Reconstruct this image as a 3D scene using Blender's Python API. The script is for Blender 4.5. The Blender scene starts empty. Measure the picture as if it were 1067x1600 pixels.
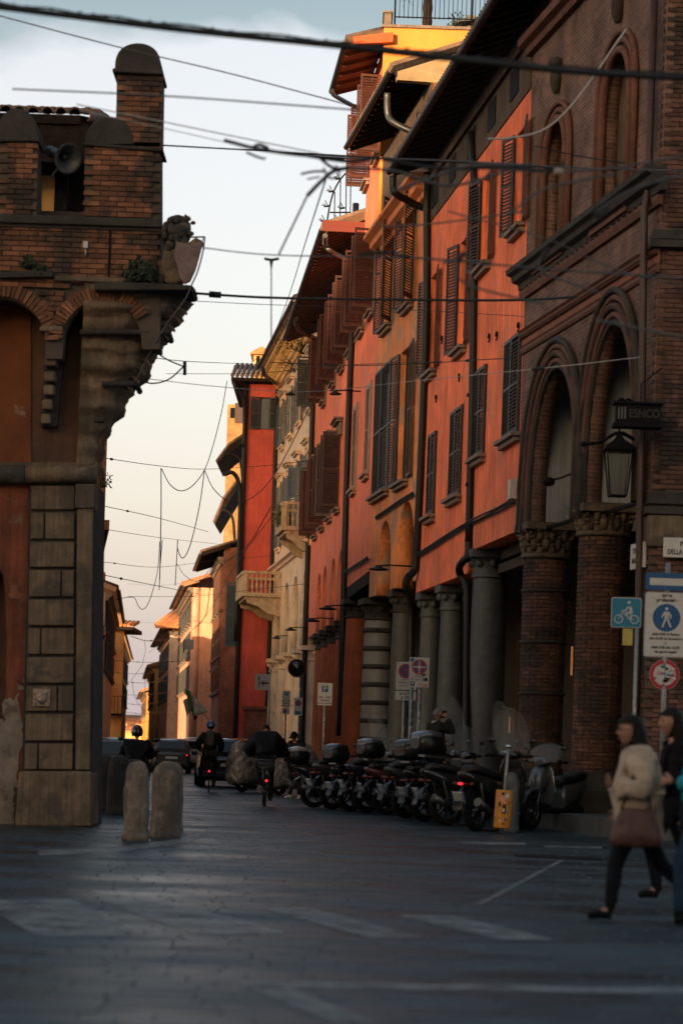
import bpy, bmesh, math, random
from mathutils import Vector, Matrix
random.seed(7)
SC = bpy.context.scene
COL = SC.collection
R = math.radians

# ------------------------------------------------------------------ camera
CH, FP, PX, PY, TH = 1.375, 3777.8, 533.5, 1163.0, 0.033
cd = bpy.data.cameras.new('camera'); cam = bpy.data.objects.new('camera', cd); COL.objects.link(cam)
cam.matrix_world = Matrix.Translation((0, 0, CH)) @ Matrix.Rotation(R(90), 4, 'X') @ Matrix.Rotation(TH, 4, 'Z')
cd.lens = 85; cd.sensor_width = 36; cd.sensor_fit = 'AUTO'; cd.shift_y = (PY-800)/1600.0
cd.clip_start = 0.3; cd.clip_end = 3000
cd.dof.use_dof = True; cd.dof.focus_distance = 64; cd.dof.aperture_fstop = 1.7
SC.camera = cam
# ------------------------------------------------------------------ world
W = bpy.data.worlds.new('World'); SC.world = W; W.use_nodes = True
wn = W.node_tree; wn.nodes.clear()
def N(nt, typ, **k):
    n = nt.nodes.new(typ)
    for a, b in k.items():
        if a == 'ins':
            for i, v in b.items(): n.inputs[i].default_value = v
        else: setattr(n, a, b)
    return n
SUN_AZ, SUN_EL = R(212), R(5.0)       # azimuth of the sun seen from the scene, clockwise from +Y: behind the camera, a little left
sky = N(wn, 'ShaderNodeTexSky', sky_type='NISHITA', sun_disc=False, sun_elevation=SUN_EL, sun_rotation=SUN_AZ, air_density=1.0, dust_density=5.0)
tc = N(wn, 'ShaderNodeTexCoord'); sep = N(wn, 'ShaderNodeSeparateXYZ')
wn.links.new(tc.outputs['Generated'], sep.inputs[0])
mp = N(wn, 'ShaderNodeMapping'); mp.inputs['Scale'].default_value = (1, 1, 2.1); mp.inputs['Location'].default_value = (0.43, 0.2, 0.11)
wn.links.new(tc.outputs['Generated'], mp.inputs[0])
nz = N(wn, 'ShaderNodeTexNoise', ins={'Scale': 3.2, 'Detail': 7.0, 'Roughness': 0.52, 'Distortion': 0.25}); wn.links.new(mp.outputs[0], nz.inputs['Vector'])
cr = N(wn, 'ShaderNodeValToRGB'); cr.color_ramp.elements[0].position = 0.485; cr.color_ramp.elements[1].position = 0.56
cr.color_ramp.elements[0].color = (0, 0, 0, 1); cr.color_ramp.elements[1].color = (1, 1, 1, 1)
# veil of high cloud: warm and pale low down, cooler and greyer high up
gr = N(wn, 'ShaderNodeValToRGB'); e = gr.color_ramp.elements
e[0].position = 0.0; e[0].color = (0.76, 0.72, 0.76, 1)
e[1].position = 0.10; e[1].color = (0.80, 0.70, 0.715, 1)
x = gr.color_ramp.elements.new(0.20); x.color = (0.50, 0.44, 0.43, 1)
x = gr.color_ramp.elements.new(0.31); x.color = (0.055, 0.045, 0.035, 1)
x = gr.color_ramp.elements.new(0.45); x.color = (0.06, 0.06, 0.055, 1)
x = gr.color_ramp.elements.new(0.95); x.color = (0.12, 0.16, 0.18, 1)
wn.links.new(sep.outputs[2], gr.inputs[0])
cl = N(wn, 'ShaderNodeMixRGB', blend_type='MIX'); cl.inputs[2].default_value = (0.82, 0.68, 0.68, 1)
# the bank of bright cloud ends in heaped tops a little above the roofs; thin grey-blue sky above
el = N(wn, 'ShaderNodeMath', operation='MULTIPLY_ADD'); el.inputs[1].default_value = -5.0; el.inputs[2].default_value = 1.33
wn.links.new(sep.outputs[2], el.inputs[0])
ad_ = N(wn, 'ShaderNodeMath', operation='ADD'); wn.links.new(el.outputs[0], ad_.inputs[0]); wn.links.new(nz.outputs[0], ad_.inputs[1])
wn.links.new(ad_.outputs[0], cr.inputs[0])
mlt = N(wn, 'ShaderNodeMath', operation='MULTIPLY'); mlt.inputs[1].default_value = 0.85
wn.links.new(cr.outputs[0], mlt.inputs[0]); wn.links.new(mlt.outputs[0], cl.inputs[0]); wn.links.new(gr.outputs[0], cl.inputs[1])
SKY_K = 0.96
bg1 = N(wn, 'ShaderNodeBackground'); bg1.inputs[1].default_value = 0.15
bg2 = N(wn, 'ShaderNodeBackground'); bg2.inputs[1].default_value = SKY_K
wn.links.new(sky.outputs[0], bg1.inputs[0]); wn.links.new(cl.outputs[0], bg2.inputs[0])
ms = N(wn, 'ShaderNodeMixShader'); ms.inputs[0].default_value = 0.28
wo = N(wn, 'ShaderNodeOutputWorld')
wn.links.new(bg1.outputs[0], ms.inputs[1]); wn.links.new(bg2.outputs[0], ms.inputs[2]); wn.links.new(ms.outputs[0], wo.inputs[0])
# ------------------------------------------------------------------ sun
sd = bpy.data.lights.new('sun', 'SUN'); sd.energy = 3.4; sd.angle = R(0.6); sd.color = (1.0, 0.66, 0.36)
sun = bpy.data.objects.new('sun', sd); COL.objects.link(sun)
sdir = Vector((math.sin(SUN_AZ)*math.cos(SUN_EL), math.cos(SUN_AZ)*math.cos(SUN_EL), math.sin(SUN_EL)))
sun.rotation_euler = sdir.to_track_quat('Z', 'Y').to_euler()
sun.location = (0, -20, 40)
vs = SC.view_settings; vs.view_transform = 'Standard'; vs.look = 'None'; vs.gamma = 1; vs.use_curve_mapping = False; vs.exposure = 1.43

# ------------------------------------------------------------------ pixel helpers (photo 1067 x 1600)
CT, ST = math.cos(TH), math.sin(TH)
def ray(x, y):
    du, dv = x-PX, PY-y
    return Vector(((du*CT-dv*ST)/FP, 1.0, (du*ST+dv*CT)/FP))
def P(x, y, Y):
    r = ray(x, y); return Vector((r.x*Y, Y, CH+r.z*Y))
def G(x, y, z=0.0):                      # point of the ground under a pixel
    r = ray(x, y); k = (z-CH)/r.z; return Vector((r.x*k, k, z))

# ------------------------------------------------------------------ materials
MC = {}
def _base(name):
    m = bpy.data.materials.new(name); m.use_nodes = True; nt = m.node_tree
    b = nt.nodes['Principled BSDF']; return m, nt, b
def mat(name, col, rough=0.6, metal=0.0, var=0.0, scale=4.0, bump=0.0, bscale=40.0, streak=0.0, stain=None, emit=0.0, alpha=1.0, trans=0.0, isl=0.0, spec=None, ior=None, coat=0.0):
    if name in MC: return MC[name]
    m, nt, b = _base(name); L = nt.links.new
    b.inputs['Roughness'].default_value = rough; b.inputs['Metallic'].default_value = metal
    c = (*col, 1); b.inputs['Base Color'].default_value = c
    if spec is not None: b.inputs['Specular IOR Level'].default_value = spec
    if ior: b.inputs['IOR'].default_value = ior
    if coat: b.inputs['Coat Weight'].default_value = coat; b.inputs['Coat Roughness'].default_value = 0.08
    t = N(nt, 'ShaderNodeNewGeometry'); out = None
    def mul(a, fac_socket, lo, hi):
        mr = N(nt, 'ShaderNodeMapRange', ins={1: 0.3, 2: 0.7, 3: lo, 4: hi}); L(fac_socket, mr.inputs[0])
        mx = N(nt, 'ShaderNodeMixRGB', blend_type='MULTIPLY'); mx.inputs[0].default_value = 1
        if a is None: mx.inputs[1].default_value = c
        else: L(a, mx.inputs[1])
        L(mr.outputs[0], mx.inputs[2]); return mx.outputs[0]
    if var:
        n = N(nt, 'ShaderNodeTexNoise', ins={'Scale': scale, 'Detail': 8.0, 'Roughness': 0.65}); L(t.outputs['Position'], n.inputs[0])
        out = mul(out, n.outputs[0], 1-var, 1+var)
    if streak:
        mpg = N(nt, 'ShaderNodeMapping'); mpg.inputs['Scale'].default_value = (13, 13, 0.5); L(t.outputs['Position'], mpg.inputs[0])
        n = N(nt, 'ShaderNodeTexNoise', ins={'Scale': 1.3, 'Detail': 6.0, 'Roughness': 0.6}); L(mpg.outputs[0], n.inputs[0])
        out = mul(out, n.outputs[0], 1-streak, 1+streak*0.7)
    if stain:
        n = N(nt, 'ShaderNodeTexNoise', ins={'Scale': stain[1], 'Detail': 9.0, 'Roughness': 0.6}); L(t.outputs['Position'], n.inputs[0])
        mr = N(nt, 'ShaderNodeMapRange', ins={1: stain[2], 2: stain[2]+0.07, 3: 0, 4: stain[3]}); L(n.outputs[0], mr.inputs[0])
        mx = N(nt, 'ShaderNodeMixRGB'); L(mr.outputs[0], mx.inputs[0])
        if out is None: mx.inputs[1].default_value = c
        else: L(out, mx.inputs[1])
        mx.inputs[2].default_value = (*stain[0], 1); out = mx.outputs[0]
    if isl:
        g = N(nt, 'ShaderNodeNewGeometry'); oi = N(nt, 'ShaderNodeObjectInfo')
        ad = N(nt, 'ShaderNodeMath', operation='ADD'); L(g.outputs['Random Per Island'], ad.inputs[0]); L(oi.outputs['Random'], ad.inputs[1])
        fr = N(nt, 'ShaderNodeMath', operation='FRACT'); L(ad.outputs[0], fr.inputs[0])
        mr = N(nt, 'ShaderNodeMapRange', ins={1: 0, 2: 1, 3: 1-isl, 4: 1+isl}); L(fr.outputs[0], mr.inputs[0])
        mx = N(nt, 'ShaderNodeMixRGB', blend_type='MULTIPLY'); mx.inputs[0].default_value = 1
        if out is None: mx.inputs[1].default_value = c
        else: L(out, mx.inputs[1])
        L(mr.outputs[0], mx.inputs[2]); out = mx.outputs[0]
    if out is not None: L(out, b.inputs['Base Color'])
    if bump:
        n = N(nt, 'ShaderNodeTexNoise', ins={'Scale': bscale, 'Detail': 6.0}); L(t.outputs['Position'], n.inputs[0])
        bp = N(nt, 'ShaderNodeBump', ins={'Strength': bump, 'Distance': 0.02}); L(n.outputs[0], bp.inputs['Height']); L(bp.outputs[0], b.inputs['Normal'])
    if emit:
        b.inputs['Emission Color'].default_value = c; b.inputs['Emission Strength'].default_value = emit
    if alpha < 1: b.inputs['Alpha'].default_value = alpha
    if trans: b.inputs['Transmission Weight'].default_value = trans
    MC[name] = m; return m
def brickmat(name, c1, c2, mort, dark=0.5, rh=0.077, bw=0.26):
    if name in MC: return MC[name]
    m, nt, b = _base(name); L = nt.links.new
    t = N(nt, 'ShaderNodeTexCoord'); s = N(nt, 'ShaderNodeSeparateXYZ'); L(t.outputs['Object'], s.inputs[0])
    a = N(nt, 'ShaderNodeMath', operation='ADD'); L(s.outputs[0], a.inputs[0]); L(s.outputs[1], a.inputs[1])
    cb = N(nt, 'ShaderNodeCombineXYZ'); L(a.outputs[0], cb.inputs[0]); L(s.outputs[2], cb.inputs[1])
    br = N(nt, 'ShaderNodeTexBrick', ins={'Scale': 1.0, 'Mortar Size': 0.007, 'Mortar Smooth': 0.3, 'Brick Width': bw, 'Row Height': rh, 'Bias': -0.1})
    br.inputs['Color1'].default_value = (*c1, 1); br.inputs['Color2'].default_value = (*c2, 1); br.inputs['Mortar'].default_value = (*mort, 1)
    L(cb.outputs[0], br.inputs['Vector'])
    n = N(nt, 'ShaderNodeTexNoise', ins={'Scale': 1.1, 'Detail': 9.0, 'Roughness': 0.65}); L(t.outputs['Object'], n.inputs[0])
    mr = N(nt, 'ShaderNodeMapRange', ins={1: 0.35, 2: 0.68, 3: 1-dark, 4: 1.25}); L(n.outputs[0], mr.inputs[0])
    mx = N(nt, 'ShaderNodeMixRGB', blend_type='MULTIPLY'); mx.inputs[0].default_value = 1; L(br.outputs[0], mx.inputs[1]); L(mr.outputs[0], mx.inputs[2])
    L(mx.outputs[0], b.inputs['Base Color']); b.inputs['Roughness'].default_value = 0.85
    n2 = N(nt, 'ShaderNodeTexNoise', ins={'Scale': 30.0, 'Detail': 5.0}); L(t.outputs['Object'], n2.inputs[0])
    sb = N(nt, 'ShaderNodeMath', operation='SUBTRACT'); L(n2.outputs[0], sb.inputs[0]); L(br.outputs['Fac'], sb.inputs[1])
    bp = N(nt, 'ShaderNodeBump', ins={'Strength': 0.8, 'Distance': 0.015}); L(sb.outputs[0], bp.inputs['Height']); L(bp.outputs[0], b.inputs['Normal'])
    MC[name] = m; return m

# ------------------------------------------------------------------ object helpers
def tag(o, label=None, cat=None, group=None, kind=None):
    if label: o['label'] = label
    if cat: o['category'] = cat
    if group: o['group'] = group
    if kind: o['kind'] = kind
    return o
def empty(name, loc, rz=0.0, label=None, cat=None, group=None, kind=None):
    o = bpy.data.objects.new(name, None); COL.objects.link(o); o.empty_display_size = 0.2
    o.location = loc; o.rotation_euler = (0, 0, rz); return tag(o, label, cat, group, kind)
class MB:
    def __init__(s): s.v = []; s.f = []; s.sm = []
    def add(s, vs, fs, smooth=False):
        k = len(s.v); s.v += [tuple(v) for v in vs]; s.f += [tuple(i+k for i in f) for f in fs]; s.sm += [smooth]*len(fs); return s
    def box(s, x0, x1, y0, y1, z0, z1, M=None):
        vs = [Vector((x, y, z)) for z in (z0, z1) for y in (y0, y1) for x in (x0, x1)]
        if M is not None: vs = [M @ v for v in vs]
        return s.add(vs, [(0, 2, 3, 1), (4, 5, 7, 6), (0, 1, 5, 4), (2, 6, 7, 3), (0, 4, 6, 2), (1, 3, 7, 5)])
    def bar(s, a, b, w, h, up=(0, 0, 1)):
        a, b = Vector(a), Vector(b); d = (b-a); l = d.length; d.normalize()
        u = Vector(up); sx = d.cross(u)
        if sx.length < 1e-4: sx = Vector((1, 0, 0))
        sx.normalize(); u = sx.cross(d)
        vs = [p+sx*i*w/2+u*j*h/2 for p in (a, b) for j in (-1, 1) for i in (-1, 1)]
        return s.add(vs, [(0, 1, 3, 2), (4, 6, 7, 5), (0, 4, 5, 1), (2, 3, 7, 6), (0, 2, 6, 4), (1, 5, 7, 3)])
    def tube(s, pts, r, n=8, cap=True):
        pts = [Vector(p) for p in pts]; m = len(pts)
        rs = r if isinstance(r, (list, tuple)) else [r]*m
        vs = []; pu = None
        for i, p in enumerate(pts):
            d = (pts[min(i+1, m-1)]-pts[max(i-1, 0)])
            if d.length < 1e-7: d = Vector((0, 0, 1))
            d.normalize()
            if pu is None:
                pu = Vector((0, 0, 1)) if abs(d.z) < 0.9 else Vector((1, 0, 0))
            a = d.cross(pu)
            if a.length < 1e-5: a = d.orthogonal()
            a.normalize(); pu = a.cross(d)
            for k in range(n):
                t = 2*math.pi*k/n; vs.append(p+(a*math.cos(t)+pu*math.sin(t))*rs[i])
        fs = [(i*n+k, i*n+(k+1) % n, (i+1)*n+(k+1) % n, (i+1)*n+k) for i in range(m-1) for k in range(n)]
        s.add(vs, fs, True)
        if cap:
            k0 = len(s.v)-m*n
            s.f += [tuple(k0+k for k in range(n-1, -1, -1)), tuple(k0+(m-1)*n+k for k in range(n))]; s.sm += [False]*2
        return s
    def lathe(s, prof, c=(0, 0, 0), n=20, M=None, smooth=True, a0=0, a1=2*math.pi):
        full = abs(a1-a0-2*math.pi) < 1e-6; q = n if full else n+1
        vs = [Vector((c[0]+r*math.cos(a0+(a1-a0)*k/n), c[1]+r*math.sin(a0+(a1-a0)*k/n), c[2]+z)) for r, z in prof for k in range(q)]
        if M is not None: vs = [M @ v for v in vs]
        fs = [(i*q+k, i*q+(k+1) % q, (i+1)*q+(k+1) % q, (i+1)*q+k) for i in range(len(prof)-1) for k in range(n)]
        return s.add(vs, fs, smooth)
    def prism(s, poly, a, b, axis='y', M=None, smooth=False):   # poly in the plane across axis
        n = len(poly)
        def mk(u, v, w): return {'y': (u, w, v), 'x': (w, u, v), 'z': (u, v, w)}[axis]
        vs = [Vector(mk(u, v, w)) for w in (a, b) for u, v in poly]
        if M is not None: vs = [M @ v for v in vs]
        return s.add(vs, [tuple(range(n))[::-1], tuple(range(n, 2*n))]+[(i, (i+1) % n, n+(i+1) % n, n+i) for i in range(n)], smooth)
    def ell(s, c, r, nu=12, nv=8, M=None):
        vs = []; 
        for j in range(nv+1):
            ph = math.pi*j/nv
            for k in range(nu):
                t = 2*math.pi*k/nu
                v = Vector((c[0]+r[0]*math.sin(ph)*math.cos(t), c[1]+r[1]*math.sin(ph)*math.sin(t), c[2]+r[2]*math.cos(ph)))
                vs.append(M @ v if M is not None else v)
        fs = [(j*nu+k, (j+1)*nu+k, (j+1)*nu+(k+1) % nu, j*nu+(k+1) % nu) for j in range(nv) for k in range(nu)]
        return s.add(vs, fs, True)
    def loft(s, rings, cap=True, smooth=True):
        n = len(rings[0]); vs = [p for r in rings for p in r]
        fs = [(i*n+k, i*n+(k+1) % n, (i+1)*n+(k+1) % n, (i+1)*n+k) for i in range(len(rings)-1) for k in range(n)]
        k0 = len(s.v); s.add(vs, fs, smooth)
        if cap:
            m = len(rings)
            s.f += [tuple(k0+k for k in range(n-1, -1, -1)), tuple(k0+(m-1)*n+k for k in range(n))]; s.sm += [False]*2
        return s
    def mesh(s, name):
        me = bpy.data.meshes.new(name); me.from_pydata(s.v, [], s.f); me.update()
        me.polygons.foreach_set('use_smooth', s.sm); 
        bm = bmesh.new(); bm.from_mesh(me); bmesh.ops.recalc_face_normals(bm, faces=bm.faces); bm.to_mesh(me); bm.free()
        return me
    def obj(s, name, m, parent=None, bevel=0, kind=None, sub=0, label=None, cat=None, group=None):
        return link(name, s.mesh(name), m, parent, bevel, kind, sub, label, cat, group)
def link(name, me, m, parent=None, bevel=0, kind=None, sub=0, label=None, cat=None, group=None):
    if m is not None and len(me.materials) == 0: me.materials.append(m)
    o = bpy.data.objects.new(name, me); COL.objects.link(o)
    if parent is not None: o.parent = parent
    if bevel:
        b = o.modifiers.new('bevel', 'BEVEL'); b.width = bevel; b.segments = 2; b.limit_method = 'ANGLE'; b.angle_limit = R(40)
    if sub:
        b = o.modifiers.new('sub', 'SUBSURF'); b.levels = b.render_levels = sub
    tag(o, label, cat, group, kind); return o
def clone(o, parent=None, children=True):
    c = o.copy(); COL.objects.link(c); c.parent = parent
    if children:
        for ch in list(o.children): clone(ch, c)
    return c

TMP = bpy.data.scenes.new('tmp')
def from_obj(o):
    TMP.collection.objects.link(o)
    vl = TMP.view_layers[0]; vl.update(); dg = vl.depsgraph; dg.update()
    me = bpy.data.meshes.new_from_object(o.evaluated_get(dg)); TMP.collection.objects.unlink(o)
    dd = o.data; bpy.data.objects.remove(o)
    return me
def wallmesh(outer, holes, th, y0=0.0):
    """flat wall in the local x,z plane with real openings; outer face at y0, thickness th behind it"""
    cu = bpy.data.curves.new('w', 'CURVE'); cu.dimensions = '2D'; cu.fill_mode = 'BOTH'; cu.extrude = th/2
    for pl in [outer]+holes:
        sp = cu.splines.new('POLY'); sp.points.add(len(pl)-1)
        for p, q in zip(sp.points, pl): p.co = (q[0], q[1], 0, 1)
        sp.use_cyclic_u = True
    me = from_obj(bpy.data.objects.new('w', cu))
    for v in me.vertices:
        x, y, z = v.co; v.co = (x, y0-th/2+z, y)
    bm = bmesh.new(); bm.from_mesh(me); bmesh.ops.remove_doubles(bm, verts=bm.verts, dist=1e-5); bmesh.ops.recalc_face_normals(bm, faces=bm.faces); bm.to_mesh(me); bm.free()
    me.materials.clear(); return me
def textmesh(s, size, bold=0.0, align='CENTER', ext=0.002, sx=1.0):
    cu = bpy.data.curves.new('t', 'FONT'); cu.body = s; cu.size = size; cu.align_x = align; cu.align_y = 'CENTER'; cu.extrude = ext; cu.offset = bold
    me = from_obj(bpy.data.objects.new('t', cu))
    for v in me.vertices:
        x, y, z = v.co; v.co = (x*sx, -z, y)
    me.materials.clear(); return me
def text(s, size, m, parent, x, z, y=-0.006, bold=0.0, sx=1.0, name='lettering', align='CENTER'):
    o = link(name, textmesh(s, size, bold, align, 0.001, sx), m, parent); o.location = (x, y, z); return o
def skinmesh(V, E, RR, root=0, sub=2):
    me = bpy.data.meshes.new('s'); me.from_pydata([tuple(v) for v in V], E, []); o = bpy.data.objects.new('s', me)
    o.modifiers.new('k', 'SKIN'); b = o.modifiers.new('b', 'SUBSURF'); b.levels = b.render_levels = sub
    sv = me.skin_vertices[0].data
    for i, r in enumerate(RR):
        sv[i].radius = r if isinstance(r, tuple) else (r, r)
    sv[root].use_root = True
    me = from_obj(o); me.materials.clear()
    me.polygons.foreach_set('use_smooth', [True]*len(me.polygons)); return me

FOLD = {}
def ruffle(o, size=0.12, strength=0.03):
    k = (size,)
    if k not in FOLD:
        t = bpy.data.textures.new('folds', 'CLOUDS'); t.noise_scale = size; t.noise_depth = 2; FOLD[k] = t
    d = o.modifiers.new('folds', 'DISPLACE'); d.texture = FOLD[k]; d.strength = strength; d.mid_level = 0.5; d.texture_coords = 'GLOBAL'; return o
class Fac:
    """a facade line in plan; local x runs along it away from the camera, local y points out to the street"""
    def __init__(s, a, b):
        s.a = Vector((a[0], a[1], 0)); s.b = Vector((b[0], b[1], 0)); s.d = (s.b-s.a); s.len = s.d.length; s.d.normalize()
        s.n = Vector((-s.d.y, s.d.x, 0)); s.rz = math.atan2(s.d.y, s.d.x)
    def hit(s, x, y, off=0.0):
        r = ray(x, y); c = Vector((0, 0, CH)); q = s.a+s.n*off
        k = (q-c).dot(s.n)/r.dot(s.n); p = c+r*k
        return (p-s.a).dot(s.d), p.z
    def w(s, t, o, z): return s.a+s.d*t+s.n*o+Vector((0, 0, z))
    def root(s, name, label, cat, group=None): return empty(name, s.a, s.rz, label, cat, group)
def catmull(pts, n=8):
    pts = [Vector(p) for p in pts]
    if len(pts) < 3: return pts
    out = []; q = [pts[0]*2-pts[1]]+pts+[pts[-1]*2-pts[-2]]
    for i in range(1, len(q)-2):
        a, b, c, d = q[i-1:i+3]
        for k in range(n):
            t = k/n; out.append(0.5*((2*b)+(c-a)*t+(2*a-5*b+4*c-d)*t*t+(3*b-a-3*c+d)*t*t*t))
    return out+[pts[-1]]

# ------------------------------------------------------------------ palette
M_stone   = mat('worn_stone', (0.135, 0.097, 0.063), 0.85, var=0.45, scale=2.2, bump=0.7, bscale=14, streak=0.35, stain=((0.05, 0.042, 0.035), 1.6, 0.52, 0.75))
M_sill    = mat('sill_stone', (0.20, 0.15, 0.12), 0.8, var=0.3, scale=5, bump=0.3, streak=0.3)
M_darkst  = mat('sooty_stone', (0.036, 0.032, 0.029), 0.9, var=0.5, scale=2.5, bump=0.8, bscale=12)
M_granite = mat('grey_granite', (0.066, 0.073, 0.077), 0.6, var=0.22, scale=6, bump=0.25, bscale=60, streak=0.25, stain=((0.10, 0.09, 0.085), 2.2, 0.56, 0.5))
M_red     = mat('red_plaster', (0.90, 0.20, 0.085), 0.9, var=0.32, scale=0.7, bump=0.35, bscale=9, streak=0.5, stain=((0.60, 0.20, 0.13), 0.8, 0.54, 0.6))
M_coral   = mat('coral_plaster', (0.88, 0.21, 0.105), 0.9, var=0.2, scale=0.8, bump=0.3, bscale=8, streak=0.34, stain=((0.60, 0.22, 0.15), 0.5, 0.55, 0.55))
M_ochre   = mat('ochre_plaster', (0.70, 0.24, 0.085), 0.9, var=0.35, scale=1.0, bump=0.4, bscale=9, streak=0.35, stain=((0.30, 0.24, 0.19), 0.9, 0.54, 0.75))
M_cream   = mat('cream_plaster', (0.78, 0.57, 0.41), 0.85, var=0.2, scale=1.2, bump=0.3, bscale=10, streak=0.2, stain=((0.40, 0.27, 0.18), 1.3, 0.58, 0.5))
M_crimson = mat('crimson_plaster', (0.56, 0.09, 0.065), 0.9, var=0.3, scale=0.5, bump=0.3, bscale=10, streak=0.25)
M_orange  = mat('orange_plaster', (0.72, 0.28, 0.055), 0.9, var=0.14, scale=1.2, bump=0.3, bscale=10, stain=((0.78, 0.5, 0.3), 5.0, 0.66, 0.8))
M_pink    = mat('pink_plaster', (0.78, 0.38, 0.26), 0.9, var=0.2, scale=0.8, streak=0.2)
M_yellow  = mat('yellow_plaster', (0.70, 0.42, 0.16), 0.9, var=0.2, scale=0.8, streak=0.2)
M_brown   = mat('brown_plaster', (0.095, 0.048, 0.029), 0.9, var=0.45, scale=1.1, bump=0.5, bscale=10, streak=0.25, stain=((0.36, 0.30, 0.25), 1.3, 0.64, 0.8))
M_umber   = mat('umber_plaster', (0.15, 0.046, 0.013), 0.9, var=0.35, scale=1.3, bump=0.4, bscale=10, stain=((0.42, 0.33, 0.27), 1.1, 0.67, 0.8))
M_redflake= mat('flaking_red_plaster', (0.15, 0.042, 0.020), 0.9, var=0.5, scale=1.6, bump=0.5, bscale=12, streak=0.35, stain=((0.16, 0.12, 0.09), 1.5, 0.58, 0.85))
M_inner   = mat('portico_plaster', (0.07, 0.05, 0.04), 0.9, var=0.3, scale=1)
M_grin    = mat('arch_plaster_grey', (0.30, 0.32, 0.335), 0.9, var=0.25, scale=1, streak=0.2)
M_brickA  = mat('old_brick', (0.175, 0.076, 0.040), 0.9, var=0.5, scale=1.3, bump=0.6, bscale=40, isl=0.45, stain=((0.035, 0.027, 0.022), 1.5, 0.50, 0.85))
M_brickB  = mat('weathered_brick', (0.105, 0.050, 0.035), 0.9, var=0.5, scale=1.1, bump=0.6, bscale=40, isl=0.35, stain=((0.024, 0.020, 0.018), 1.3, 0.50, 0.8))
M_mortar  = mat('mortar', (0.085, 0.066, 0.053), 0.95, var=0.3, scale=3)
M_brT     = brickmat('brick_wall', (0.20, 0.10, 0.073), (0.11, 0.056, 0.043), (0.26, 0.19, 0.155), dark=0.6)
M_brF     = brickmat('far_brick_wall', (0.30, 0.10, 0.06), (0.22, 0.075, 0.045), (0.17, 0.10, 0.08))
M_brY     = brickmat('yellow_brick', (0.55, 0.30, 0.12), (0.45, 0.24, 0.09), (0.3, 0.17, 0.08))
M_terra   = mat('terracotta_moulding', (0.125, 0.052, 0.034), 0.85, var=0.35, scale=4, bump=0.4)
M_tile    = mat('roof_tile', (0.17, 0.11, 0.085), 0.9, var=0.5, scale=3, bump=0.5, isl=0.35)
M_tileo   = mat('orange_roof_tile', (0.50, 0.19, 0.08), 0.9, var=0.3, scale=3, isl=0.35)
M_wood    = mat('dark_timber', (0.024, 0.018, 0.015), 0.9, var=0.4, scale=6, bump=0.3, spec=0.1)
M_shb     = mat('brown_shutter', (0.055, 0.030, 0.026), 0.6, var=0.3, scale=5)
M_shk     = mat('black_shutter', (0.034, 0.030, 0.029), 0.6, var=0.3, scale=5)
M_shm     = mat('maroon_shutter', (0.072, 0.026, 0.021), 0.6, var=0.25, scale=5)
M_shg     = mat('grey_shutter', (0.30, 0.205, 0.155), 0.65, var=0.2, scale=5)
M_shgg    = mat('slate_shutter', (0.048, 0.052, 0.052), 0.6, var=0.2, scale=5)
M_shbl    = mat('blue_grey_shutter', (0.075, 0.095, 0.11), 0.6, var=0.2, scale=5)
M_pipe    = mat('dark_downpipe', (0.012, 0.011, 0.012), 0.5, metal=0.0, spec=0.3, var=0.3, scale=5)
M_pipeg   = mat('zinc_pipe', (0.12, 0.12, 0.125), 0.4, metal=0.6, var=0.3, scale=6)
M_pane    = mat('window_glass', (0.015, 0.017, 0.02), 0.12, spec=0.6)
M_black   = mat('black_metal', (0.006, 0.006, 0.007), 0.7, spec=0.12)
M_cable   = mat('cable_rubber', (0.013, 0.015, 0.017), 0.7)
M_cableg  = mat('grey_cable', (0.085, 0.09, 0.095), 0.6)
M_cablew  = mat('pale_cable', (0.42, 0.40, 0.38), 0.6)
M_white   = mat('white_sign_paint', (0.50, 0.48, 0.45), 0.5, var=0.12, scale=8)
M_signblue= mat('sign_blue', (0.010, 0.075, 0.20), 0.45)
M_signcyan= mat('sign_light_blue', (0.012, 0.16, 0.25), 0.45)
M_signred = mat('sign_red', (0.36, 0.018, 0.02), 0.45)
M_ink     = mat('sign_black', (0.012, 0.012, 0.012), 0.6)
M_pole    = mat('galvanised_pole', (0.22, 0.23, 0.24), 0.45, metal=0.5, var=0.3, scale=20)
M_leaf    = mat('dark_leaves', (0.035, 0.05, 0.022), 0.8, var=0.4, scale=9)
M_dry     = mat('dry_grass', (0.17, 0.15, 0.06), 0.9, var=0.3, scale=9)

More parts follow.
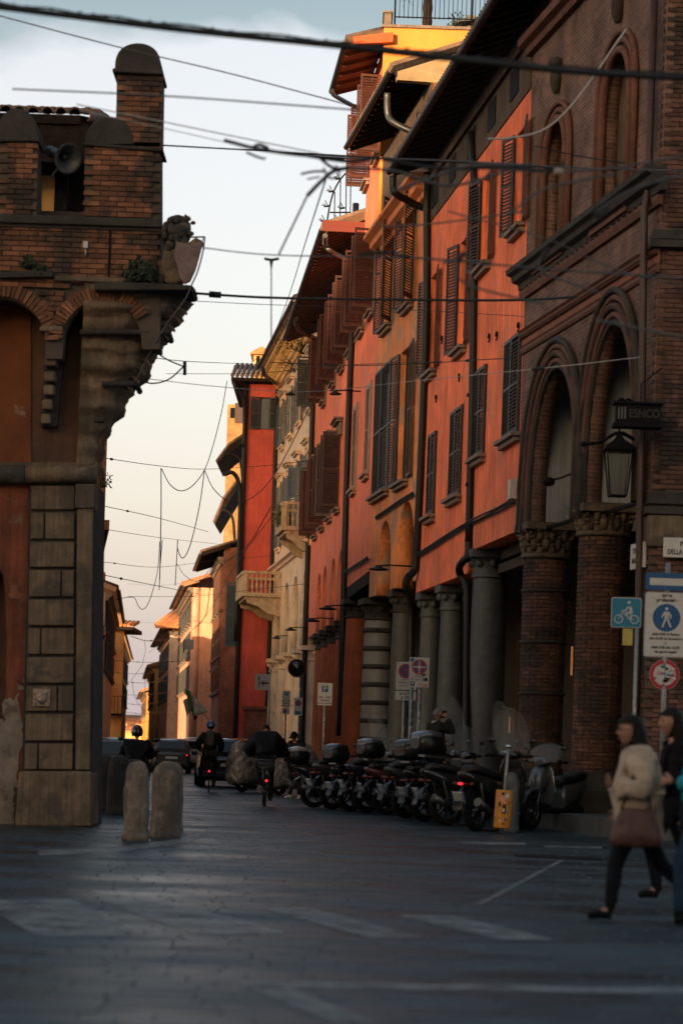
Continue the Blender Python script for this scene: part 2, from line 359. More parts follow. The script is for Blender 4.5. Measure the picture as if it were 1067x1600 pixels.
# ------------------------------------------------------------------ ground
sheet = MB(); sheet.add([(-400, -80, -0.008), (400, -80, -0.008), (400, 1500, -0.008), (-400, 1500, -0.008)], [(0, 1, 2, 3)])
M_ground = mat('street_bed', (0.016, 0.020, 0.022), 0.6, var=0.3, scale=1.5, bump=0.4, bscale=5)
gnd = sheet.obj('ground', M_ground, kind='structure')
def pavingmat():
    m, nt, b = _base('paving_stone'); L = nt.links.new
    t = N(nt, 'ShaderNodeTexCoord'); g = N(nt, 'ShaderNodeNewGeometry'); oi = N(nt, 'ShaderNodeObjectInfo')
    ad = N(nt, 'ShaderNodeMath', operation='ADD'); L(g.outputs['Random Per Island'], ad.inputs[0]); L(oi.outputs['Random'], ad.inputs[1])
    fr = N(nt, 'ShaderNodeMath', operation='FRACT'); L(ad.outputs[0], fr.inputs[0])
    mg = N(nt, 'ShaderNodeMapping'); mg.inputs['Scale'].default_value = (0.5, 1.1, 1); L(g.outputs['Position'], mg.inputs[0]); n = N(nt, 'ShaderNodeTexNoise', ins={'Scale': 0.75, 'Detail': 9.0, 'Roughness': 0.66}); L(mg.outputs[0], n.inputs[0])
    n3 = N(nt, 'ShaderNodeTexNoise', ins={'Scale': 14.0, 'Detail': 6.0, 'Roughness': 0.7}); L(g.outputs['Position'], n3.inputs[0])
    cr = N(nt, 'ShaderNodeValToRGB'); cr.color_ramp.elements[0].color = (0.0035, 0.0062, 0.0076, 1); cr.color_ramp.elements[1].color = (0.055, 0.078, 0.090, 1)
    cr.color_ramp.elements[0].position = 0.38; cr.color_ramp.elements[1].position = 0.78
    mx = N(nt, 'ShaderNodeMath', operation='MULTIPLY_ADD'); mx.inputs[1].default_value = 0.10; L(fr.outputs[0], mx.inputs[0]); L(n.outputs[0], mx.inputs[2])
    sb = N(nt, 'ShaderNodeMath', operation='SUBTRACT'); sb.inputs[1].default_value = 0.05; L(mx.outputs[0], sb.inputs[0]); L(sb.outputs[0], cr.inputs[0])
    L(cr.outputs[0], b.inputs['Base Color'])
    mr = N(nt, 'ShaderNodeMapRange', ins={1: 0.3, 2: 0.7, 3: 0.24, 4: 0.62}); L(n.outputs[0], mr.inputs[0]); L(mr.outputs[0], b.inputs['Roughness'])
    b.inputs['Specular IOR Level'].default_value = 0.5; b.inputs['Specular Tint'].default_value = (0.50, 0.80, 1.0, 1)
    bp = N(nt, 'ShaderNodeBump', ins={'Strength': 0.55, 'Distance': 0.012}); L(n3.outputs[0], bp.inputs['Height']); L(bp.outputs[0], b.inputs['Normal'])
    MC['paving_stone'] = m; return m
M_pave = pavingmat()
rg = random.Random(3)
def slab(mb, x0, x1, y0, y1):
    z = rg.uniform(-0.002, 0.002); e = 0.006
    c = [(x0, y0), (x1, y0), (x1, y1), (x0, y1)]; q = [(x0+e, y0+e), (x1-e, y0+e), (x1-e, y1-e), (x0+e, y1-e)]
    top = [(a, b_, z+rg.uniform(-0.002, 0.002)) for a, b_ in q]; bot = [(a, b_, -0.009) for a, b_ in c]
    mb.add(bot+top, [(4, 5, 6, 7)]+[(i, (i+1) % 4, 4+(i+1) % 4, 4+i) for i in range(4)])
pav = MB(); solo = 0; y = 9.0
while y < 112:
    dep = 0.25 if y < 60 else 0.45
    cx = (-10.5*(y-60)/60 if y > 60 else 0)
    hw = y*0.17+2.6 if y < 60 else 11
    x = cx-hw-rg.random()*0.6
    while x < cx+hw:
        w = rg.uniform(0.3, 0.62)
        if 27 < y < 34 and solo < 300 and -4 < x < 3.4:
            o = MB(); slab(o, x, x+w-0.004, y, y+dep-0.004); o.obj('paving_stone', M_pave, gnd); solo += 1
        else: slab(pav, x, x+w-0.004, y, y+dep-0.004)
        x += w
    y += dep
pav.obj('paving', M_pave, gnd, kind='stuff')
# worn painted markings
def paintmat():
    m, nt, b = _base('worn_road_paint'); L = nt.links.new
    g = N(nt, 'ShaderNodeNewGeometry'); n = N(nt, 'ShaderNodeTexNoise', ins={'Scale': 3.0, 'Detail': 9.0, 'Roughness': 0.7}); L(g.outputs['Position'], n.inputs[0])
    mr = N(nt, 'ShaderNodeMapRange', ins={1: 0.38, 2: 0.58, 3: 0.0, 4: 0.62}); L(n.outputs[0], mr.inputs[0]); L(mr.outputs[0], b.inputs['Alpha'])
    b.inputs['Base Color'].default_value = (0.30, 0.31, 0.31, 1); b.inputs['Roughness'].default_value = 0.7
    MC['paint'] = m; return m
M_paint = paintmat()
def marking(name, px, label, cat, grp=None):
    q = [G(*p) for p in px]
    me = MB().add([(v.x, v.y, 0.011) for v in q], [tuple(range(len(q)))])
    c = sum(q, Vector())/len(q)
    me.v = [(v[0]-c.x, v[1]-c.y, v[2]) for v in me.v]
    o = me.obj(name, M_paint, None, label=label, cat=cat, group=grp); o.location = (c.x, c.y, 0); return o
GX = 'faded crosswalk stripes in the foreground'
marking('crosswalk_stripe', [(-40, 1409), (110, 1407), (235, 1464), (60, 1466)], 'faded white crosswalk stripe at the left edge of the foreground', 'road marking', GX)
marking('crosswalk_stripe', [(160, 1409), (250, 1408), (450, 1460), (310, 1464)], 'faded white crosswalk stripe left of centre, the second from the left', 'road marking', GX)
marking('crosswalk_stripe', [(405, 1420), (480, 1420), (660, 1466), (580, 1468)], 'thin worn crosswalk stripe near the middle of the foreground', 'road marking', GX)
marking('crosswalk_stripe', [(620, 1432), (700, 1432), (865, 1470), (790, 1472)], 'most worn crosswalk stripe, right of the middle of the foreground', 'road marking', GX)
marking('stop_line', [(380, 1536), (1090, 1546), (1090, 1556), (380, 1546)], 'long thin pale line across the paving at lower right', 'road marking')
marking('crosswalk_stripe', [(370, 1538), (430, 1538), (590, 1602), (520, 1602)], 'faded stripe reaching the bottom edge of the picture near its middle', 'road marking', GX)
marking('kerb_line', [(745, 1414), (755, 1414), (880, 1346), (872, 1346)], 'thin diagonal pale line on the paving in front of the brick columns', 'road marking')
marking('kerb_line', [(60, 1330), (180, 1326), (290, 1310), (325, 1300), (325, 1306), (290, 1318), (180, 1334), (60, 1338)], 'curved pale line on the ground beside the stone bollards', 'road marking')
marking('kerb_line', [(720, 1316), (820, 1318), (820, 1322), (720, 1320)], 'short pale line on the paving below the yellow post', 'road marking')
marking('kerb_line', [(850, 1322), (940, 1324), (940, 1327), (850, 1325)], 'short pale line on the paving below the brick column base', 'road marking')
mh = MB(); c = G(870, 1340); mh.box(-0.55, 0.55, -0.35, 0.35, 0.0, 0.012)
o = mh.obj('manhole_cover', M_black, None, 0.004, label='dark rectangular cover set in the paving in front of the brick columns', cat='manhole cover'); o.location = (c.x, c.y, 0)

# raised portico pavement along the right side
pv = MB()
line = [(5.2, 38.6), (4.72, 40.3), (3.33, 47.94), (1.74, 61.0), (0.64, 68.97), (-1.457, 95.2), (-3.42, 112.6)]
off = 0.55
a = [(x-off, y) for x, y in line]; b = [(x+7, y) for x, y in line]
n = len(a); vs = [(x, y, 0.30) for x, y in a+b]+[(x, y, -0.02) for x, y in a]
pv.add(vs, [(i, i+1, n+i+1, n+i) for i in range(n-1)]+[(2*n+i, 2*n+i+1, i+1, i) for i in range(n-1)]+[(0, n, 2*n)])
pv.obj('portico_pavement', M_granite, kind='structure')

# ------------------------------------------------------------------ facade pieces
SHC = {}
def leaf_mesh(w, h, m, arch=False):
    w = round(w, 2); h = round(h, 1); k = (w, h, m.name)
    if k in SHC: return SHC[k]
    b = MB(); f = 0.055
    b.box(0, f, -0.02, 0.02, 0, h); b.box(w-f, w, -0.02, 0.02, 0, h)
    b.box(f, w-f, -0.018, 0.018, 0, 0.09); b.box(f, w-f, -0.018, 0.018, h-0.07, h); b.box(f, w-f, -0.016, 0.016, h*0.5-0.03, h*0.5+0.03)
    z = 0.12
    while z < h-0.1:
        if abs(z-h*0.5) > 0.05: b.bar((f, 0, z), (w-f, 0, z), 0.012, 0.085, (0, -0.62, 0.78))
        z += 0.072
    me = b.mesh('shutter'); me.materials.append(m); SHC[k] = me; return me
def window(root, t1, t2, z0, z1, near=0, far=0, sm=None, sill=True, sur=None, hood=None, pane=True, th=0.4, wfrac=1.0, sillm=None):
    """t1 near jamb, t2 far jamb; angles of the leaves in degrees from closed (None = no leaf)"""
    w, h = t2-t1, z1-z0
    b = MB(); f = 0.06; y0, y1 = -0.20, -0.14
    b.box(t1, t1+f, y0, y1, z0, z1); b.box(t2-f, t2, y0, y1, z0, z1); b.box(t1+f, t2-f, y0, y1, z0, z0+f); b.box(t1+f, t2-f, y0, y1, z1-f, z1)
    b.box((t1+t2)/2-0.03, (t1+t2)/2+0.03, y0+0.002, y1-0.002, z0+f, z1-f)
    wo_ = b.obj('window', M_shb if sm is None else sm, root)
    MB().box(t1+f, t2-f, -0.182, -0.172, z0+f, z1-f).obj('pane', M_pane, wo_)
    if sm is not None:
        for t, ph, s in ((t1, near, 0), (t2, far, 1)):
            if ph is None: continue
            me = leaf_mesh(w/2*wfrac, h, sm); o = link('shutter', me, None, wo_); o.location = (t, 0.045, z0)
            o.rotation_euler = (0, 0, R(ph) if s == 0 else math.pi-R(ph))
    if sill:
        b = MB(); b.box(t1-0.14, t2+0.14, 0.0, 0.20, z0-0.10, z0-0.02); b.box(t1-0.08, t2+0.08, 0.0, 0.12, z0-0.20, z0-0.10)
        b.obj('sill', sillm or M_sill, wo_, 0.01)
    if sur:
        b = MB(); s = 0.15
        b.box(t1-s, t1, 0, 0.05, z0-0.02, z1+s); b.box(t2, t2+s, 0, 0.05, z0-0.02, z1+s); b.box(t1, t2, 0, 0.049, z1, z1+s)
        b.obj('surround', sur, wo_, 0.008)
    if hood:
        b = MB(); z = z1+0.18
        b.box(t1-0.18, t2+0.18, 0, 0.12, z, z+0.14); b.box(t1-0.28, t2+0.28, 0, 0.24, z+0.14, z+0.22); b.box(t1-0.34, t2+0.34, 0, 0.32, z+0.22, z+0.29)
        for t in (t1-0.12, t2+0.12): b.box(t-0.07, t+0.07, 0, 0.16, z-0.28, z)
        b.obj('hood', hood, wo_, 0.012)
    return wo_
def rect(t1, t2, z0, z1): return [(t1, z0), (t2, z0), (t2, z1), (t1, z1)]
def arch_pts(c, r, zs, n=16, point=0.0):
    """from near side (c-r) over the top to the far side; point>0 raises a pointed crown"""
    out = []
    for k in range(n+1):
        a = math.pi-math.pi*k/n; x = c+r*math.cos(a); z = zs+r*math.sin(a)*(1+point)
        if point: z = zs+r*(1+point)*math.sin(a)**0.8
        out.append((x, z))
    return out
def bottom_path(t0, t1, zb, arches):
    """lower outline from t1 back to t0 with arched notches (c, r, zspring, point)"""
    pts = [(t0, zb)]
    for c, r, zs, p in arches:
        pts.append((c-r, zb)); pts += arch_pts(c, r, zs, 18, p); pts.append((c+r, zb))
    pts.append((t1, zb)); return pts
def pipe(root, pts, r=0.055, m=None, name='downpipe', smooth=True):
    p = catmull(pts, 6) if smooth else pts
    b = MB().tube(p, r, 8)
    return b.obj(name, m or M_pipe, root)
def straps(b, t, o, z0, z1, r, step=1.9):
    z = z0+0.5
    while z < z1: b.lathe([(r, 0), (r+0.012, 0), (r+0.012, 0.06), (r, 0.06)], (t, o, z), 10); z += step
def column(root, t, o, z0, z1, r, m, capm=None, bands=False, n=24):
    b = MB(); H = z1-z0; cz = z1-0.62
    prof = [(r*1.18, 0), (r*1.18, 0.12), (r*1.1, 0.16), (r*1.02, 0.24)]
    for k in range(9): q = k/8; prof.append((r*(1.0-0.10*q**1.6+0.03*math.sin(q*math.pi)), 0.24+(cz-z0-0.24)*q))
    b.lathe(prof, (t, o, z0), n); c = b.obj('column', m, root)
    k = MB(); k.lathe([(r*0.90, 0), (r*1.0, 0.02), (r*1.0, 0.08), (r*0.92, 0.10), (r*0.95, 0.28), (r*1.12, 0.40), (r*1.22, 0.44)], (t, o, cz), n)
    k.box(t-r*1.25, t+r*1.25, o-r*1.25, o+r*1.25, z1-0.18, z1)
    for j in range(8):
        a = j*math.pi/4; k.ell((t+r*1.0*math.cos(a), o+r*1.0*math.sin(a), cz+0.33), (0.09, 0.09, 0.10), 8, 5)
    k.obj('capital', capm or m, c, 0.01)
    if bands:
        g = MB()
        for j in range(9):
            z = z0+0.15+j*(H-0.8)/8.6; g.lathe([(r*0.9, 0), (r*1.04, 0), (r*1.04, 0.13), (r*0.9, 0.13)], (t, o, z), n)
        g.obj('band', M_darkst, c)
    return c
def eave(root, t0, t1, zg, o, zw=None, back=5.0, rise=0.38, soff=M_wood, gutter=True, raft=0.55, tiles=M_tile, th=0.14, fascia=None):
    """gutter at height zg, offset o; the roof climbs back over the wall"""
    b = MB(); zr = lambda y: zg+0.06+(o-y)*rise
    b.add([(t, y, zr(y)+d) for t in (t0, t1) for y, d in ((o, 0), (-back, 0), (-back, th), (o, th))], [(0, 1, 2, 3), (4, 7, 6, 5), (0, 4, 5, 1), (3, 2, 6, 7), (0, 3, 7, 4), (1, 5, 6, 2)])
    r = b.obj('roof', soff, root)
    rows = MB(); n = int((t1-t0)/0.22)
    for i in range(n):                                   # tile courses ending at the eave
        t = t0+(i+0.5)*(t1-t0)/n
        pts = [(t, o+0.05, zr(o)+th+0.03), (t, -back, zr(-back)+th+0.03)]
        rows.tube(pts, 0.085, 6)
    rows.obj('tile_courses', tiles, r, kind='stuff')
    rf = MB(); k = int((t1-t0)/raft)
    for i in range(k+1):
        t = t0+0.05+i*(t1-t0-0.1)/k
        rf.bar((t, o-0.03, zr(o)-0.05), (t, -0.3, zr(-0.3)-0.05), 0.09, 0.11)
    rf.obj('rafters', soff, r, kind='stuff')
    if gutter:
        g = MB(); prof = [(0.085*math.cos(a), 0.085*math.sin(a)) for a in [math.pi+math.pi*j/8 for j in range(9)]]
        prof = prof+[(x*0.86, z*0.86) for x, z in prof[::-1]]
        g.prism([(o+0.07+x, zg+0.08+z) for x, z in prof], t0-0.02, t1+0.02, 'x', smooth=False); g.obj('gutter', M_pipe, r)
    return r

# ================================================================== RIGHT SIDE
# ---- B: brick palace with pointed arches
FB = Fac((4.89, 39.3), (3.33, 47.94))
rb = FB.root('brick_palace', 'dark brick medieval palace with tall pointed arches at the right edge', 'building')
TB = FB.len
def T(F, x, y, off=0): return F.hit(x, y, off)
ac = []
# arches from the photo: (left px, right px, spring y, apex y)
def pxarch(F, xl, xr, ys, ya):
    tn = T(F, xr, ys)[0]; tf = T(F, xl, ys)[0]; zs = T(F, (xl+xr)/2, ys)[1]; za = T(F, (xl+xr)/2, ya)[1]
    r = (tf-tn)/2; return ((tn+tf)/2, r, zs, (za-zs)/r-1)
A1 = pxarch(FB, 829, 899, 800, 580); A2 = pxarch(FB, 915, 990, 775, 512)
zc0 = 5.55
low = bottom_path(0, TB, A1[2]-0.25, [A2, A1])
zt = 17.0
outer = low+[(TB, zt), (0, zt)]
lanc = []
for xl, xr, yt, yb in ((851, 884, 190, 400), (942, 984, 85, 335)):
    tn = T(FB, xr, yb-60)[0]; tf = T(FB, xl, yb-60)[0]; z0 = T(FB, (xl+xr)/2, yb)[1]; z1 = T(FB, (xl+xr)/2, yt)[1]
    r = (tf-tn)/2; lanc.append((tn, tf, z0, z1-r*1.35, z1, r))
holes = [[(a, z0), (b, z0)]+arch_pts((a+b)/2, r, zs, 14, 0.35)[::-1] for a, b, z0, zs, z1, r in lanc]
link('wall', wallmesh(outer, holes, 0.28), M_brT, rb)
for a, b, z0, zs, z1, r in lanc:
    w = MB(); c = (a+b)/2
    pth = [(a, 0, z0)]+[(x, 0, z) for x, z in arch_pts(c, r, zs, 14, 0.35)]+[(b, 0, z0)]
    for q, rr, oo in ((1.0, 0.07, 0.05), (1.22, 0.06, 0.03), (1.42, 0.05, 0.06)):
        w.tube([(c+(x-c)*q, oo, z0+(z-z0)*(1+(q-1)*0.25)) for x, y, z in pth], rr, 6)
    ww = w.obj('window', M_terra, rb)
    MB().box(a-0.02, b+0.02, -0.26, -0.24, z0, z1+0.1).obj('pane', mat('dusty_shutter_boards', (0.10, 0.07, 0.05), 0.8, var=0.3, scale=3), ww)
    s = MB(); s.box(a-0.3, b+0.3, 0, 0.16, z0-0.16, z0-0.03); s.obj('sill', M_terra, ww, 0.01)
    f = MB(); f.ell((c, 0.08, z1+0.75), (0.13, 0.12, 0.30), 8, 6); f.ell((c, 0.1, z1+1.05), (0.17, 0.15, 0.12), 8, 6); f.obj('finial', M_darkst, ww)
# arch mouldings, three rolls each
for c, r, zs, p in (A1, A2):
    for q, rr, oo, mm in ((1.03, 0.055, 0.02, M_darkst), (1.10, 0.06, 0.045, M_terra), (1.19, 0.07, 0.07, M_brickB), (1.28, 0.055, 0.06, M_terra), (1.36, 0.06, 0.09, M_darkst)):
        pts = [(c-r*q, oo, zs-0.25)]+[(x, oo, z) for x, z in arch_pts(c, r*q, zs, 22, (1+p)*(1+(q-1)*0.55)/q-1)]+[(c+r*q, oo, zs-0.25)]
        pts = [(min(max(x, 0.0), TB), o_, z) for x, o_, z in pts]
        MB().tube(pts, rr, 6).obj('arch_moulding', mm, rb)
    # voussoirs
    for k in range(26):
        aa = math.pi*(k+0.5)/26; ap = arch_pts(c, r*1.145, zs, 26*2, (1+p)*(1+0.08)/1.145-1)[2*k+1]
        M = Matrix.Translation((ap[0], 0.0, ap[1])) @ Matrix.Rotation(-(math.pi/2-(math.pi-aa)) , 4, 'Y')
        MB().box(-0.04, 0.04, -0.02, 0.035+0.01*(k % 2), -0.14, 0.14, M).obj('brick', M_brickB, rb)
# cornices (profiled, run along the wall)
def cornice(root, t0, t1, z, prof, m, name='cornice'):
    b = MB(); b.prism([(y, z+dz) for y, dz in prof], t0, t1, 'x'); return b.obj(name, m, root)
zc = [T(FB, x, y)[1] for x, y in ((999, 322), (900, 392), (812, 456))]; zc = sum(zc)/3
cornice(rb, -0.3, TB+0.12, zc, [(0, -0.05), (0.10, -0.05), (0.12, 0.06), (0.24, 0.10), (0.26, 0.2), (0.36, 0.24), (0.38, 0.33), (0, 0.36)], M_darkst)
cornice(rb, -0.1, TB+0.06, zc-0.24, [(0, 0), (0.07, 0), (0.10, 0.08), (0.10, 0.16), (0, 0.17)], M_terra)
zl = [T(FB, x, y)[1] for x, y in ((985, 450), (900, 505), (816, 556))]; zl = sum(zl)/3
for dz, o_ in ((0.30, 0.12), (0.0, 0.07)):
    cornice(rb, -0.05, TB, zl+dz, [(0, 0), (o_*0.6, 0), (o_, 0.05), (o_*0.6, 0.11), (o_, 0.15), (0, 0.16)], M_terra, 'string_course')
cornice(rb, -0.05, TB, zl+0.16, [(0, 0), (0.025, 0), (0.025, 0.14), (0, 0.14)], mat('terracotta_band', (0.22, 0.082, 0.048), 0.85, var=0.3, scale=3), 'frieze')
zc2 = T(FB, 880, 35)[1]
cornice(rb, 0, TB+0.1, zc2, [(0, 0), (0.12, 0), (0.15, 0.12), (0.28, 0.16), (0.30, 0.3), (0, 0.32)], M_terra)
for i in range(26):
    t = 0.2+i*(TB-0.3)/26; MB().box(t, t+0.12, 0, 0.10, zc-0.17, zc-0.052).obj('dentil', M_terra, rb)
# portico behind the arches
pb = MB(); pb.box(0.2, TB+1, -4.6, -4.4, 0, 11); pb.box(0.2, TB, -4.4, -0.61, 9.6, 9.8); pb.box(TB-0.04, TB+0.14, -4.4, -0.3, 5.2, 9.6)
pb.obj('portico_wall', M_grin, rb)
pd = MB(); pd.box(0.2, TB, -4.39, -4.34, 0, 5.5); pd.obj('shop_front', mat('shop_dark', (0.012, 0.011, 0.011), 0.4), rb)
for k, (px, a, b) in enumerate(((975, 5, 12), (990, 3, 9))): pass
# grey plaster strips seen inside the arches
i1 = MB(); i1.box(A1[0]+A1[1]*1.0, A1[0]+A1[1]*1.0+0.12, -4.3, -0.285, A1[2]-0.12, A1[2]+3.2); i1.obj('vault_wall', M_grin, rb)
i2 = MB(); i2.box(A2[0]+A2[1]*1.02, A2[0]+A2[1]*1.02+0.12, -4.3, -0.285, A2[2]+0.05, A2[2]+3.2); i2.obj('vault_wall', M_grin, rb)
ib = MB()
for c, r, zs, p in (A1, A2): ib.bar((c-r, -0.3, zs-0.16), (c+r+0.3, -0.3, zs-0.16), 0.06, 0.06)
ib.obj('tie_rod', M_black, rb)
# brick columns: real bricks ring by ring
def brick_column(tc, oc, z0, z1, r, k, capz):
    core = MB().lathe([(r-0.02, 0), (r-0.02, z1-z0)], (tc, oc, z0), 24); c = core.obj('column', M_mortar, rb)
    b = MB(); rows = int((z1-z0)/0.077); nb = 11
    for j in range(rows):
        z = z0+j*0.077
        if k and (j % 13) == 6: continue
        for i in range(nb):
            a0 = 2*math.pi*(i+(0.5 if j % 2 else 0))/nb; a1 = a0+2*math.pi/nb-0.03; ro = r+random.uniform(0, 0.008)
            b.add([(tc+q*math.cos(a), oc+q*math.sin(a), zz) for zz in (z+0.005, z+0.070) for q, a in ((r-0.04, a0), (ro, a0), (ro*1.012, (a0+a1)/2), (ro, a1), (r-0.04, a1))],
                  [(1, 2, 7, 6), (2, 3, 8, 7), (0, 1, 6, 5), (3, 4, 9, 8), (5, 6, 7, 8, 9), (0, 4, 3, 2, 1)])
    b.obj('brick_rings', M_brickB, c, kind='stuff')
    if k:
        g = MB()
        for j in range(rows):
            if (j % 13) == 6: g.lathe([(r-0.03, 0), (r+0.035, 0), (r+0.035, 0.06), (r-0.03, 0.06)], (tc, oc, z0+j*0.077), 24)
        g.obj('band', M_darkst, c)
    cp = MB(); h = capz-z1
    cp.lathe([(r, 0), (r+0.06, 0.02), (r+0.06, 0.08), (r*0.95, 0.12), (r*0.96, h*0.45), (r*1.08, h*0.72), (r*1.2, h-0.14)], (tc, oc, z1), 24)
    cp.box(tc-r*1.22, tc+r*1.22, oc-r*1.22, oc+r*1.22, capz-0.14, capz)
    for ring, (zz, ra, rr) in enumerate(((0.22, 0.98, 0.10), (0.42, 1.03, 0.11), (0.62, 1.12, 0.09))):
        for j in range(12):
            a = 2*math.pi*(j+0.5*(ring % 2))/12
            p = (tc+r*ra*math.cos(a), oc+r*ra*math.sin(a), z1+h*zz)
            cp.ell(p, (rr*0.8, rr*0.8, rr*1.3), 7, 5); cp.ell((p[0]+0.06*math.cos(a), p[1]+0.06*math.sin(a), p[2]+0.10), (0.05, 0.05, 0.035), 6, 4)
    for j in range(4):
        a = math.pi/4+j*math.pi/2; cp.tube([(tc+r*1.25*math.cos(a)+0.07*math.cos(u)*math.cos(a), oc+r*1.25*math.sin(a)+0.07*math.cos(u)*math.sin(a), capz-0.24+0.07*math.sin(u)) for u in [x*0.7 for x in range(9)]], 0.03, 5)
    cp.obj('capital', M_stone, c, 0)
ro = 0.43
t1c, _ = T(FB, 848, 1000, -0.42); z1c = T(FB, 848, 876, -0.42)[1]; z1k = T(FB, 848, 812, -0.1)[1]
t2c, _ = T(FB, 936, 1000, -0.42); z2c = T(FB, 936, 842, -0.42)[1]; z2k = T(FB, 936, 783, -0.1)[1]
brick_column(t1c, -0.42, 1.0, z1c, ro, 1, z1k)
brick_column(t2c, -0.42, 1.0, z2c, ro, 0, z2k)
for t in (t1c, t2c):
    b = MB(); b.box(t-0.56, t+0.56, -1.0, 0.14, 0, 0.72); b.lathe([(0.55, 0), (0.53, 0.08), (0.48, 0.16), (0.46, 0.32)], (t, -0.42, 0.72), 24); b.obj('plinth', M_darkst, rb, 0.02)
# near pier, faces the square
hx = 0.9
pz = MB(); pz.add([], [])
cA = FB.w(0, 0, 0)
pier = MB()
loc = lambda X, Y, z: ((Vector((X, Y, 0))-FB.a).dot(FB.d), (Vector((X, Y, 0))-FB.a).dot(FB.n), z)
ft = [loc(4.89, 39.34, 0), loc(8.0, 39.34, 0), loc(8.0, 47.0, 0), loc(4.95, 41.0, 0), loc(4.83, 40.2, 0)]
ft = [(v[0], v[1]) for v in ft]
pier.add([(t, o_, z) for z in (0, 17) for t, o_ in ft], [(4, 3, 2, 1, 0), (5, 6, 7, 8, 9)]+[(i, (i+1) % 5, 5+(i+1) % 5, 5+i) for i in range(5)])
pier.obj('corner_pier', M_mortar, rb)
nb = 0; stf = MB(); rr = random.Random(11)
bm_ = MB().box(0, 0.245, 0, 0.05, 0, 0.066).mesh('brick'); bm_.materials.append(M_brickB)
Mi = Matrix.Rotation(-FB.rz, 4, 'Z') @ Matrix.Translation(-FB.a)
for j in range(205):
    z = 0.9+j*0.0775
    if 5.25 < z < 5.7 or 9.55 < z < 9.95: continue
    for i in range(4):
        X = 4.90+i*0.255+(0.128 if j % 2 else 0)
        if j % 2 == 0 or i or True:
            if nb < 170 and z > 2.0:
                o = link('brick', bm_, None, rb); o.matrix_local = Mi @ Matrix.Translation((X, 39.29+rr.uniform(0, 0.012), z)) ; nb += 1
            else:
                stf.box(X, X+0.245, 39.29+rr.uniform(0, 0.012), 39.34, z, z+0.066)
    # return face of the corner (short header bricks)
    for i in range(3):
        Y = 39.36+i*0.25+(0.12 if j % 2 else 0)
        stf.box(4.855, 4.9, Y, Y+0.235, z, z+0.066)
stf.v = [tuple(Mi @ Vector(v)) for v in stf.v]
stf.obj('brickwork', M_brickB, rb, kind='stuff')
pc = MB()
for z, w, h in ((5.28, 0.10, 0.12), (5.45, 0.05, 0.2), (9.6, 0.16, 0.12), (9.74, 0.10, 0.16), (0.0, 0.14, 0.5), (0.5, 0.07, 0.4)):
    pc = MB(); pc.box(4.89-w, 8.2, 39.3-w, 40.1, z, z+h); pc.v = [tuple(Mi @ Vector(v)) for v in pc.v]; pc.obj('pier_moulding', M_darkst, rb, 0.01)
cpz = MB(); cpz.box(4.84, 8.0, 39.24, 39.9, 4.75, 5.27); cpz.v = [tuple(Mi @ Vector(v)) for v in cpz.v]; cpz.obj('capital_block', M_stone, rb, 0.03)
# brown downpipe at the corner
p = [P(1022, -10, 39.6), P(1012, 300, 39.6), P(1006, 330, 39.5), P(1003, 560, 39.5), P(998, 900, 39.5), P(990, 1240, 39.5)]
dp = MB().tube([tuple(Mi @ q) for q in p], 0.065, 8); dp.obj('downpipe', mat('brown_pipe', (0.05, 0.024, 0.018), 0.5, var=0.3, scale=5), rb)

# ---- A: red house with granite columns
FA = Fac((3.33, 47.94), (1.74, 61.0))
ra = FA.root('red_portico_house', 'tall orange-red plastered house on grey stone columns next to the brick palace', 'building')
TA = FA.len; zf = 14.5
tm = T(FA, 731, 850)[0]
wins = [(664, 691, 430, 578, 'o'), (709, 738, 376, 541, 'o'), (744, 777, 273, 411, 'o'), (796, 831, 204, 352, 'o'),
        (669.7, 681.8, 677, 804, 'c'), (704.5, 722.8, 638, 774, 'c'), (743, 760, 576, 711, 'c'), (789, 814, 531, 680, 'c')]
def wpix(F, xl, xr, yt, yb):
    ym = (yt+yb)/2; xc = (xl+xr)/2
    return T(F, xr, ym)[0], T(F, xl, ym)[0], T(F, xc, yb)[1], T(F, xc, yt)[1]
holes = []; specs = []
for xl, xr, yt, yb, st in wins:
    a, b, z0, z1 = wpix(FA, xl, xr, yt, yb)
    if st == 'o':
        w = (b-a); q = w*0.27; specs.append((a+q, b-q, z0, z1, 172, 165)); holes.append(rect(a+q, b-q, z0, z1))
    else: specs.append((a+0.05, b-0.05, z0, z1, 1, 1)); holes.append(rect(a+0.05, b-0.05, z0, z1))
zs1, zs2 = 5.72, 5.25
outer = [(0, zs1), (tm, zs1), (tm, zs2), (TA, zs2), (TA, zf), (0, zf)]
link('wall', wallmesh(outer, holes, 0.5), M_red, ra)
for a, b, z0, z1, n_, f_ in specs:
    window(ra, a, b, z0, z1, n_, f_, M_shk if n_ < 10 else M_shb, wfrac=1.0)
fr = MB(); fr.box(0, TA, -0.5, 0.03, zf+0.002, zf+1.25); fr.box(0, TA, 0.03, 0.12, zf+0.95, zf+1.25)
fr.obj('eave_frieze', mat('dirt_and_shade_frieze', (0.075, 0.05, 0.035), 0.9, var=0.5, scale=2, streak=0.4), ra)
at = MB()
for i in range(5): t = 1.2+i*2.55; MB().box(t, t+0.9, 0.028, 0.05, zf+0.25, zf+0.85).obj('attic_grille', M_black, ra)
eave(ra, -1.6, TA, 15.75, 0.95)
pipe(ra, [FA.hit(741, 262)[0:1]+(0.1, 15.2)]+[(T(FA, x, y, 0.08)[0], 0.08, T(FA, x, y, 0.08)[1]) for x, y in ((741, 330), (738, 600), (732, 850))], 0.085)
pipe(ra, [(T(FA, x, y, o_)[0], o_, T(FA, x, y, o_)[1]) for x, y, o_ in ((732, 846, 0.08), (731, 868, 0.1), (722, 878, 0.2), (717, 888, 0.22), (720, 900, 0.15), (728, 915, 0.06), (729, 960, 0.05), (727, 1220, 0.05))], 0.085, name='downpipe_bend')
g = MB()
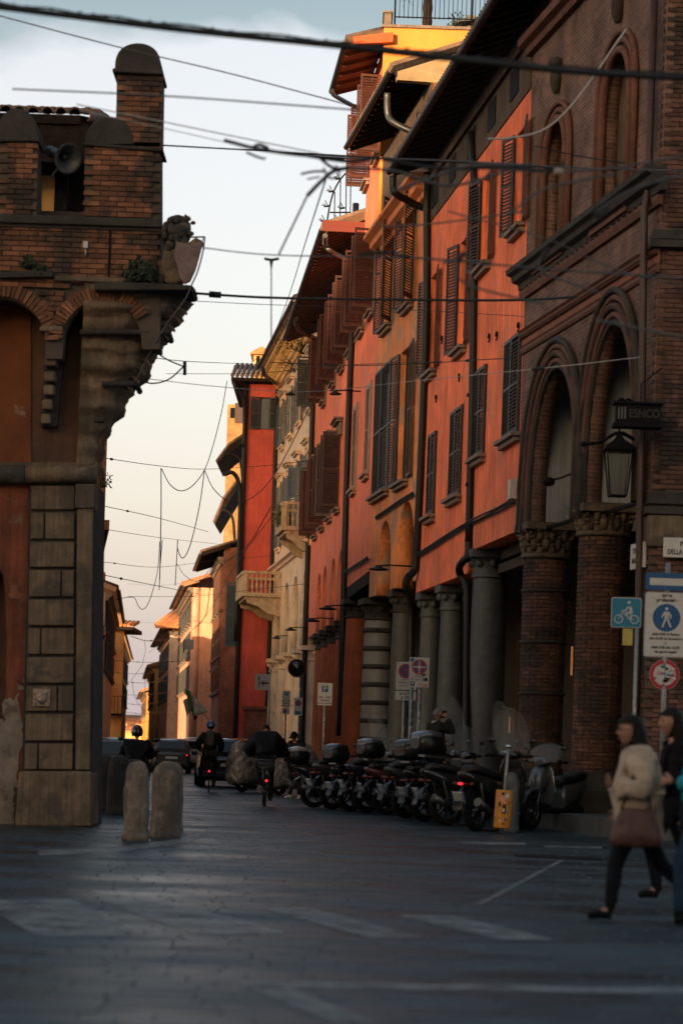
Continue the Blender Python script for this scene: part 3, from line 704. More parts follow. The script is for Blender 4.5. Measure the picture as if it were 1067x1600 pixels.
for x, y in ((741, 330), (739, 470), (736, 620), (734, 760)):
    t, z = T(FA, x, y, 0.08); g.lathe([(0.086, 0), (0.105, 0), (0.105, 0.07), (0.086, 0.07)], (t, 0.08, z), 10)
g.obj('pipe_bracket', M_black, ra)
# bundled cable run along the facade
def facade_cable(F, root, px, o_=0.06, r=0.022, n=3, m=None):
    b = MB()
    for k in range(n):
        pts = []
        for i, (x, y) in enumerate(px):
            t, z = T(F, x, y, o_); pts.append((t, o_+0.02*k, z+0.035*k-0.03+random.uniform(-0.01, 0.01)))
        b.tube(catmull(pts, 5), r, 5)
    return b.obj('cable_run', m or M_cable, root)
facade_cable(FA, ra, [(803, 783), (780, 796), (755, 808), (727, 822), (700, 838), (675, 855), (648, 872)])
# wall anchors / eye bolts
b = MB()
for x, y in ((813, 511), (779, 525), (767, 528), (693, 531), (720, 590), (684, 623)):
    t, z = T(FA, x, y); b.tube([(t+0.09*math.cos(u), 0.05, z+0.09*math.sin(u)) for u in [k*0.75 for k in range(8)]], 0.018, 5)
b.obj('wall_ring', M_black, ra)
bx = MB(); t, z = T(FA, 798, 757, 0.1); bx.box(t-0.12, t+0.12, 0.0, 0.14, z-0.3, z+0.1); bx.obj('junction_box', M_white, ra, 0.01)
for x, ytop, r in ((766, 858, 0.40), (708, 917, 0.31), (675, 932, 0.30)):
    t, z = T(FA, x, ytop, -0.40); column(ra, t, -0.40, 0.3, (zs1 if x > 735 else zs2)-0.002, r, M_granite, M_granite)
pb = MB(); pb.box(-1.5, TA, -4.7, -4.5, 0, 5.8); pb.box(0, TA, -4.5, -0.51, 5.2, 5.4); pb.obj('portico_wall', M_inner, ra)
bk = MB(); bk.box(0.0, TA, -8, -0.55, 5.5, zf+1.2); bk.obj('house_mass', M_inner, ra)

# ---- B3: ochre house with two arches
FC = Fac((1.74, 61.0), (0.64, 68.97))
rc = FC.root('ochre_arched_house', 'narrow stained ochre house with two dark arches left of the red house', 'building')
TC = FC.len
h = []; sp = []
for xl, xr, yt, yb, n_, f_, wf in ((595, 622, 326, 506, 150, 170, 1), (627, 657, 292, 472, 150, 168, 1), (586, 610, 577, 768, 1, 1, 1), (614, 650, 547, 750, 176, 174, 1)):
    a, b, z0, z1 = wpix(FC, xl, xr, yt, yb)
    if n_ > 10: q = (b-a)*0.27; a, b = a+q, b-q
    else: a, b = a+0.06, b-0.06
    a = max(a, 0.12); b = min(b, TC-0.1)
    h.append(rect(a, b, z0, z1)); sp.append((a, b, z0, z1, n_, f_))
B1 = pxarch(FC, 589, 609, 900, 812); B2 = pxarch(FC, 619, 645, 890, 790)
B1 = (B1[0], B1[1]*1.05, B1[2], 0.25); B2 = (B2[0], min(B2[1]*1.05, B2[0]-0.15), B2[2], 0.25)
zi = T(FC, 600, 925)[1]; zt = 15.3
zgt = T(FC, 600, 140, 1.0)[1]-0.05
link('wall', wallmesh(bottom_path(0, TC, zi, [B2, B1])+[(TC, zgt), (0, zgt)], h, 0.5), M_ochre, rc)
for k_, s in enumerate(sp): window(rc, *s, M_shk if k_ == 2 else M_shb)
facade_cable(FC, rc, [(647, 772), (625, 785), (600, 802), (588, 810)])
eave(rc, 0, TC, T(FC, 600, 140, 1.0)[1], 1.0, fascia=True)
cornice(rc, 0, TC, zt, [(-0.4, 0), (0.1, 0), (0.12, 0.12), (0.3, 0.2), (0.32, 0.35), (0.5, 0.45), (0.5, 0.55), (-0.4, 0.6)], M_ochre)
MB().box(0.0, TC, -0.3, 0.02, zt+0.58, zgt-0.02).obj('attic_shade_panel', mat('dirt_and_shade_frieze', (0.11, 0.07, 0.045)), rc)  # dark panel over the attic wall, painted in for the shade under the eave
gb = MB(); zg_ = T(FC, 600, 140, 1.0)[1]
gb.add([(-0.002, y_, z_) for y_, z_ in ((0.9, zg_-0.15), (0.9, zg_+0.06), (-5, zg_+2.3), (-5, zg_-0.15))]+[(0.25, y_, z_) for y_, z_ in ((0.9, zg_-0.15), (0.9, zg_+0.06), (-5, zg_+2.3), (-5, zg_-0.15))], [(0, 1, 2, 3), (7, 6, 5, 4), (0, 4, 5, 1), (1, 5, 6, 2), (2, 6, 7, 3), (3, 7, 4, 0)])
gb.obj('gable_end', mat('grey_gable', (0.34, 0.24, 0.13), 0.9, var=0.4, scale=1.2), rc)
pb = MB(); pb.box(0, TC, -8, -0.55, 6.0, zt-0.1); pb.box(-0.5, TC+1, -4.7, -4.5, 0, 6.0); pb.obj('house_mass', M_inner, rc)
t, _ = T(FC, 588, 1000, -0.35); column(rc, t, -0.4, 0.3, zi-0.002, 0.44, mat('blue_grey_granite', (0.21, 0.215, 0.22), 0.6, var=0.15, scale=4, streak=0.2), M_darkst, True)
t, _ = T(FC, 626, 1000, -0.35); column(rc, t, -0.4, 0.3, zi-0.002, 0.32, M_granite, M_darkst)
pz_ = [(T(FC, x, y, o_)[0], o_, T(FC, x, y, o_)[1]) for x, y, o_ in ((668, 270, 0.2), (667, 330, 0.12), (666, 500, 0.1), (656, 760, 0.1), (650, 872, 0.1), (648, 890, 0.12), (637, 902, 0.25), (634, 915, 0.28), (640, 930, 0.15), (642, 970, 0.05), (640, 1120, 0.05))]
pipe(rc, pz_, 0.10)
p2 = [(T(FC, x, y, o_)[0], o_, T(FC, x, y, o_)[1]) for x, y, o_ in ((614, 275, 1.0), (616, 300, 0.95), (640, 315, 0.5), (662, 325, 0.12))]
pipe(rc, p2, 0.09)
p3 = [(T(FC, x, y, o_)[0], o_, T(FC, x, y, o_)[1]) for x, y, o_ in ((605, 145, 1.0), (606, 178, 0.95), (616, 192, 0.8), (648, 208, 0.3))]
pipe(rc, p3, 0.085, M_pipeg)

# ---- B4: coral house; tall near part with a terrace, lower far part
FD = Fac((0.64, 68.97), (-1.457, 95.2))
rd = FD.root('coral_shuttered_house', 'long coral house with maroon shutters, an orange end wall and a roof terrace', 'building')
TD = FD.len
ts = 5.6                       # where the tall part stops
zlo = 17.2
ztall = T(FD, 600, 70, 0)[1]
holes = []; up = []
for x, y in ((581, 503), (566, 522), (549, 549), (536, 570), (523, 592), (508, 618)):
    t, z = T(FD, x, y); up.append((t, z))
zu = sum(z for t, z in up)/len(up)
lo_ = []
for x, y in ((573, 752), (553, 770), (529, 787), (517, 802), (505, 820), (494, 838)):
    t, z = T(FD, x, y); lo_.append((t, z))
zl2 = sum(z for t, z in lo_)/len(lo_)
hu = T(FD, 578, 366)[1]-T(FD, 578, 498)[1]
for i, (t, z) in enumerate(up):
    holes.append(rect(t-0.6, t+0.6, zu, zu+2.35))
for i, (t, z) in enumerate(lo_): holes.append(rect(t-0.6, t+0.6, zl2, zl2+2.5))
arcs = []
for x, yt in ((499, 896), (508, 884), (521, 872), (533, 858)):
    t, z = T(FD, x, yt); arcs.append((t, 1.15, z-1.3, 0.13))
arcs.sort(); zb = T(FD, 500, 985)[1]
tst = T(FD, 538, 940)[0]; zbeam = T(FD, 560, 905)[1]
low = [(0, zbeam), (tst, zbeam), (tst, zb)]+bottom_path(tst, TD, zb, arcs)[1:]
ztw = zlo-0.1
outer = low+[(TD, ztw), (ts, ztw), (ts, ztall), (0, ztall)]
link('wall', wallmesh(outer, holes, 0.5), M_coral, rd)
for i, (t, z) in enumerate(up):
    window(rd, t-0.6, t+0.6, zu, zu+2.35, (98, 95, 92, 100, 95, 92)[i], (80, 88, 85, 90, 80, 86)[i], M_shm if i else M_shm, sur=M_sill)
for i, (t, z) in enumerate(lo_):
    if i < 2: window(rd, t-0.6, t+0.6, zl2, zl2+2.5, 3, 3, M_shg, sur=M_shg, sillm=M_shg)
    else: window(rd, t-0.6, t+0.6, zl2, zl2+2.5, (0, 0, 92, 70, 88, 90)[i], (0, 0, 84, 80, 92, 86)[i], M_shm if i > 3 else M_shb, hood=M_sill)
# top-floor windows of the tall part, seen under its roof
for (xr, xl, yt, yb, n_, f_) in ((571, 561, 178, 285, 90, 80),):
    t = T(FD, 575, 230)[0]; z0 = T(FD, 575, 285)[1]
    window(rd, 1.0, 2.2, z0, z0+2.2, 95, 85, M_shm); window(rd, 4.4, 5.6, z0, z0+2.2, 96, 88, M_shm)
facade_cable(FD, rd, [(576, 872), (560, 882), (545, 892), (538, 897)])
facade_cable(FD, rd, [(590, 470), (575, 500), (545, 545), (520, 575), (505, 590)], r=0.014, n=2, m=M_cableg)
# end wall facing the square, lit by the low sun
ew = MB(); X0 = (P(598, 100, 68.9)).x; X1 = 9.2
ztop = P(640, 44, 68.9).z
ew.box(X0, X1, 68.92, 75.0, 15.4, ztop); MD = Matrix.Rotation(-FD.rz, 4, 'Z') @ Matrix.Translation(-FD.a)
ew.v = [tuple(MD @ Vector(v)) for v in ew.v]; ew.obj('end_wall', M_orange, rd)
cp = MB(); cp.box(X0-0.06, X1, 68.84, 75.0, ztop, ztop+0.08); cp.v = [tuple(MD @ Vector(v)) for v in cp.v]; cp.obj('coping', M_sill, rd)
# railing
rl = MB(); zr_ = ztop+0.08; xr0 = P(617, 20, 69).x
for k in range(34):
    X = xr0+k*0.127; hh = 1.1
    rl.tube([(X, 69.0, zr_+(0.22 if k % 1 == 0 else 0)), (X, 69.0, zr_+1.3)], 0.011, 5)
rl.bar((xr0, 69, zr_+0.26), (xr0+4.3, 69, zr_+0.26), 0.03, 0.03); rl.bar((xr0, 69, zr_+1.28), (xr0+4.3, 69, zr_+1.28), 0.04, 0.04)
for X in (xr0, xr0+2.2): rl.tube([(X, 69.02, zr_-0.1), (X, 69.02, zr_+1.4)], 0.03, 6)
rl.v = [tuple(MD @ Vector(v)) for v in rl.v]; rl.obj('railing', M_black, rd)
# roof over the street side of the tall part
g0 = T(FD, 548, 68, 1.35); 
eave(rd, 0.0, 5.3, 21.3, 1.12, back=0.0, rise=0.3, soff=mat('brown_soffit', (0.13, 0.075, 0.045), 0.8, var=0.3, scale=3), tiles=M_tile, raft=0.9)
rr_ = MB(); q0 = P(552, 58, 68.75); q1 = P(614, 56, 68.75)
rr_.add([(q0.x, 68.7, q0.z), (q1.x, 68.7, q1.z+0.1), (q1.x, 68.7, q1.z-0.18), (q0.x, 68.7, q0.z-0.22), (q0.x, 68.9, q0.z), (q1.x, 68.9, q1.z+0.1), (q1.x, 68.9, q1.z-0.18), (q0.x, 68.9, q0.z-0.22)], [(0, 1, 2, 3), (7, 6, 5, 4), (0, 4, 5, 1), (1, 5, 6, 2), (2, 6, 7, 3), (3, 7, 4, 0)])
rr_.v = [tuple(MD @ Vector(v)) for v in rr_.v]; rr_.obj('verge_board', mat('orange_verge', (0.55, 0.10, 0.03), 0.8, var=0.25, scale=4), rd)
ch = MB(); q = P(602, 55, 68.8); ch.box(q.x-0.05, q.x+0.16, 68.95, 70.6, q.z-0.3, q.z+0.68); ch.box(q.x-0.09, q.x+0.20, 68.9, 70.7, q.z+0.68, q.z+0.74)
ch.v = [tuple(MD @ Vector(v)) for v in ch.v]; ch.obj('parapet', M_sill, rd, 0.01)
pipe(rd, [(T(FD, x, y, o_)[0], o_, T(FD, x, y, o_)[1]) for x, y, o_ in ((519, 142, 1.3), (524, 150, 1.1), (560, 170, 0.2))], 0.07)
pipe(rd, [(T(FD, x, y, 0.1)[0], 0.1, T(FD, x, y, 0.1)[1]) for x, y in ((556, 318), (550, 520), (545, 640), (540, 800), (535, 1000), (530, 1150))], 0.10)
# lower roof with its gutter
r_ = eave(rd, ts, TD, zlo-0.05, 1.25, soff=mat('brown_soffit2', (0.11, 0.065, 0.04), 0.8, var=0.3, scale=3), back=3.0)
fb = MB(); q0 = T(FD, 510, 362, 0); fb.box(ts-0.05, ts+0.0, -0.0, 1.3, zlo-0.05, zlo+0.28); fb.obj('verge_board', mat('maroon_board', (0.16, 0.03, 0.022), 0.7), rd)
pipe(rd, [(T(FD, x, y, o_)[0], o_, T(FD, x, y, o_)[1]) for x, y, o_ in ((508, 368, 1.25), (509, 384, 1.15), (520, 394, 0.9), (536, 402, 0.3))], 0.08, M_pipeg)
pipe(rd, [(T(FD, x, y, o_)[0], o_, T(FD, x, y, o_)[1]) for x, y, o_ in ((463, 498, 1.25), (465, 512, 1.1), (478, 522, 0.6), (491, 528, 0.15))], 0.09)
# fan-shaped anti-climb grille on the lower roof
fg = MB(); Y_ = FD.w(ts, 0, 0).y+0.1
def PL(x, y): return MD @ P(x, y, Y_)
arc = catmull([PL(510, 356), PL(512, 340), PL(516, 318), PL(522, 298), PL(532, 280), PL(545, 266)], 5); fg.tube(arc, 0.025, 6)
for x, y0, y1 in ((523, 300, 357), (532, 282, 357), (541, 272, 355), (548, 266, 350)): fg.tube([PL(x, y0), PL(x-1, y1)], 0.018, 5)
fg.tube([PL(515, 332), PL(548, 332)], 0.025, 5)
for x, y in ((511, 345), (516, 322), (523, 299), (534, 279), (532, 345), (540, 325)):
    for dx, dy in ((-11, -4), (-10, 1), (-8, -9), (-13, -2)): fg.tube([PL(x, y), PL(x+dx*0.6, y+dy*0.3+1), PL(x+dx, y+dy)], 0.014, 4)
fg.obj('spiked_grille', M_black, rd)
# portico bits
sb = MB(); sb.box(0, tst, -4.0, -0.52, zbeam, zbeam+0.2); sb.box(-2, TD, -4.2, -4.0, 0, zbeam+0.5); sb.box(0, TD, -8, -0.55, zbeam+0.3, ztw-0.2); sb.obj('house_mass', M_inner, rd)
bm2 = MB(); bm2.box(0.05, tst, -0.45, 0.03, zbeam-0.38, zbeam-0.003); bm2.obj('timber_beam', M_wood, rd, 0.02)
M_oc = mat('orange_column_plaster', (0.34, 0.085, 0.03), 0.85, var=0.25, scale=1.5, streak=0.2)
t, _ = T(FD, 556, 1000, -0.3); column(rd, t, -0.35, 0.3, zbeam-0.385, 0.42, M_oc, M_darkst)
tt = sorted([a_[0] for a_ in arcs]); 
ppos = [tst+0.15]+[(tt[i]+tt[i+1])/2 for i in range(len(tt)-1)]+[min(tt[-1]+1.5, TD-0.4)]
for t in ppos: column(rd, t, -0.35, 0.3, zb-0.002, 0.33, M_oc, M_darkst)

# ---- B5: cream palace
FE = Fac((-1.457, 95.2), (-3.42, 112.6))
re = FE.root('cream_palace', 'cream stuccoed palace with window hoods, stone balconies and a bracketed cornice', 'building')
TE = FE.len; ze = T(FE, 440, 500, 1.25)[1]
ze = 18.7
pos = [2.0, 6.2, 10.4, 14.6]
zu0 = sum(T(FE, x, y)[1] for x, y in ((486, 640), (459, 668), (446, 690)))/3; zu0 = T(FE, 461, 672)[1]
zl0 = T(FE, 461, 835)[1]; hol = []
for t in pos: hol += [rect(t-0.6, t+0.6, zu0, zu0+2.0), rect(t-0.6, t+0.6, zl0, zl0+2.9)]
arcs = [(t, 1.55, T(FE, 455, 905)[1]-1.55, 0.0) for t in pos]; zb = T(FE, 450, 1020)[1]
link('wall', wallmesh(bottom_path(0, TE, zb, arcs)+[(TE, ze-0.2), (0, ze-0.2)], hol, 0.5), M_cream, re)
for i, t in enumerate(pos):
    window(re, t-0.6, t+0.6, zu0, zu0+2.0, (92, 172, 170, 168)[i], (168, 166, 168, 165)[i], M_shgg if i == 0 else M_shbl, hood=M_cream, sur=M_cream, sillm=M_cream)
    window(re, t-0.6, t+0.6, zl0, zl0+2.9, (172, 165, 168, 170)[i], (160, 150, 165, 168)[i], M_shbl, hood=M_cream, sur=M_cream, sillm=M_cream)
    for t_, w in ((t-2.1, 0.3),):
        cm = column(re, max(t_, 0.5), -0.3, 0.3, zb-0.002, 0.42, M_cream, M_cream)
cm = column(re, TE-0.5, -0.3, 0.3, zb-0.002, 0.42, M_cream, M_cream)
eave(re, 0, TE, ze, 0.95, soff=M_cream, back=3, raft=3)
cornice(re, 0, TE, ze-0.95, [(0, 0), (0.15, 0.02), (0.2, 0.15), (0.3, 0.2), (0.32, 0.35), (0, 0.36)], M_yellow)
cornice(re, 0, TE, ze-0.35, [(0, 0), (0.65, 0.12), (0.8, 0.2), (0.82, 0.36), (0, 0.36)], M_yellow)
for i in range(40):
    t = 0.3+i*(TE-0.6)/39; b = MB(); b.prism([(0.0, ze-0.66), (0.4, ze-0.52), (0.62, ze-0.36), (0.62, ze-0.24), (0.0, ze-0.24)], t-0.09, t+0.09, 'x'); b.obj('bracket', M_yellow, re)
cornice(re, 0, TE, zl0-1.0, [(0, 0), (0.1, 0), (0.15, 0.12), (0.3, 0.16), (0.3, 0.24), (0, 0.26)], M_cream)
def balcony(t0, t1, z, dep):
    b = MB(); b.box(t0, t1, 0, dep, z-0.18, z); b.box(t0+0.1, t1-0.1, 0, dep-0.15, z-0.3, z-0.18); M_bal = mat('balcony_stone', (0.46, 0.33, 0.22), 0.85, var=0.3, scale=5, streak=0.3); s = b.obj('balcony', M_bal, re, 0.015)
    r2 = MB(); r2.box(t0, t1, dep-0.16, dep, z+0.85, z+0.97); r2.box(t0, t0+0.16, 0, dep-0.16, z+0.85, z+0.97); r2.box(t1-0.16, t1, 0, dep-0.16, z+0.85, z+0.97)
    r2.box(t0, t0+0.2, dep-0.2, dep, z, z+0.85); r2.box(t1-0.2, t1, dep-0.2, dep, z, z+0.85); r2.box(t0, t0+0.14, 0, 0.2, z, z+0.85)
    prof = [(0.05, 0), (0.05, 0.05), (0.03, 0.1), (0.065, 0.3), (0.03, 0.55), (0.03, 0.7), (0.05, 0.78), (0.05, 0.85)]
    n = int((t1-t0-0.4)/0.2)
    for i in range(n): r2.lathe(prof, (t0+0.3+i*(t1-t0-0.6)/(n-1), dep-0.1, z), 8)
    for i in range(int(dep/0.2)-1): r2.lathe(prof, (t0+0.08, 0.3+i*0.2, z), 8)
    r2.obj('balustrade', M_bal, s)
    for t in (t0+0.25, t1-0.25):
        k = MB(); k.prism([(0, z-0.3), (dep-0.2, z-0.3), (dep-0.25, z-0.48), (dep*0.55, z-0.62), (dep*0.35, z-0.9), (0, z-1.05)], t-0.13, t+0.13, 'x'); k.obj('console', M_bal, s, 0.02)
    return s
ta = T(FE, 466, 860, 0.9); balcony(0.4, 3.6, zl0-0.25, 1.15)
tb = T(FE, 430, 905, 0.5); balcony(TE-4.6, TE-0.3, T(FE, 425, 905, 1.2)[1], 1.75)
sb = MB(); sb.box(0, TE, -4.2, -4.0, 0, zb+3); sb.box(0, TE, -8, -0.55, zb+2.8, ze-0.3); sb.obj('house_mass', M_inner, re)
pipe(re, [(T(FE, x, y, o_)[0], o_, T(FE, x, y, o_)[1]) for x, y, o_ in ((411, 575, 1.25), (413, 585, 1.15), (424, 594, 0.6), (433, 600, 0.12))], 0.09)
pipe(re, [(TE-0.1, 0.1, T(FE, 436, 604, 0.1)[1]), (TE-0.1, 0.1, 9), (TE-0.1, 0.1, 0.3)], 0.10)
pipe(re, [(0.1, 0.1, T(FE, 492, 530, 0.1)[1]), (0.1, 0.1, 9), (0.1, 0.1, 0.3)], 0.11)

# ================================================================== houses further down the street
def house(name, label, F, H, m, rows, cols, shut=M_shb, eo=0.7, tiles=M_tile, back=6.0, ground=3.2, arch=False, w=1.0, h=1.7, z0=0.0, gutter=True, rise=0.35, hood=None, swing=175):
    root = F.root(name, label, 'building'); L_ = F.len
    hol = []; 
    zs = [ground+1.0+(H-ground-1.0)*i/rows for i in range(rows)]
    ts = [L_*(j+0.5)/cols for j in range(cols)]
    hh = min(h, (H-ground)/rows*0.62)
    for z in zs:
        for t in ts: hol.append(rect(t-w/2, t+w/2, z, z+hh))
    if arch: out = bottom_path(0, L_, 0, [(t, min(1.2, L_/cols*0.36), 1.6, 0) for t in ts])
    else: out = [(0, 0), (L_, 0)]
    link('wall', wallmesh(out+[(L_, H), (0, H)], hol, 0.4), m, root)
    for z in zs:
        for t in ts: window(root, t-w/2, t+w/2, z, z+hh, swing, swing, shut)
    b = MB(); b.box(0, L_, -back, -0.42, 0, H); b.obj('house_mass', m, root)
    eave(root, -0.2, L_+0.2, H+0.05, eo, back=back*0.6, tiles=tiles, rise=rise, gutter=gutter, raft=0.7, soff=(M_wood if eo == 1.1 else mat('pale_soffit', (0.34, 0.20, 0.12), 0.8)), th=0.09)
    c = MB(); c.prism([(0, H-0.35), (0.12, H-0.33), (0.16, H-0.2), (0.3, H-0.12), (0.3, H), (0, H)], 0, L_, 'x'); c.obj('cornice', M_yellow if m is M_yellow else M_sill, root)
    return root
# B6 crimson house that stands out into the street
F6 = Fac((-2.2, 112.6), (-4.86, 112.6))
z6 = P(400, 600, 112.6).z
r6 = F6.root('crimson_house', 'deep red house jutting into the street with a tiled eave, end wall facing the square', 'building')
ws = T(F6, 421, 646); am = T(F6, 423, 1110)
wo_h = rect(ws[0]-0.45, ws[0]+0.45, ws[1]-0.75, ws[1]+0.75)
link('wall', wallmesh(bottom_path(0, F6.len, 0, [(0.75, 0.7, T(F6, 420, 1085)[1]-0.7, 0)])+[(F6.len, z6), (0, z6)], [wo_h], 0.4), M_crimson, r6)
window(r6, ws[0]-0.45, ws[0]+0.45, ws[1]-0.75, ws[1]+0.75, 0, 165, M_shgg, sill=False)
b = MB(); b.box(0, F6.len, -8, -0.42, 0, z6); b.obj('house_mass', M_crimson, r6)
rf = MB(); rf.box(-0.3, F6.len+0.8, -8.5, 0.55, z6+0.05, z6+0.2); r = rf.obj('roof', M_wood, r6)
tl = MB()
for i in range(17):
    t = -0.2+i*0.225; tl.tube([(t, 0.62, z6+0.27), (t, -4, z6+1.5)], 0.10, 6); tl.tube([(t, 0.5, z6+0.24), (t+0.11, -4, z6+1.42)], 0.07, 6)
tl.obj('tile_courses', M_tile, r, kind='stuff')
for x0, x1 in ((F6.len+0.03, F6.len+0.05),):
    for z0 in (5.4,):
        me = leaf_mesh(0.75, 3.0, M_shbl)
        for dy in (-0.25, 0.0):
            o = link('shutter', me, None, r6); o.location = (F6.len, -0.3+dy, P(365, 1010, 112.6).z); o.rotation_euler = (0, 0, R(8))
me = leaf_mesh(0.42, 3.3, M_shbl); o = link('shutter', me, None, r6); o.location = (0.75, 0.06, P(413, 1030, 112.6).z)
base = MB(); base.box(F6.len-1.7, F6.len-0.3, 0.0, 0.35, 0, P(388, 1108, 112).z); base.box(F6.len-1.8, F6.len-0.2, 0.0, 0.45, P(388, 1108, 112).z, P(388, 1103, 112).z); base.obj('brick_base', M_brF, r6)
pipe(r6, [(F6.len+0.1, 0.1, z6), (F6.len+0.1, 0.12, 8), (F6.len+0.1, 0.1, 0.2)], 0.11)
pipe(r6, [(F6.len+0.7, 0.5, z6), (F6.len+0.55, 0.5, z6-0.3), (F6.len+0.2, 0.3, z6-0.8), (F6.len+0.13, 0.15, z6-1.6), (F6.len+0.12, 0.12, z6-3)], 0.10)
pipe(r6, [(F6.len+1.0, 0.3, z6-4.3), (F6.len+0.6, 0.3, z6-4.2), (F6.len+0.3, 0.25, z6-4.7), (F6.len+0.2, 0.2, z6-6), (F6.len+0.2, 0.2, 6)], 0.10)
# chimney pots tower with a gable cap, lit
def tower(name, label, xl, xr, yt, Y, m, cap=True, cat='tower', dep=2.0, openings=True):
    c = P((xl+xr)/2, yt, Y); w = (xr-xl)/FP*Y; H = c.z
    root = empty(name, (c.x, Y, 0), 0, label, cat)
    b = MB(); b.box(-w/2, w/2, 0, dep, 0, H); b.obj('wall', m, root)
    if cap:
        r = MB(); r.prism([(-w*0.72, H), (0, H+w*0.42), (w*0.72, H), (w*0.72, H-0.08), (-w*0.72, H-0.08)], -0.25, dep+0.25, 'y'); r.obj('roof', M_tileo, root)
    if openings:
        for s in (-1, 1): MB().box(s*w*0.22-w*0.13, s*w*0.22+w*0.13, -0.012, 0.05, H-w*0.75, H-w*0.18).obj('opening', M_black, root)
    return root
tower('chimney_tower', 'tall sunlit chimney with gabled tile cap above the crimson house', 397, 421, 552, 119, M_yellow, cat='chimney')
tw = tower('brick_tower', 'sunlit yellow brick tower rising left of the crimson house', 356, 385, 632, 135, M_brY, cap=False, dep=5)
b = MB(); c = P(377, 655, 134.9); b.box(c.x+5.56 if False else -0.1, 0.45, -0.06, 0.03, c.z-0.2, c.z+0.9); b.obj('window', M_shb, tw)
# middle roofs peeking out left of the crimson house
def canopy(label, xl, xr, yt, yb, Y, m=M_wood):
    a = P(xl, yb, Y); c = P(xr, yt, Y)
    root = empty('projecting_roof', (a.x, Y, a.z), 0, label, 'roof', 'projecting roofs left of the crimson house')
    w = c.x-a.x; h = c.z-a.z
    b = MB(); b.prism([(0, 0), (0.0, 0.12), (w*0.4, h*0.62), (w, h), (w, h-0.3), (w*0.45, h*0.40)], -0.6, 5, 'y'); b.obj('soffit', m, root)
    pipe(root, [(0.1, -0.7, h*0.1), (w*0.35, -0.7, h*0.35), (w*0.8, -0.7, h*0.2), (w*0.95, -0.7, -0.6), (w, -0.7, -1.6)], 0.07)
    t = MB()
    for i in range(int(5/0.25)): t.tube([(-0.05, -0.5+i*0.25, 0.16), (w*0.4, -0.5+i*0.25, h*0.62+0.08), (w, -0.5+i*0.25, h+0.08)], 0.09, 6)
    t.obj('tile_courses', M_tile, root, kind='stuff'); return root
canopy('dark tiled roof edge jutting left, the uppermost below the crimson roof', 341, 384, 682, 728, 121)
canopy('small dark tiled roof edge jutting left in the middle of the wall', 337, 372, 756, 822, 124)
FB1 = Fac((-6.25, 122), (-7.3, 134)); zb1 = P(345, 870, 122).z
rbk = house('brick_house', 'dark brick house with upright piers and a low tiled eave past the crimson house', FB1, zb1, M_brF, 2, 4, M_shk, 1.1, w=0.9, h=1.8, ground=4.2)
e1 = MB(); e1.box(-6.25, -4.4, 122.0, 126, 0, zb1+0.5); e1.v = [tuple(Matrix.Rotation(-FB1.rz, 4, 'Z') @ Matrix.Translation(-FB1.a) @ Vector(v)) for v in e1.v]; e1.obj('end_wall', M_brF, rbk)
st = MB()
for z in (zb1*0.35, zb1*0.52, zb1*0.74): st.box(-0.06, FB1.len, -0.02, 0.14, z, z+0.16)
for i in range(8): st.box(0.5+i*1.45, 0.72+i*1.45, 0, 0.10, zb1*0.36+0.17, zb1-0.4)
st.obj('string_course', M_terra, rbk)
FP2 = Fac((-8.6, 136), (-11.0, 161)); zp2 = P(318, 935, 136).z
house('pink_house', 'pink house with grey shutters beyond the dark brick house', FP2, zp2+0.6, M_pink, 3, 7, M_shgg, 0.6, M_tileo, gutter=True)
FP3 = Fac((-11.85, 166), (-15.2, 200)); zp3 = P(272, 985, 166).z
rp3 = house('pink_corner_house', 'pink corner house with sunlit yellow end wall and an orange hipped roof', FP3, zp3, M_pink, 2, 8, M_shbl, 0.7, M_tileo)
M3 = Matrix.Rotation(-FP3.rz, 4, 'Z') @ Matrix.Translation(-FP3.a)
e1 = MB(); e1.box(-11.85, -9.0, 166.0, 172, 0, zp3+0.3); e1.v = [tuple(M3 @ Vector(v)) for v in e1.v]; e1.obj('end_wall', M_yellow, rp3)
e2 = MB(); e2.box(-12.0, -11.35, 165.7, 166.3, 0, zp3-0.1); e2.v = [tuple(M3 @ Vector(v)) for v in e2.v]; e2.obj('corner_strip', M_cream, rp3)
e3 = MB()
for i in range(22): e3.tube([(-13.0+i*0.2, 165.4, zp3+0.35), (-11.6+i*0.16, 170, zp3+1.9)], 0.10, 6)
e3.box(-13.0, -8.9, 165.4, 166, zp3+0.12, zp3+0.28)
e3.v = [tuple(M3 @ Vector(v)) for v in e3.v]; e3.obj('hip_tiles', M_tileo, rp3, kind='stuff')
FP4 = Fac((-15.6, 200), (-19.2, 240)); house('ochre_far_house', 'low ochre house far down the right side of the street', FP4, P(250, 1045, 200).z, M_yellow, 2, 8, M_shb, 0.6, M_tileo)
FP5 = Fac((-19.6, 242), (-24.0, 290)); house('yellow_far_house', 'last yellow house visible at the far right end of the street', FP5, P(240, 1092, 242).z+0.6, M_orange, 1, 8, M_shb, 0.6, M_tileo, ground=2.6)
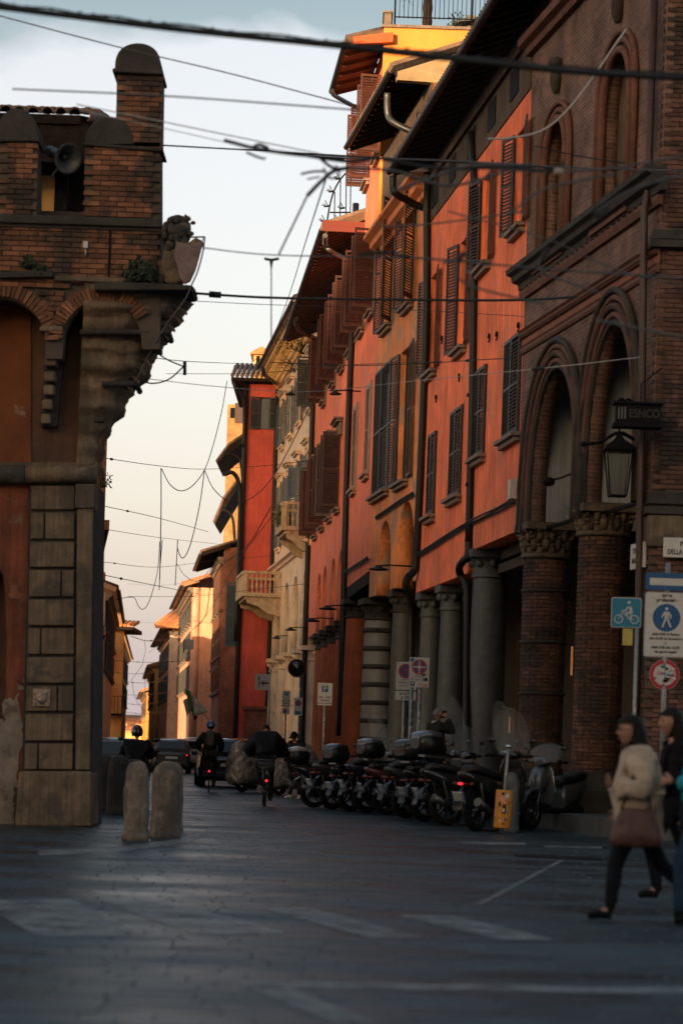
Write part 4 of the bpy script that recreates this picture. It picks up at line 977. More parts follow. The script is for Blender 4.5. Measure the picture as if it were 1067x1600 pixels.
# left side of the street
FL1 = Fac((-9.3, 88), (-6.05, 60)); z1 = P(158, 690, 60).z
rl1 = FL1.root('left_brick_house', 'tall narrow brick house edge behind the stone corner pillar on the left', 'building')
b = MB(); b.box(0, FL1.len, -6, 0, 0, z1+1.2); b.obj('wall', M_brF, rl1)
g = MB()
for y in (820, 985): z = P(155, y, 60).z; g.box(-0.1, FL1.len+0.12, -0.5, 0.12, z-0.12, z+0.12)
g.obj('string_course', M_brF, rl1)
FL2 = Fac((-12.05, 126), (-9.75, 98)); z2 = P(160, 925, 98).z
house('left_cream_house', 'cream house with dark shutters and bracketed eave on the left side of the street', FL2, z2, M_cream, 2, 7, M_shbl, 0.45, M_tile, back=2.0)
FL3 = Fac((-11.7, 128), (-14.2, 128)); FL3.n = Vector((0, -1, 0))
z3 = P(180, 985, 128).z
rl3 = FL3.root('left_orange_house', 'orange house end wall with tiled roof and dark arch on the left side', 'building')
link('wall', wallmesh(bottom_path(0, FL3.len, 0, [(FL3.len-1.3, 0.85, 1.3, 0)])+[(FL3.len, z3), (0, z3)], [], 0.4), M_orange, rl3)
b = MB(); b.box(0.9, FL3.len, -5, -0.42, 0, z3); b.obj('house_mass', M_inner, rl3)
MB().box(-0.02, 0.75, -0.05, 0.04, 0, z3).obj('corner_strip', M_yellow, rl3)
rf = MB(); rf.box(-0.55, FL3.len, -5, 0.4, z3, z3+0.2); r = rf.obj('roof', M_wood, rl3)
tl = MB()
for i in range(14): t = -0.5+i*0.22; tl.tube([(t, 0.42, z3+0.28), (t, -3, z3+0.62)], 0.1, 6)
tl.obj('tile_courses', M_tileo, r, kind='stuff')
for t in (1.2,):
    for z in (2.9, 4.9): window(rl3, t-0.3, t+0.5, z, z+1.3, 120, 160, M_shbl)
bl = MB(); zb_ = P(185, 1115, 128).z; bl.box(-0.1, 1.5, 0, 0.8, zb_-0.12, zb_)
for i in range(9): bl.tube([(-0.08+i*0.19, 0.77, zb_), (-0.08+i*0.19, 0.77, zb_+0.9)], 0.015, 5)
bl.bar((-0.1, 0.77, zb_+0.9), (1.5, 0.77, zb_+0.9), 0.03, 0.03); bl.obj('balcony', M_black, rl3)
FL4 = Fac((-21, 235), (-14.6, 152)); house('left_ochre_house', 'ochre house behind the orange one, only its eave and top wall showing', FL4, P(185, 965, 152).z, M_yellow, 2, 10, M_shb, 0.4, M_tileo, back=2)
FL5 = Fac((-24.5, 330), (-33, 330)); 
house('end_house', 'small sunlit yellow house closing the far end of the street', FL5, P(215, 1142, 330).z, M_yellow, 1, 4, M_shb, 0.8, M_tileo, ground=2.0, back=8)
tower('left_chimney', 'slim sunlit chimney above the cream house on the left', 156, 163, 893, 112, M_orange, cap=False, dep=0.8, cat='chimney', openings=False)
# unseen houses added behind the photographer, sized to block the low sun
for i, (x0, x1, H, m, lb) in enumerate(((-112, -88, 34, M_cream, 'tallest cream house added as a sun block, far left of the square behind the viewer'), (-87.8, -62, 26.2, M_coral, 'coral house added as a sun block behind the viewer between the cream and the ochre one'), (-61.8, -32, 27, M_ochre, 'ochre house added as a sun block behind the viewer to the left'),
        (-31.8, -2, 27.5, M_pink, 'pink house added as a sun block behind the viewer across the square'), (-1.8, 30, 26.5, M_yellow, 'tall yellow house added as a sun block behind the viewer to the right'))):
    F_ = Fac((x0, -46), (x1, -46)); house('sun_blocking_house', lb, F_, H, m, 5, 7, M_shb, 1.0, w=1.2, h=2.0, back=12)

# ================================================================== LEFT CORNER BUILDING
YF, YG = 36.0, 36.6
def L(x, y, Y=YG): p = P(x, y, Y); return (p.x, p.z)
rl = empty('corner_palace', (0, 0, 0), 0, 'old brick and stone corner palace with arches, merlons and stone corbel at the left edge', 'building')
def wob(prism_pts, y0, y1, name, m, bev=0, parent=None):
    b = MB(); b.prism(prism_pts, y0, y1, 'y'); return b.obj(name, m, parent or rl, bev)
# lower wall (red flaking plaster) with an arched opening at the frame edge
lw = [L(-260, 1300), L(44, 1300), L(44, 728), L(-260, 728)]
ap = [L(x, y) for x, y in ((-60, 1300), (-60, 1000), (-50, 930), (-25, 890), (-5, 880), (6, 900), (9, 940), (10, 1000), (8, 1300))]
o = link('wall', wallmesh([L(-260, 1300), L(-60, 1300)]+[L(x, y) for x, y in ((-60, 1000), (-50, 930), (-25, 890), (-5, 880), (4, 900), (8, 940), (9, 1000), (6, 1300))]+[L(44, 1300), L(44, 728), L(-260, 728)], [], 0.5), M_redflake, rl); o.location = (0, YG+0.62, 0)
for v in o.data.vertices: pass
b = MB(); b.box(-9, -4.3, YG+0.65, 39.5, 0, 5.4); b.box(-9, -4.95, YG+0.66, 43, 5.4, 9.2)
b.obj('house_mass', M_brown, rl)
rn = random.Random(15)                                 # plaster has flaked off down to the grey coat
def flake(x0, x1, y0, y1, y_off, m, jag=3.0):
    pts = []; n = 26
    for k in range(n): t = k/n; pts.append((x1+rn.uniform(-jag, jag)+4*math.sin(t*9+y0), y1+(y0-y1)*t))
    for k in range(8): t = k/8; pts.append((x1+(x0-x1)*t, y0+rn.uniform(-jag*2, jag*2)+8*math.sin(t*3.1)))
    for k in range(n): t = k/n; pts.append((x0+rn.uniform(-jag, jag), y0+(y1-y0)*t))
    wob([L(x, y, YG) for x, y in pts], YG+y_off, YG+0.125, 'bare_plaster', m)
M_gp = mat('grey_plaster', (0.20, 0.165, 0.135), 0.9, var=0.5, scale=3, bump=0.5, stain=((0.09, 0.06, 0.045), 2.5, 0.52, 0.8))
flake(5, 30, 1082, 1300, 0.112, M_gp); flake(-30, 22, 1120, 1300, 0.108, M_gp, 4); flake(20, 38, 1225, 1300, 0.106, M_darkst, 2)
flake(26, 36, 1062, 1078, 0.112, M_gp, 1.5); flake(14, 30, 905, 935, 0.116, mat('faded_patch', (0.17, 0.07, 0.04), 0.9, var=0.4, scale=4), 3)
# rusticated pillar: every block is a stone of its own
core = [L(32, 1292), L(143, 1292), L(148, 754), L(46, 754)]
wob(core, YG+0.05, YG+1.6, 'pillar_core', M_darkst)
rows = [(758, 797, (48, 118)), (800, 843, (47, 70, 117)), (846, 887, (46, 117)), (890, 933, (45, 96, 117)), (936, 978, (44, 117)), (981, 1023, (43, 64, 117)), (1026, 1068, (41, 116)),
        (1071, 1112, (40, 90, 116)), (1115, 1158, (39, 115)), (1161, 1203, (38, 60, 115))]
for y0, y1, xs in rows:
    for a, c in zip(xs[:-1], xs[1:]):
        q = [L(a+1.2, y1-1), L(c-1.2, y1-1), L(c-1.2+0.6, y0+1), L(a+1.2+0.6, y0+1)]
        wob(q, YG-0.015+random.uniform(-0.01, 0.01), YG+0.06, 'stone', M_stone, 0.012)
q = [L(119, 1203), L(141, 1203), L(147, 757), L(122, 757)]; wob(q, YG-0.06, YG+0.4, 'pilaster', M_stone, 0.02)
q = [L(118, 795), L(149, 795), L(150, 757), L(120, 757)]; wob(q, YG-0.10, YG+0.4, 'stone', M_stone, 0.02)
q = [L(26, 1291), L(145, 1291), L(144, 1205), L(32, 1205)]; wob(q, YG-0.16, YG+0.9, 'base_stone', M_stone, 0.03)
# carved lion mask on the pillar
x_, z_ = L(66, 1090); b = MB(); b.box(x_-0.13, x_+0.13, YG-0.05, YG, z_-0.13, z_+0.13)
b.ell((x_, YG-0.07, z_), (0.085, 0.06, 0.10), 10, 7); b.ell((x_, YG-0.12, z_-0.04), (0.04, 0.04, 0.035), 8, 5)
for s in (-1, 1): b.ell((x_+s*0.06, YG-0.08, z_+0.07), (0.035, 0.03, 0.035), 7, 5); b.ell((x_+s*0.03, YG-0.125, z_+0.01), (0.014, 0.012, 0.012), 6, 4)
b.obj('carved_mask', mat('mask_stone', (0.30, 0.22, 0.17), 0.8, var=0.6, scale=18, bump=0.6), rl)
# torus moulding
for xa, xb in ((-260, 40), (41, 152)):
    a, c = P(xa, 741, YG-0.02), P(xb, 741, YG-0.02); b = MB(); b.tube([a, c], 0.135, 14); b.bar(a+Vector((0, 0.15, 0.15)), c+Vector((0, 0.15, 0.15)), 0.3, 0.06); b.obj('torus_moulding', M_stone, rl)
# recessed plaster between torus and arches
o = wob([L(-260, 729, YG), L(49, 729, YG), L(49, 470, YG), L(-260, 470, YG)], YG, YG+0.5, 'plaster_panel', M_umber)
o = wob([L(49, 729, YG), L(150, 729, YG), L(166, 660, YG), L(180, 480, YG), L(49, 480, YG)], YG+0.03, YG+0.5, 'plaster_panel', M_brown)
# arch wall (one simple outline with notches)
def parch(cx, cy, r, n=18, x1=None):
    return [(cx-r*math.cos(math.pi*k/n), cy-r*math.sin(math.pi*k/n)*0.98) for k in range(n+1)]
op = [(-260, 620), (-75, 620)]+parch(0, 535, 71)+[(71, 560), (97, 560)]+parch(160, 531, 61)+[(222, 545), (250, 545), (250, 345), (-260, 345)]
me = wallmesh([L(x, y, YF) for x, y in op], [], 0.55); o = link('arch_wall', me, M_mortar, rl); o.location = (0, YF+0.585, 0)
# voussoir bricks round the arches
for cx, cy, r, a0, a1 in ((0, 535, 71, 60, 178), (160, 531, 61, 2, 150)):
    n = int((a1-a0)/5.2)
    for k in range(n):
        a = R(a0+(a1-a0)*(k+0.5)/n)
        q = []
        for da, rr_ in ((-0.038, r+1), (0.038, r+1), (0.038, r+22), (-0.038, r+22)):
            q.append(L(cx-(rr_)*math.cos(a+da), cy-rr_*math.sin(a+da), YF))
        wob(q, YF-0.02-0.015*(k % 2), YF+0.05, 'brick', M_brickA)
# brickwork band, merlons, corner tower: bricks laid one by one
bra = MB().box(0, 0.245, 0, 0.05, 0, 0.064).mesh('brick'); bra.materials.append(M_brickA)
cnt = [0]; stl = MB(); rb_ = random.Random(5)
def inpoly(p, poly):
    c = False; j = len(poly)-1
    for i in range(len(poly)):
        if (poly[i][1] > p[1]) != (poly[j][1] > p[1]) and p[0] < (poly[j][0]-poly[i][0])*(p[1]-poly[i][1])/(poly[j][1]-poly[i][1])+poly[i][0]: c = not c
        j = i
    return c
def laybricks(poly_px, Y, solo):
    poly = [L(x, y, Y) for x, y in poly_px]; xs = [p[0] for p in poly]; zs = [p[1] for p in poly]
    z = min(zs)+0.005; j = 0
    while z < max(zs):
        x = min(xs)-(0.125 if j % 2 else 0)
        while x < max(xs):
            if inpoly((x+0.12, z+0.033), poly):
                x0 = max(x, min(xs)); x1 = min(x+0.245, max(xs)); dy = rb_.uniform(-0.012, 0.004)
                if solo and cnt[0] < 250 and x1-x0 > 0.24:
                    o = link('brick', bra, None, rl); o.location = (x0, Y-0.03+dy, z); cnt[0] += 1
                elif x1-x0 > 0.06: stl.box(x0, x1, Y-0.03+dy, Y+0.02, z, z+0.064)
            x += 0.256
        z += 0.0765; j += 1
wob([L(133, 345, YF), L(250, 345, YF), L(250, 222, YF), L(133, 222, YF)], YF+0.01, YF+0.6, 'merlon', M_mortar)
wob([L(181, 230, YF), L(251, 230, YF), L(253, 112, YF), L(183, 112, YF)], YF+0.01, YF+0.6, 'corner_turret', M_mortar)
wob([L(-30, 345, YF), L(58, 345, YF), L(58, 220, YF), L(-30, 220, YF)], YF+0.01, YF+0.6, 'merlon', M_mortar)
laybricks([(183, 222), (252, 222), (253, 114), (184, 114)], YF, True)
laybricks([(134, 338), (250, 338), (250, 226), (134, 226)], YF, True)
laybricks([(0, 335), (57, 335), (57, 222), (0, 222)], YF, True)
laybricks([(-20, 447), (249, 447), (249, 352), (-20, 352)], YF, True)
laybricks([(60, 510), (100, 475), (100, 455), (60, 455)], YF, False)
stl.obj('brickwork', M_brickA, rl, kind='stuff')
# rounded caps
def capround(cx, y0, y1, w, Y0, Y1, tall=0.5):
    pts = [L(cx-w/2, y1, YF)]+[L(cx-w/2*math.cos(a), y1-(y1-y0)*math.sin(a)**tall, YF) for a in [math.pi*k/16 for k in range(17)]]+[L(cx+w/2, y1, YF)]
    wob(pts, Y0, Y1, 'merlon_cap', M_darkst, 0.03)
capround(216, 68, 114, 72, YF-0.05, YF+0.7, 0.6); capround(172, 183, 226, 76, YF-0.05, YF+0.7, 0.85); capround(28, 170, 221, 66, YF-0.05, YF+0.7, 0.8)
def strip(px0, px1, h, y0, y1, m, name='string_course'):
    wob([L(px0[0], px0[1]+h/2, YF), L(px1[0], px1[1]+h/2, YF), L(px1[0], px1[1]-h/2, YF), L(px0[0], px0[1]-h/2, YF)], y0, y1, name, m, 0.015)
strip((177, 112), (256, 116), 6, YF-0.10, YF+0.7, M_darkst); strip((130, 226), (256, 236), 5, YF-0.07, YF+0.65, M_darkst); strip((-30, 220), (62, 220), 5, YF-0.07, YF+0.65, M_darkst)
strip((-200, 337), (252, 351), 13, YF-0.12, YF+0.7, M_darkst)
strip((-200, 346), (252, 360), 6, YF-0.06, YF+0.7, M_darkst)
strip((0, 432), (85, 430), 10, YF-0.14, YF, M_darkst, 'ledge'); strip((85, 436), (215, 440), 8, YF-0.08, YF, M_stone, 'ledge')
b = MB(); x_, z_ = L(172, 400, YF); b.box(x_-0.02, x_+0.02, YF-0.04, YF, z_-0.45, z_+0.42); b.obj('downpipe', M_black, rl)
# stepped bracket of small blocks between the arches
for k, (x, y) in enumerate(((81, 520), (80, 540), (78, 562), (76, 585), (74, 606), (71, 628), (68, 650))):
    w = 20-k*0.8; q = [L(x-w/2, y+8, YF), L(x+w/2, y+8, YF), L(x+w/2, y-8, YF), L(x-w/2, y-8, YF)]
    wob(q, YF+0.0+k*0.05, YG+0.02, 'bracket_block', M_stone, 0.03)
wob([L(62, 518, YF), L(100, 518, YF), L(98, 510, YF), L(64, 510, YF)], YF-0.05, YG, 'bracket_cap', M_stone, 0.02)
wob([L(58, 660, YF), L(84, 660, YF), L(98, 520, YF), L(68, 520, YF)], YF+0.42, YG+0.02, 'bracket_back', M_darkst)
# big corner corbel: scrolled and weathered stone
from mathutils import noise
prof = [(738, 146), (715, 151), (690, 158), (665, 168), (640, 180), (618, 196), (600, 208), (583, 220), (560, 231), (548, 240), (535, 244), (522, 256), (505, 262), (492, 273), (480, 279), (468, 291), (456, 297)]
rings = []; NP = 30
fine = []
for k in range(len(prof)-1):
    for j in range(5): q = j/5; fine.append((prof[k][0]+(prof[k+1][0]-prof[k][0])*q, prof[k][1]+(prof[k+1][1]-prof[k][1])*q))
fine.append(prof[-1])
for y, xr_ in fine:
    f = max(0.0, min(1.0, (735-y)/280)); x0, z = L(120+20*f, y, YG); x1, _ = L(xr_, y, YG); yf = YG-0.05-0.62*f**1.1; yb = YG+0.9
    bulge = 0.035*math.sin((735-y)*0.085)+0.03*math.sin((735-y)*0.21); ring = []
    for a in range(NP+1):
        t = math.pi*a/NP; sn = math.sin(t)**0.5 if math.sin(t) > 0 else 0
        p = Vector((x0+(x1-x0+bulge)*sn, YG+0.42-(0.42+YG-yf+bulge)*math.copysign(abs(math.cos(t))**0.5, math.cos(t)) if t < math.pi/2 else YG+0.42+(yb-YG-0.42)*abs(math.cos(t))**0.5, z))
        nn = noise.noise(p*4.5)*0.09+noise.noise(p*11)*0.05+noise.noise(p*24)*0.02
        if 0 < a < NP: p += Vector((sn, -math.cos(t), 0))*nn*(0.35+0.9*f)
        ring.append(tuple(p))
    rings.append(ring)
b = MB(); b.loft(rings); c_ = b.obj('corner_corbel', M_stone, rl)
wob([L(127, 655, YG), L(160, 655, YG), L(172, 522, YG), L(127, 522, YG)], YG-0.16, YG+0.05, 'carved_panel', M_stone, 0.04)
wob([L(124, 662, YG), L(164, 662, YG), L(166, 655, YG), L(124, 655, YG)], YG-0.20, YG+0.05, 'carved_panel_edge', M_darkst, 0.02)
for y_, xa, xb, pj in ((452, 218, 300, 0.2), (519, 126, 262, 0.16), (600, 160, 212, 0.14)):
    b = MB(); p0, p1, p2 = P(xa, y_, YG-0.5+0.12*(y_ > 550)), P(xb-12, y_, YG-0.5+0.12*(y_ > 550)), P(xb, y_, YG-0.1)
    b.tube(catmull([p0, p1, p2, p2+Vector((0, 0.8, 0))], 5), 0.045, 7); b.obj('corbel_moulding', M_darkst, rl)
rn = random.Random(77)
for k in range(10):                                  # acanthus leaves curling off the edge
    f = k/9.0; y = 475+f*120; xr_ = 290-f*84
    c0 = P(xr_-2, y, YG-0.25+0.2*f); b = MB(); rg_ = []
    for j in range(7):
        q = j/6; w = 0.075*math.sin(math.pi*(0.15+0.8*q)); cx = c0+Vector((-0.20+0.24*q, -0.05*q, -0.10+0.17*q-0.22*q*q))
        rg_.append([(cx.x+0.02*math.cos(u_), cx.y+w*math.cos(u_), cx.z+0.028*math.sin(u_)) for u_ in [2*math.pi*i/8 for i in range(8)]])
    b.loft(rg_); b.obj('acanthus_leaf', M_stone, rl)
wob([L(150, 458, YF), L(302, 458, YF), L(300, 450, YF), L(222, 446, YF), L(150, 446, YF)], YF-0.25, YF+0.75, 'ledge', M_darkst, 0.02)
# body behind the parapet
b = MB(); b.box(-9, -4.1, YF+0.6, 38.2, 8.0, 9.3); b.box(-4.1, L(249, 400, YF)[0], YF+0.6, YF+1.1, L(0, 470, YF)[1], L(0, 345, YF)[1]); b.obj('upper_mass', M_mortar, rl)
# tiled house behind the merlons
rh = empty('rooftop_house', (0, 0, 0), 0, 'small rooftop house with curved roof tiles behind the brick merlons', 'building')
YH = 38.6
a = P(-60, 176, YH-1); c = P(127, 178, YH-1); d = P(110, 345, YH)
b = MB(); b.box(a.x-2, c.x-0.3, YH, YH+1.5, 8.0, c.z-0.1); b.box(c.x-0.35, -3.55, YH+0.3, YH+1.2, 8.0, 10.4); b.obj('wall', M_wood, rh)
b = MB(); q = P(74, 230, YH-0.02); b.box(q.x-0.14, q.x+0.14, YH-0.03, YH+0.05, 8.8, q.z); b.obj('yellow_jamb', M_yellow, rh)
b = MB(); q = P(90, 230, YH); b.box(q.x, c.x-0.35, YH-0.012, YH+0.02, 8.8, q.z-0.3); b.obj('window', M_pane, rh)
b = MB(); b.prism([(YH-1.0, c.z-0.16), (YH-1.0, c.z-0.02), (YH+1.3, c.z+0.52), (YH+1.3, c.z+0.3)], a.x-2, c.x, 'x')
rr2 = b.obj('roof', M_wood, rh)
b = MB(); b.box(a.x-2, c.x+0.12, YH-0.95, YH+0.0, c.z-0.75, c.z-0.14); b.obj('eave_soffit', M_wood, rh)
tm_ = MB()
tm_.v = []; 
prof = [(math.cos(math.pi*k/8), math.sin(math.pi*k/8)) for k in range(9)]
rg_ = []
for yy, r in ((0, 0.105), (0.42, 0.085)):
    rg_.append([(r*px_, yy, r*pz__+yy*0.25) for px_, pz__ in prof]+[(r*0.82*px_, yy, r*0.82*pz__+yy*0.25) for px_, pz__ in prof[::-1]])
tm_.loft(rg_, True); tmm = tm_.mesh('roof_tile'); tmm.materials.append(M_tile)
for i in range(13):
    for j in range(6):
        o = link('roof_tile', tmm, None, rh); o.location = (c.x+0.02-0.11-i*0.215, YH-1.05+j*0.36, c.z-0.02+j*0.095+random.uniform(-0.012, 0.012)); o.rotation_euler = (0, 0, random.uniform(-0.05, 0.05))
for j in range(6):
    o = link('verge_tile', tmm, None, rh); o.location = (c.x+0.05, YH-1.0+j*0.36, c.z-0.02-j*0.0+j*0.095); o.rotation_euler = (0, R(60), 0)
# loudspeaker horn
hs = P(98, 244, YF+0.4); rs = empty('loudspeaker', hs, 0, 'grey horn loudspeaker mounted between two brick merlons', 'loudspeaker')
dr = Vector((0.55, -0.8, -0.35)).normalized(); q = dr.to_track_quat('Z', 'Y').to_matrix().to_4x4()
pr = [(0.03, -0.42), (0.05, -0.36), (0.06, -0.25), (0.08, -0.12), (0.12, 0.0), (0.19, 0.08), (0.23, 0.11), (0.235, 0.125), (0.19, 0.095), (0.12, 0.02), (0.07, -0.08), (0.04, -0.12)]
b = MB(); b.lathe(pr, (0, 0, 0.1), 24, M=q); hb = b.obj('horn', mat('horn_grey', (0.085, 0.092, 0.10), 0.5, var=0.2, scale=8), rs)
b = MB(); b.lathe([(0.0, 0.05), (0.03, 0.04), (0.045, 0.0), (0.04, -0.06), (0.0, -0.07)], (0, 0, 0.06), 14, M=q); b.obj('driver', M_pipeg, rs)
b = MB(); b.lathe([(0.0, -0.5), (0.075, -0.5), (0.085, -0.42), (0.085, -0.3), (0.05, -0.26)], (0, 0, 0.0), 16, M=q); b.bar((0.0, 0.35, 0.05), (-0.2, 0.3, -0.25), 0.03, 0.03); b.obj('bracket', M_pipeg, rs)
b = MB(); x_, z_ = L(135, 384, YF); b.box(x_-0.035, x_+0.035, YF-0.1, YF-0.03, z_-0.05, z_+0.05); b.tube([(x_, YF-0.05, z_-0.05), (x_, YF-0.05, z_-0.15)], 0.012, 6)
b.obj('insulator', M_white, None, label='tiny white insulator fixed to the brick band of the left palace', cat='insulator')
# plants rooted in the brickwork
def leafy(name, label, c, r, n, m=M_leaf, size=0.05, twig=True, seed=1, hang=0.0, cat='plant', up=0.35):
    rn = random.Random(seed); root = empty(name, c, 0, label, cat); b = MB(); t = MB()
    for k in range(n):
        v = Vector((rn.gauss(0, 1), rn.gauss(0, 1), rn.gauss(0, 1))); v.normalize(); q = rn.random()**0.5
        p = Vector((v.x*r[0]*q, v.y*r[1]*q, abs(v.z)*r[2]*q*(1 if not hang else -1)+0.02))
        if twig and k % 7 == 0: t.tube([(0, 0, 0), p*0.5+Vector((0, 0, up*0.1)), p], [0.012, 0.008, 0.003], 4)
        a = Vector((rn.gauss(0, 1), rn.gauss(0, 1), rn.gauss(0, 1))).normalized()*size*rn.uniform(0.6, 1.3); w = a.orthogonal().normalized()*size*0.4
        b.add([p-a, p+w, p+a, p-w], [(0, 1, 2, 3)])
    if twig: t.obj('stems', M_wood, root)
    b.obj('leaves', m, root, kind='stuff'); return root
x_, z_ = L(222, 440, YF); leafy('wall_plant', 'dark green plant growing on the ledge behind the stone lion', (x_, YF-0.15, z_-0.05), (0.3, 0.2, 0.38), 420, seed=4)
x_, z_ = L(45, 408, YF); leafy('wall_plant', 'small dark tuft rooted in the left part of the brick band', (x_, YF-0.05, z_-0.12), (0.14, 0.08, 0.22), 120, seed=5)
x_, z_ = L(66, 427, YF); leafy('wall_plant', 'small dark tuft just above the ledge of the brick band', (x_, YF-0.08, z_-0.06), (0.12, 0.08, 0.16), 110, seed=6)
leafy('wall_shrub', 'sprig of leaves sticking out of the brick wall behind the left pillar', P(161, 762, 60), (0.28, 0.3, 0.5), 110, size=0.05, seed=8)
leafy('balcony_plants', 'dry grassy plants overflowing the upper balcony of the cream palace', FE.w(2.0, 1.0, zl0-0.1), (0.4, 1.5, 0.9), 500, M_dry, 0.10, seed=9)
for k, (x, y, n_, sc, lb) in enumerate(((478, 415, 420, 1.1, 'tallest straggly shrub on the lower roof edge of the coral house'), (466, 450, 300, 0.9, 'lower straggly shrub further along the same roof edge'), (497, 378, 240, 0.7, 'shrub beside the spiked grille on the roof edge'))):
    t, z = T(FD, x, y, 0.3); leafy('roof_shrub', lb, FD.w(t, 0.3, zlo+0.2), (1.1*sc, 2.0*sc, 1.9*sc), n_, mat('sparse_leaves', (0.10, 0.085, 0.04), 0.8, var=0.5, scale=5), 0.075, seed=20+k, cat='shrub', up=1.2)
# palm, parasol and pots on the terrace
tp = P(667, 40, 70.2); rp = empty('palm_tree', (tp.x, 70.2, ztop), 0, 'palm with a shaggy dark trunk standing on the roof terrace', 'palm tree')
b = MB(); pts = [(0, 0, 0.0)]; b.tube([(0, 0, k*0.2) for k in range(14)], [0.13+0.02*(k % 2) for k in range(14)], 9)
b.obj('trunk', M_wood, rp)
b = MB(); rn = random.Random(2)
for k in range(34):
    a = rn.random()*6.283; l = rn.uniform(0.7, 1.2); z0 = 2.5
    p = [Vector((0, 0, z0))+Vector((math.cos(a)*l*q, math.sin(a)*l*q, 0.5*q-1.3*q*q*rn.uniform(0.7, 1.4))) for q in (0, 0.35, 0.7, 1)]
    b.tube(p, [0.02, 0.015, 0.01, 0.004], 4)
    for i in range(1, 4):
        for s in (-1, 1):
            for f in range(3):
                q0 = p[i-1].lerp(p[i], f/3); d = Vector((-math.sin(a)*s, math.cos(a)*s, -0.9))*0.28
                b.add([q0, q0+d+Vector((0.02, 0, 0)), q0+Vector((math.cos(a)*0.04, math.sin(a)*0.04, 0))], [(0, 1, 2)])
b.obj('crown', M_leaf, rp)
tp = P(755, 30, 71); ru = empty('parasol', (tp.x, 71, ztop), 0, 'pale closed-edge parasol on the roof terrace behind the railing', 'parasol')
b = MB(); b.tube([(0, 0, 0), (0, 0, 1.15)], 0.03, 8); b.obj('pole', M_pole, ru)
b = MB(); b.lathe([(1.0, 1.0), (0.98, 0.92), (1.0, 1.0), (0.6, 1.12), (0.0, 1.28)], (0, 0, -0.25), 8, smooth=False); b.obj('canopy', mat('parasol_cloth', (0.24, 0.26, 0.27), 0.8), ru)
leafy('potted_shrub', 'leafy potted shrub beside the parasol on the roof terrace', (tp.x-0.8, 70.5, ztop), (0.4, 0.4, 1.0), 350, size=0.07, seed=31, cat='shrub')
b = MB(); b.box(0, 0.22, 0, 0.22, 0, 0.95); o = b.obj('terrace_post', M_sill, None, 0.01, label='pale square post on the roof terrace between shrub and parasol', cat='post'); o.location = (tp.x-0.5, 70.6, ztop)

# stone lion with a shield
s0 = P(275, 448, YF); rlion = empty('lion_statue', (s0.x, YF, s0.z), 0, 'weathered stone lion holding a shield on the corner ledge', 'statue')
u = 1/101.0
def lp(x, y, d=0.0): return Vector(((x-275)*u, d, (448-y)*u))
V = [lp(262, 430, .1), lp(268, 412, .08), lp(272, 392, .03), (lp(276, 372, 0)), lp(282, 358, -.02), lp(296, 362, -.06), lp(284, 396, -.12), lp(296, 392, -.2), lp(310, 380, -.2),
     lp(284, 392, .14), lp(300, 386, .16), lp(312, 376, .1), lp(276, 434, -.12), lp(290, 440, -.16), lp(262, 440, -.1), lp(256, 418, .2), lp(258, 440, .25)]
E = [(0, 1), (1, 2), (2, 3), (3, 4), (4, 5), (2, 6), (6, 7), (7, 8), (2, 9), (9, 10), (10, 11), (0, 12), (12, 13), (12, 14), (0, 15), (15, 16)]
RR = [.24, .20, .17, .15, .15, .085, .09, .07, .07, .09, .07, .07, .12, .08, .09, .10, .08]
link('body', skinmesh(V, E, RR, 0, 2), M_stone, rlion)
rn = random.Random(12); b = MB()
for k in range(90):
    a = rn.random()*6.283; z = rn.uniform(-1, 1); rr_ = math.sqrt(1-z*z); v = Vector((rr_*math.cos(a), rr_*math.sin(a), z))
    if v.x > 0.55 and z < 0.6 and abs(v.y) < 0.7: continue
    p = lp(274, 368, 0)+Vector((v.x*0.20, v.y*0.2, v.z*0.27-0.05)); b.ell(p, (0.055, 0.05, 0.065), 7, 5)
b.obj('mane', M_darkst, rlion)
b = MB(); b.ell(lp(298, 352, -.04), (0.04, 0.05, 0.03), 8, 5); b.ell(lp(290, 368, -.02), (0.10, 0.08, 0.05), 8, 6); b.ell(lp(288, 346, -.03), (0.07, 0.09, 0.045), 8, 5)
b.ell(lp(287, 343, -.12), (0.02, 0.02, 0.02), 6, 4); b.obj('face', M_stone, rlion)
b = MB(); sh = [lp(x, y) for x, y in ((276, 386), (296, 390), (314, 384), (316, 376), (312, 400), (306, 425), (298, 444), (290, 448), (283, 440), (279, 425), (273, 408))]
b.prism([(p.x, p.z) for p in sh], -0.30, -0.20, 'y'); b.obj('shield', mat('shield_stone', (0.17, 0.12, 0.11), 0.8, var=0.4, scale=5, bump=0.4), rlion, 0.02)
b = MB(); b.tube(catmull([lp(318, 378, -.3), lp(316, 400, -.3), lp(309, 430, -.3), lp(300, 452, -.3), lp(292, 470, -.25), lp(262, 510, -.1), lp(240, 545, .1), lp(216, 590, .3)], 6), 0.012, 5)
b.tube([lp(296, 376, -.15), lp(318, 378, -.3)], 0.012, 5); b.obj('restraint_cable', M_cableg, rlion)

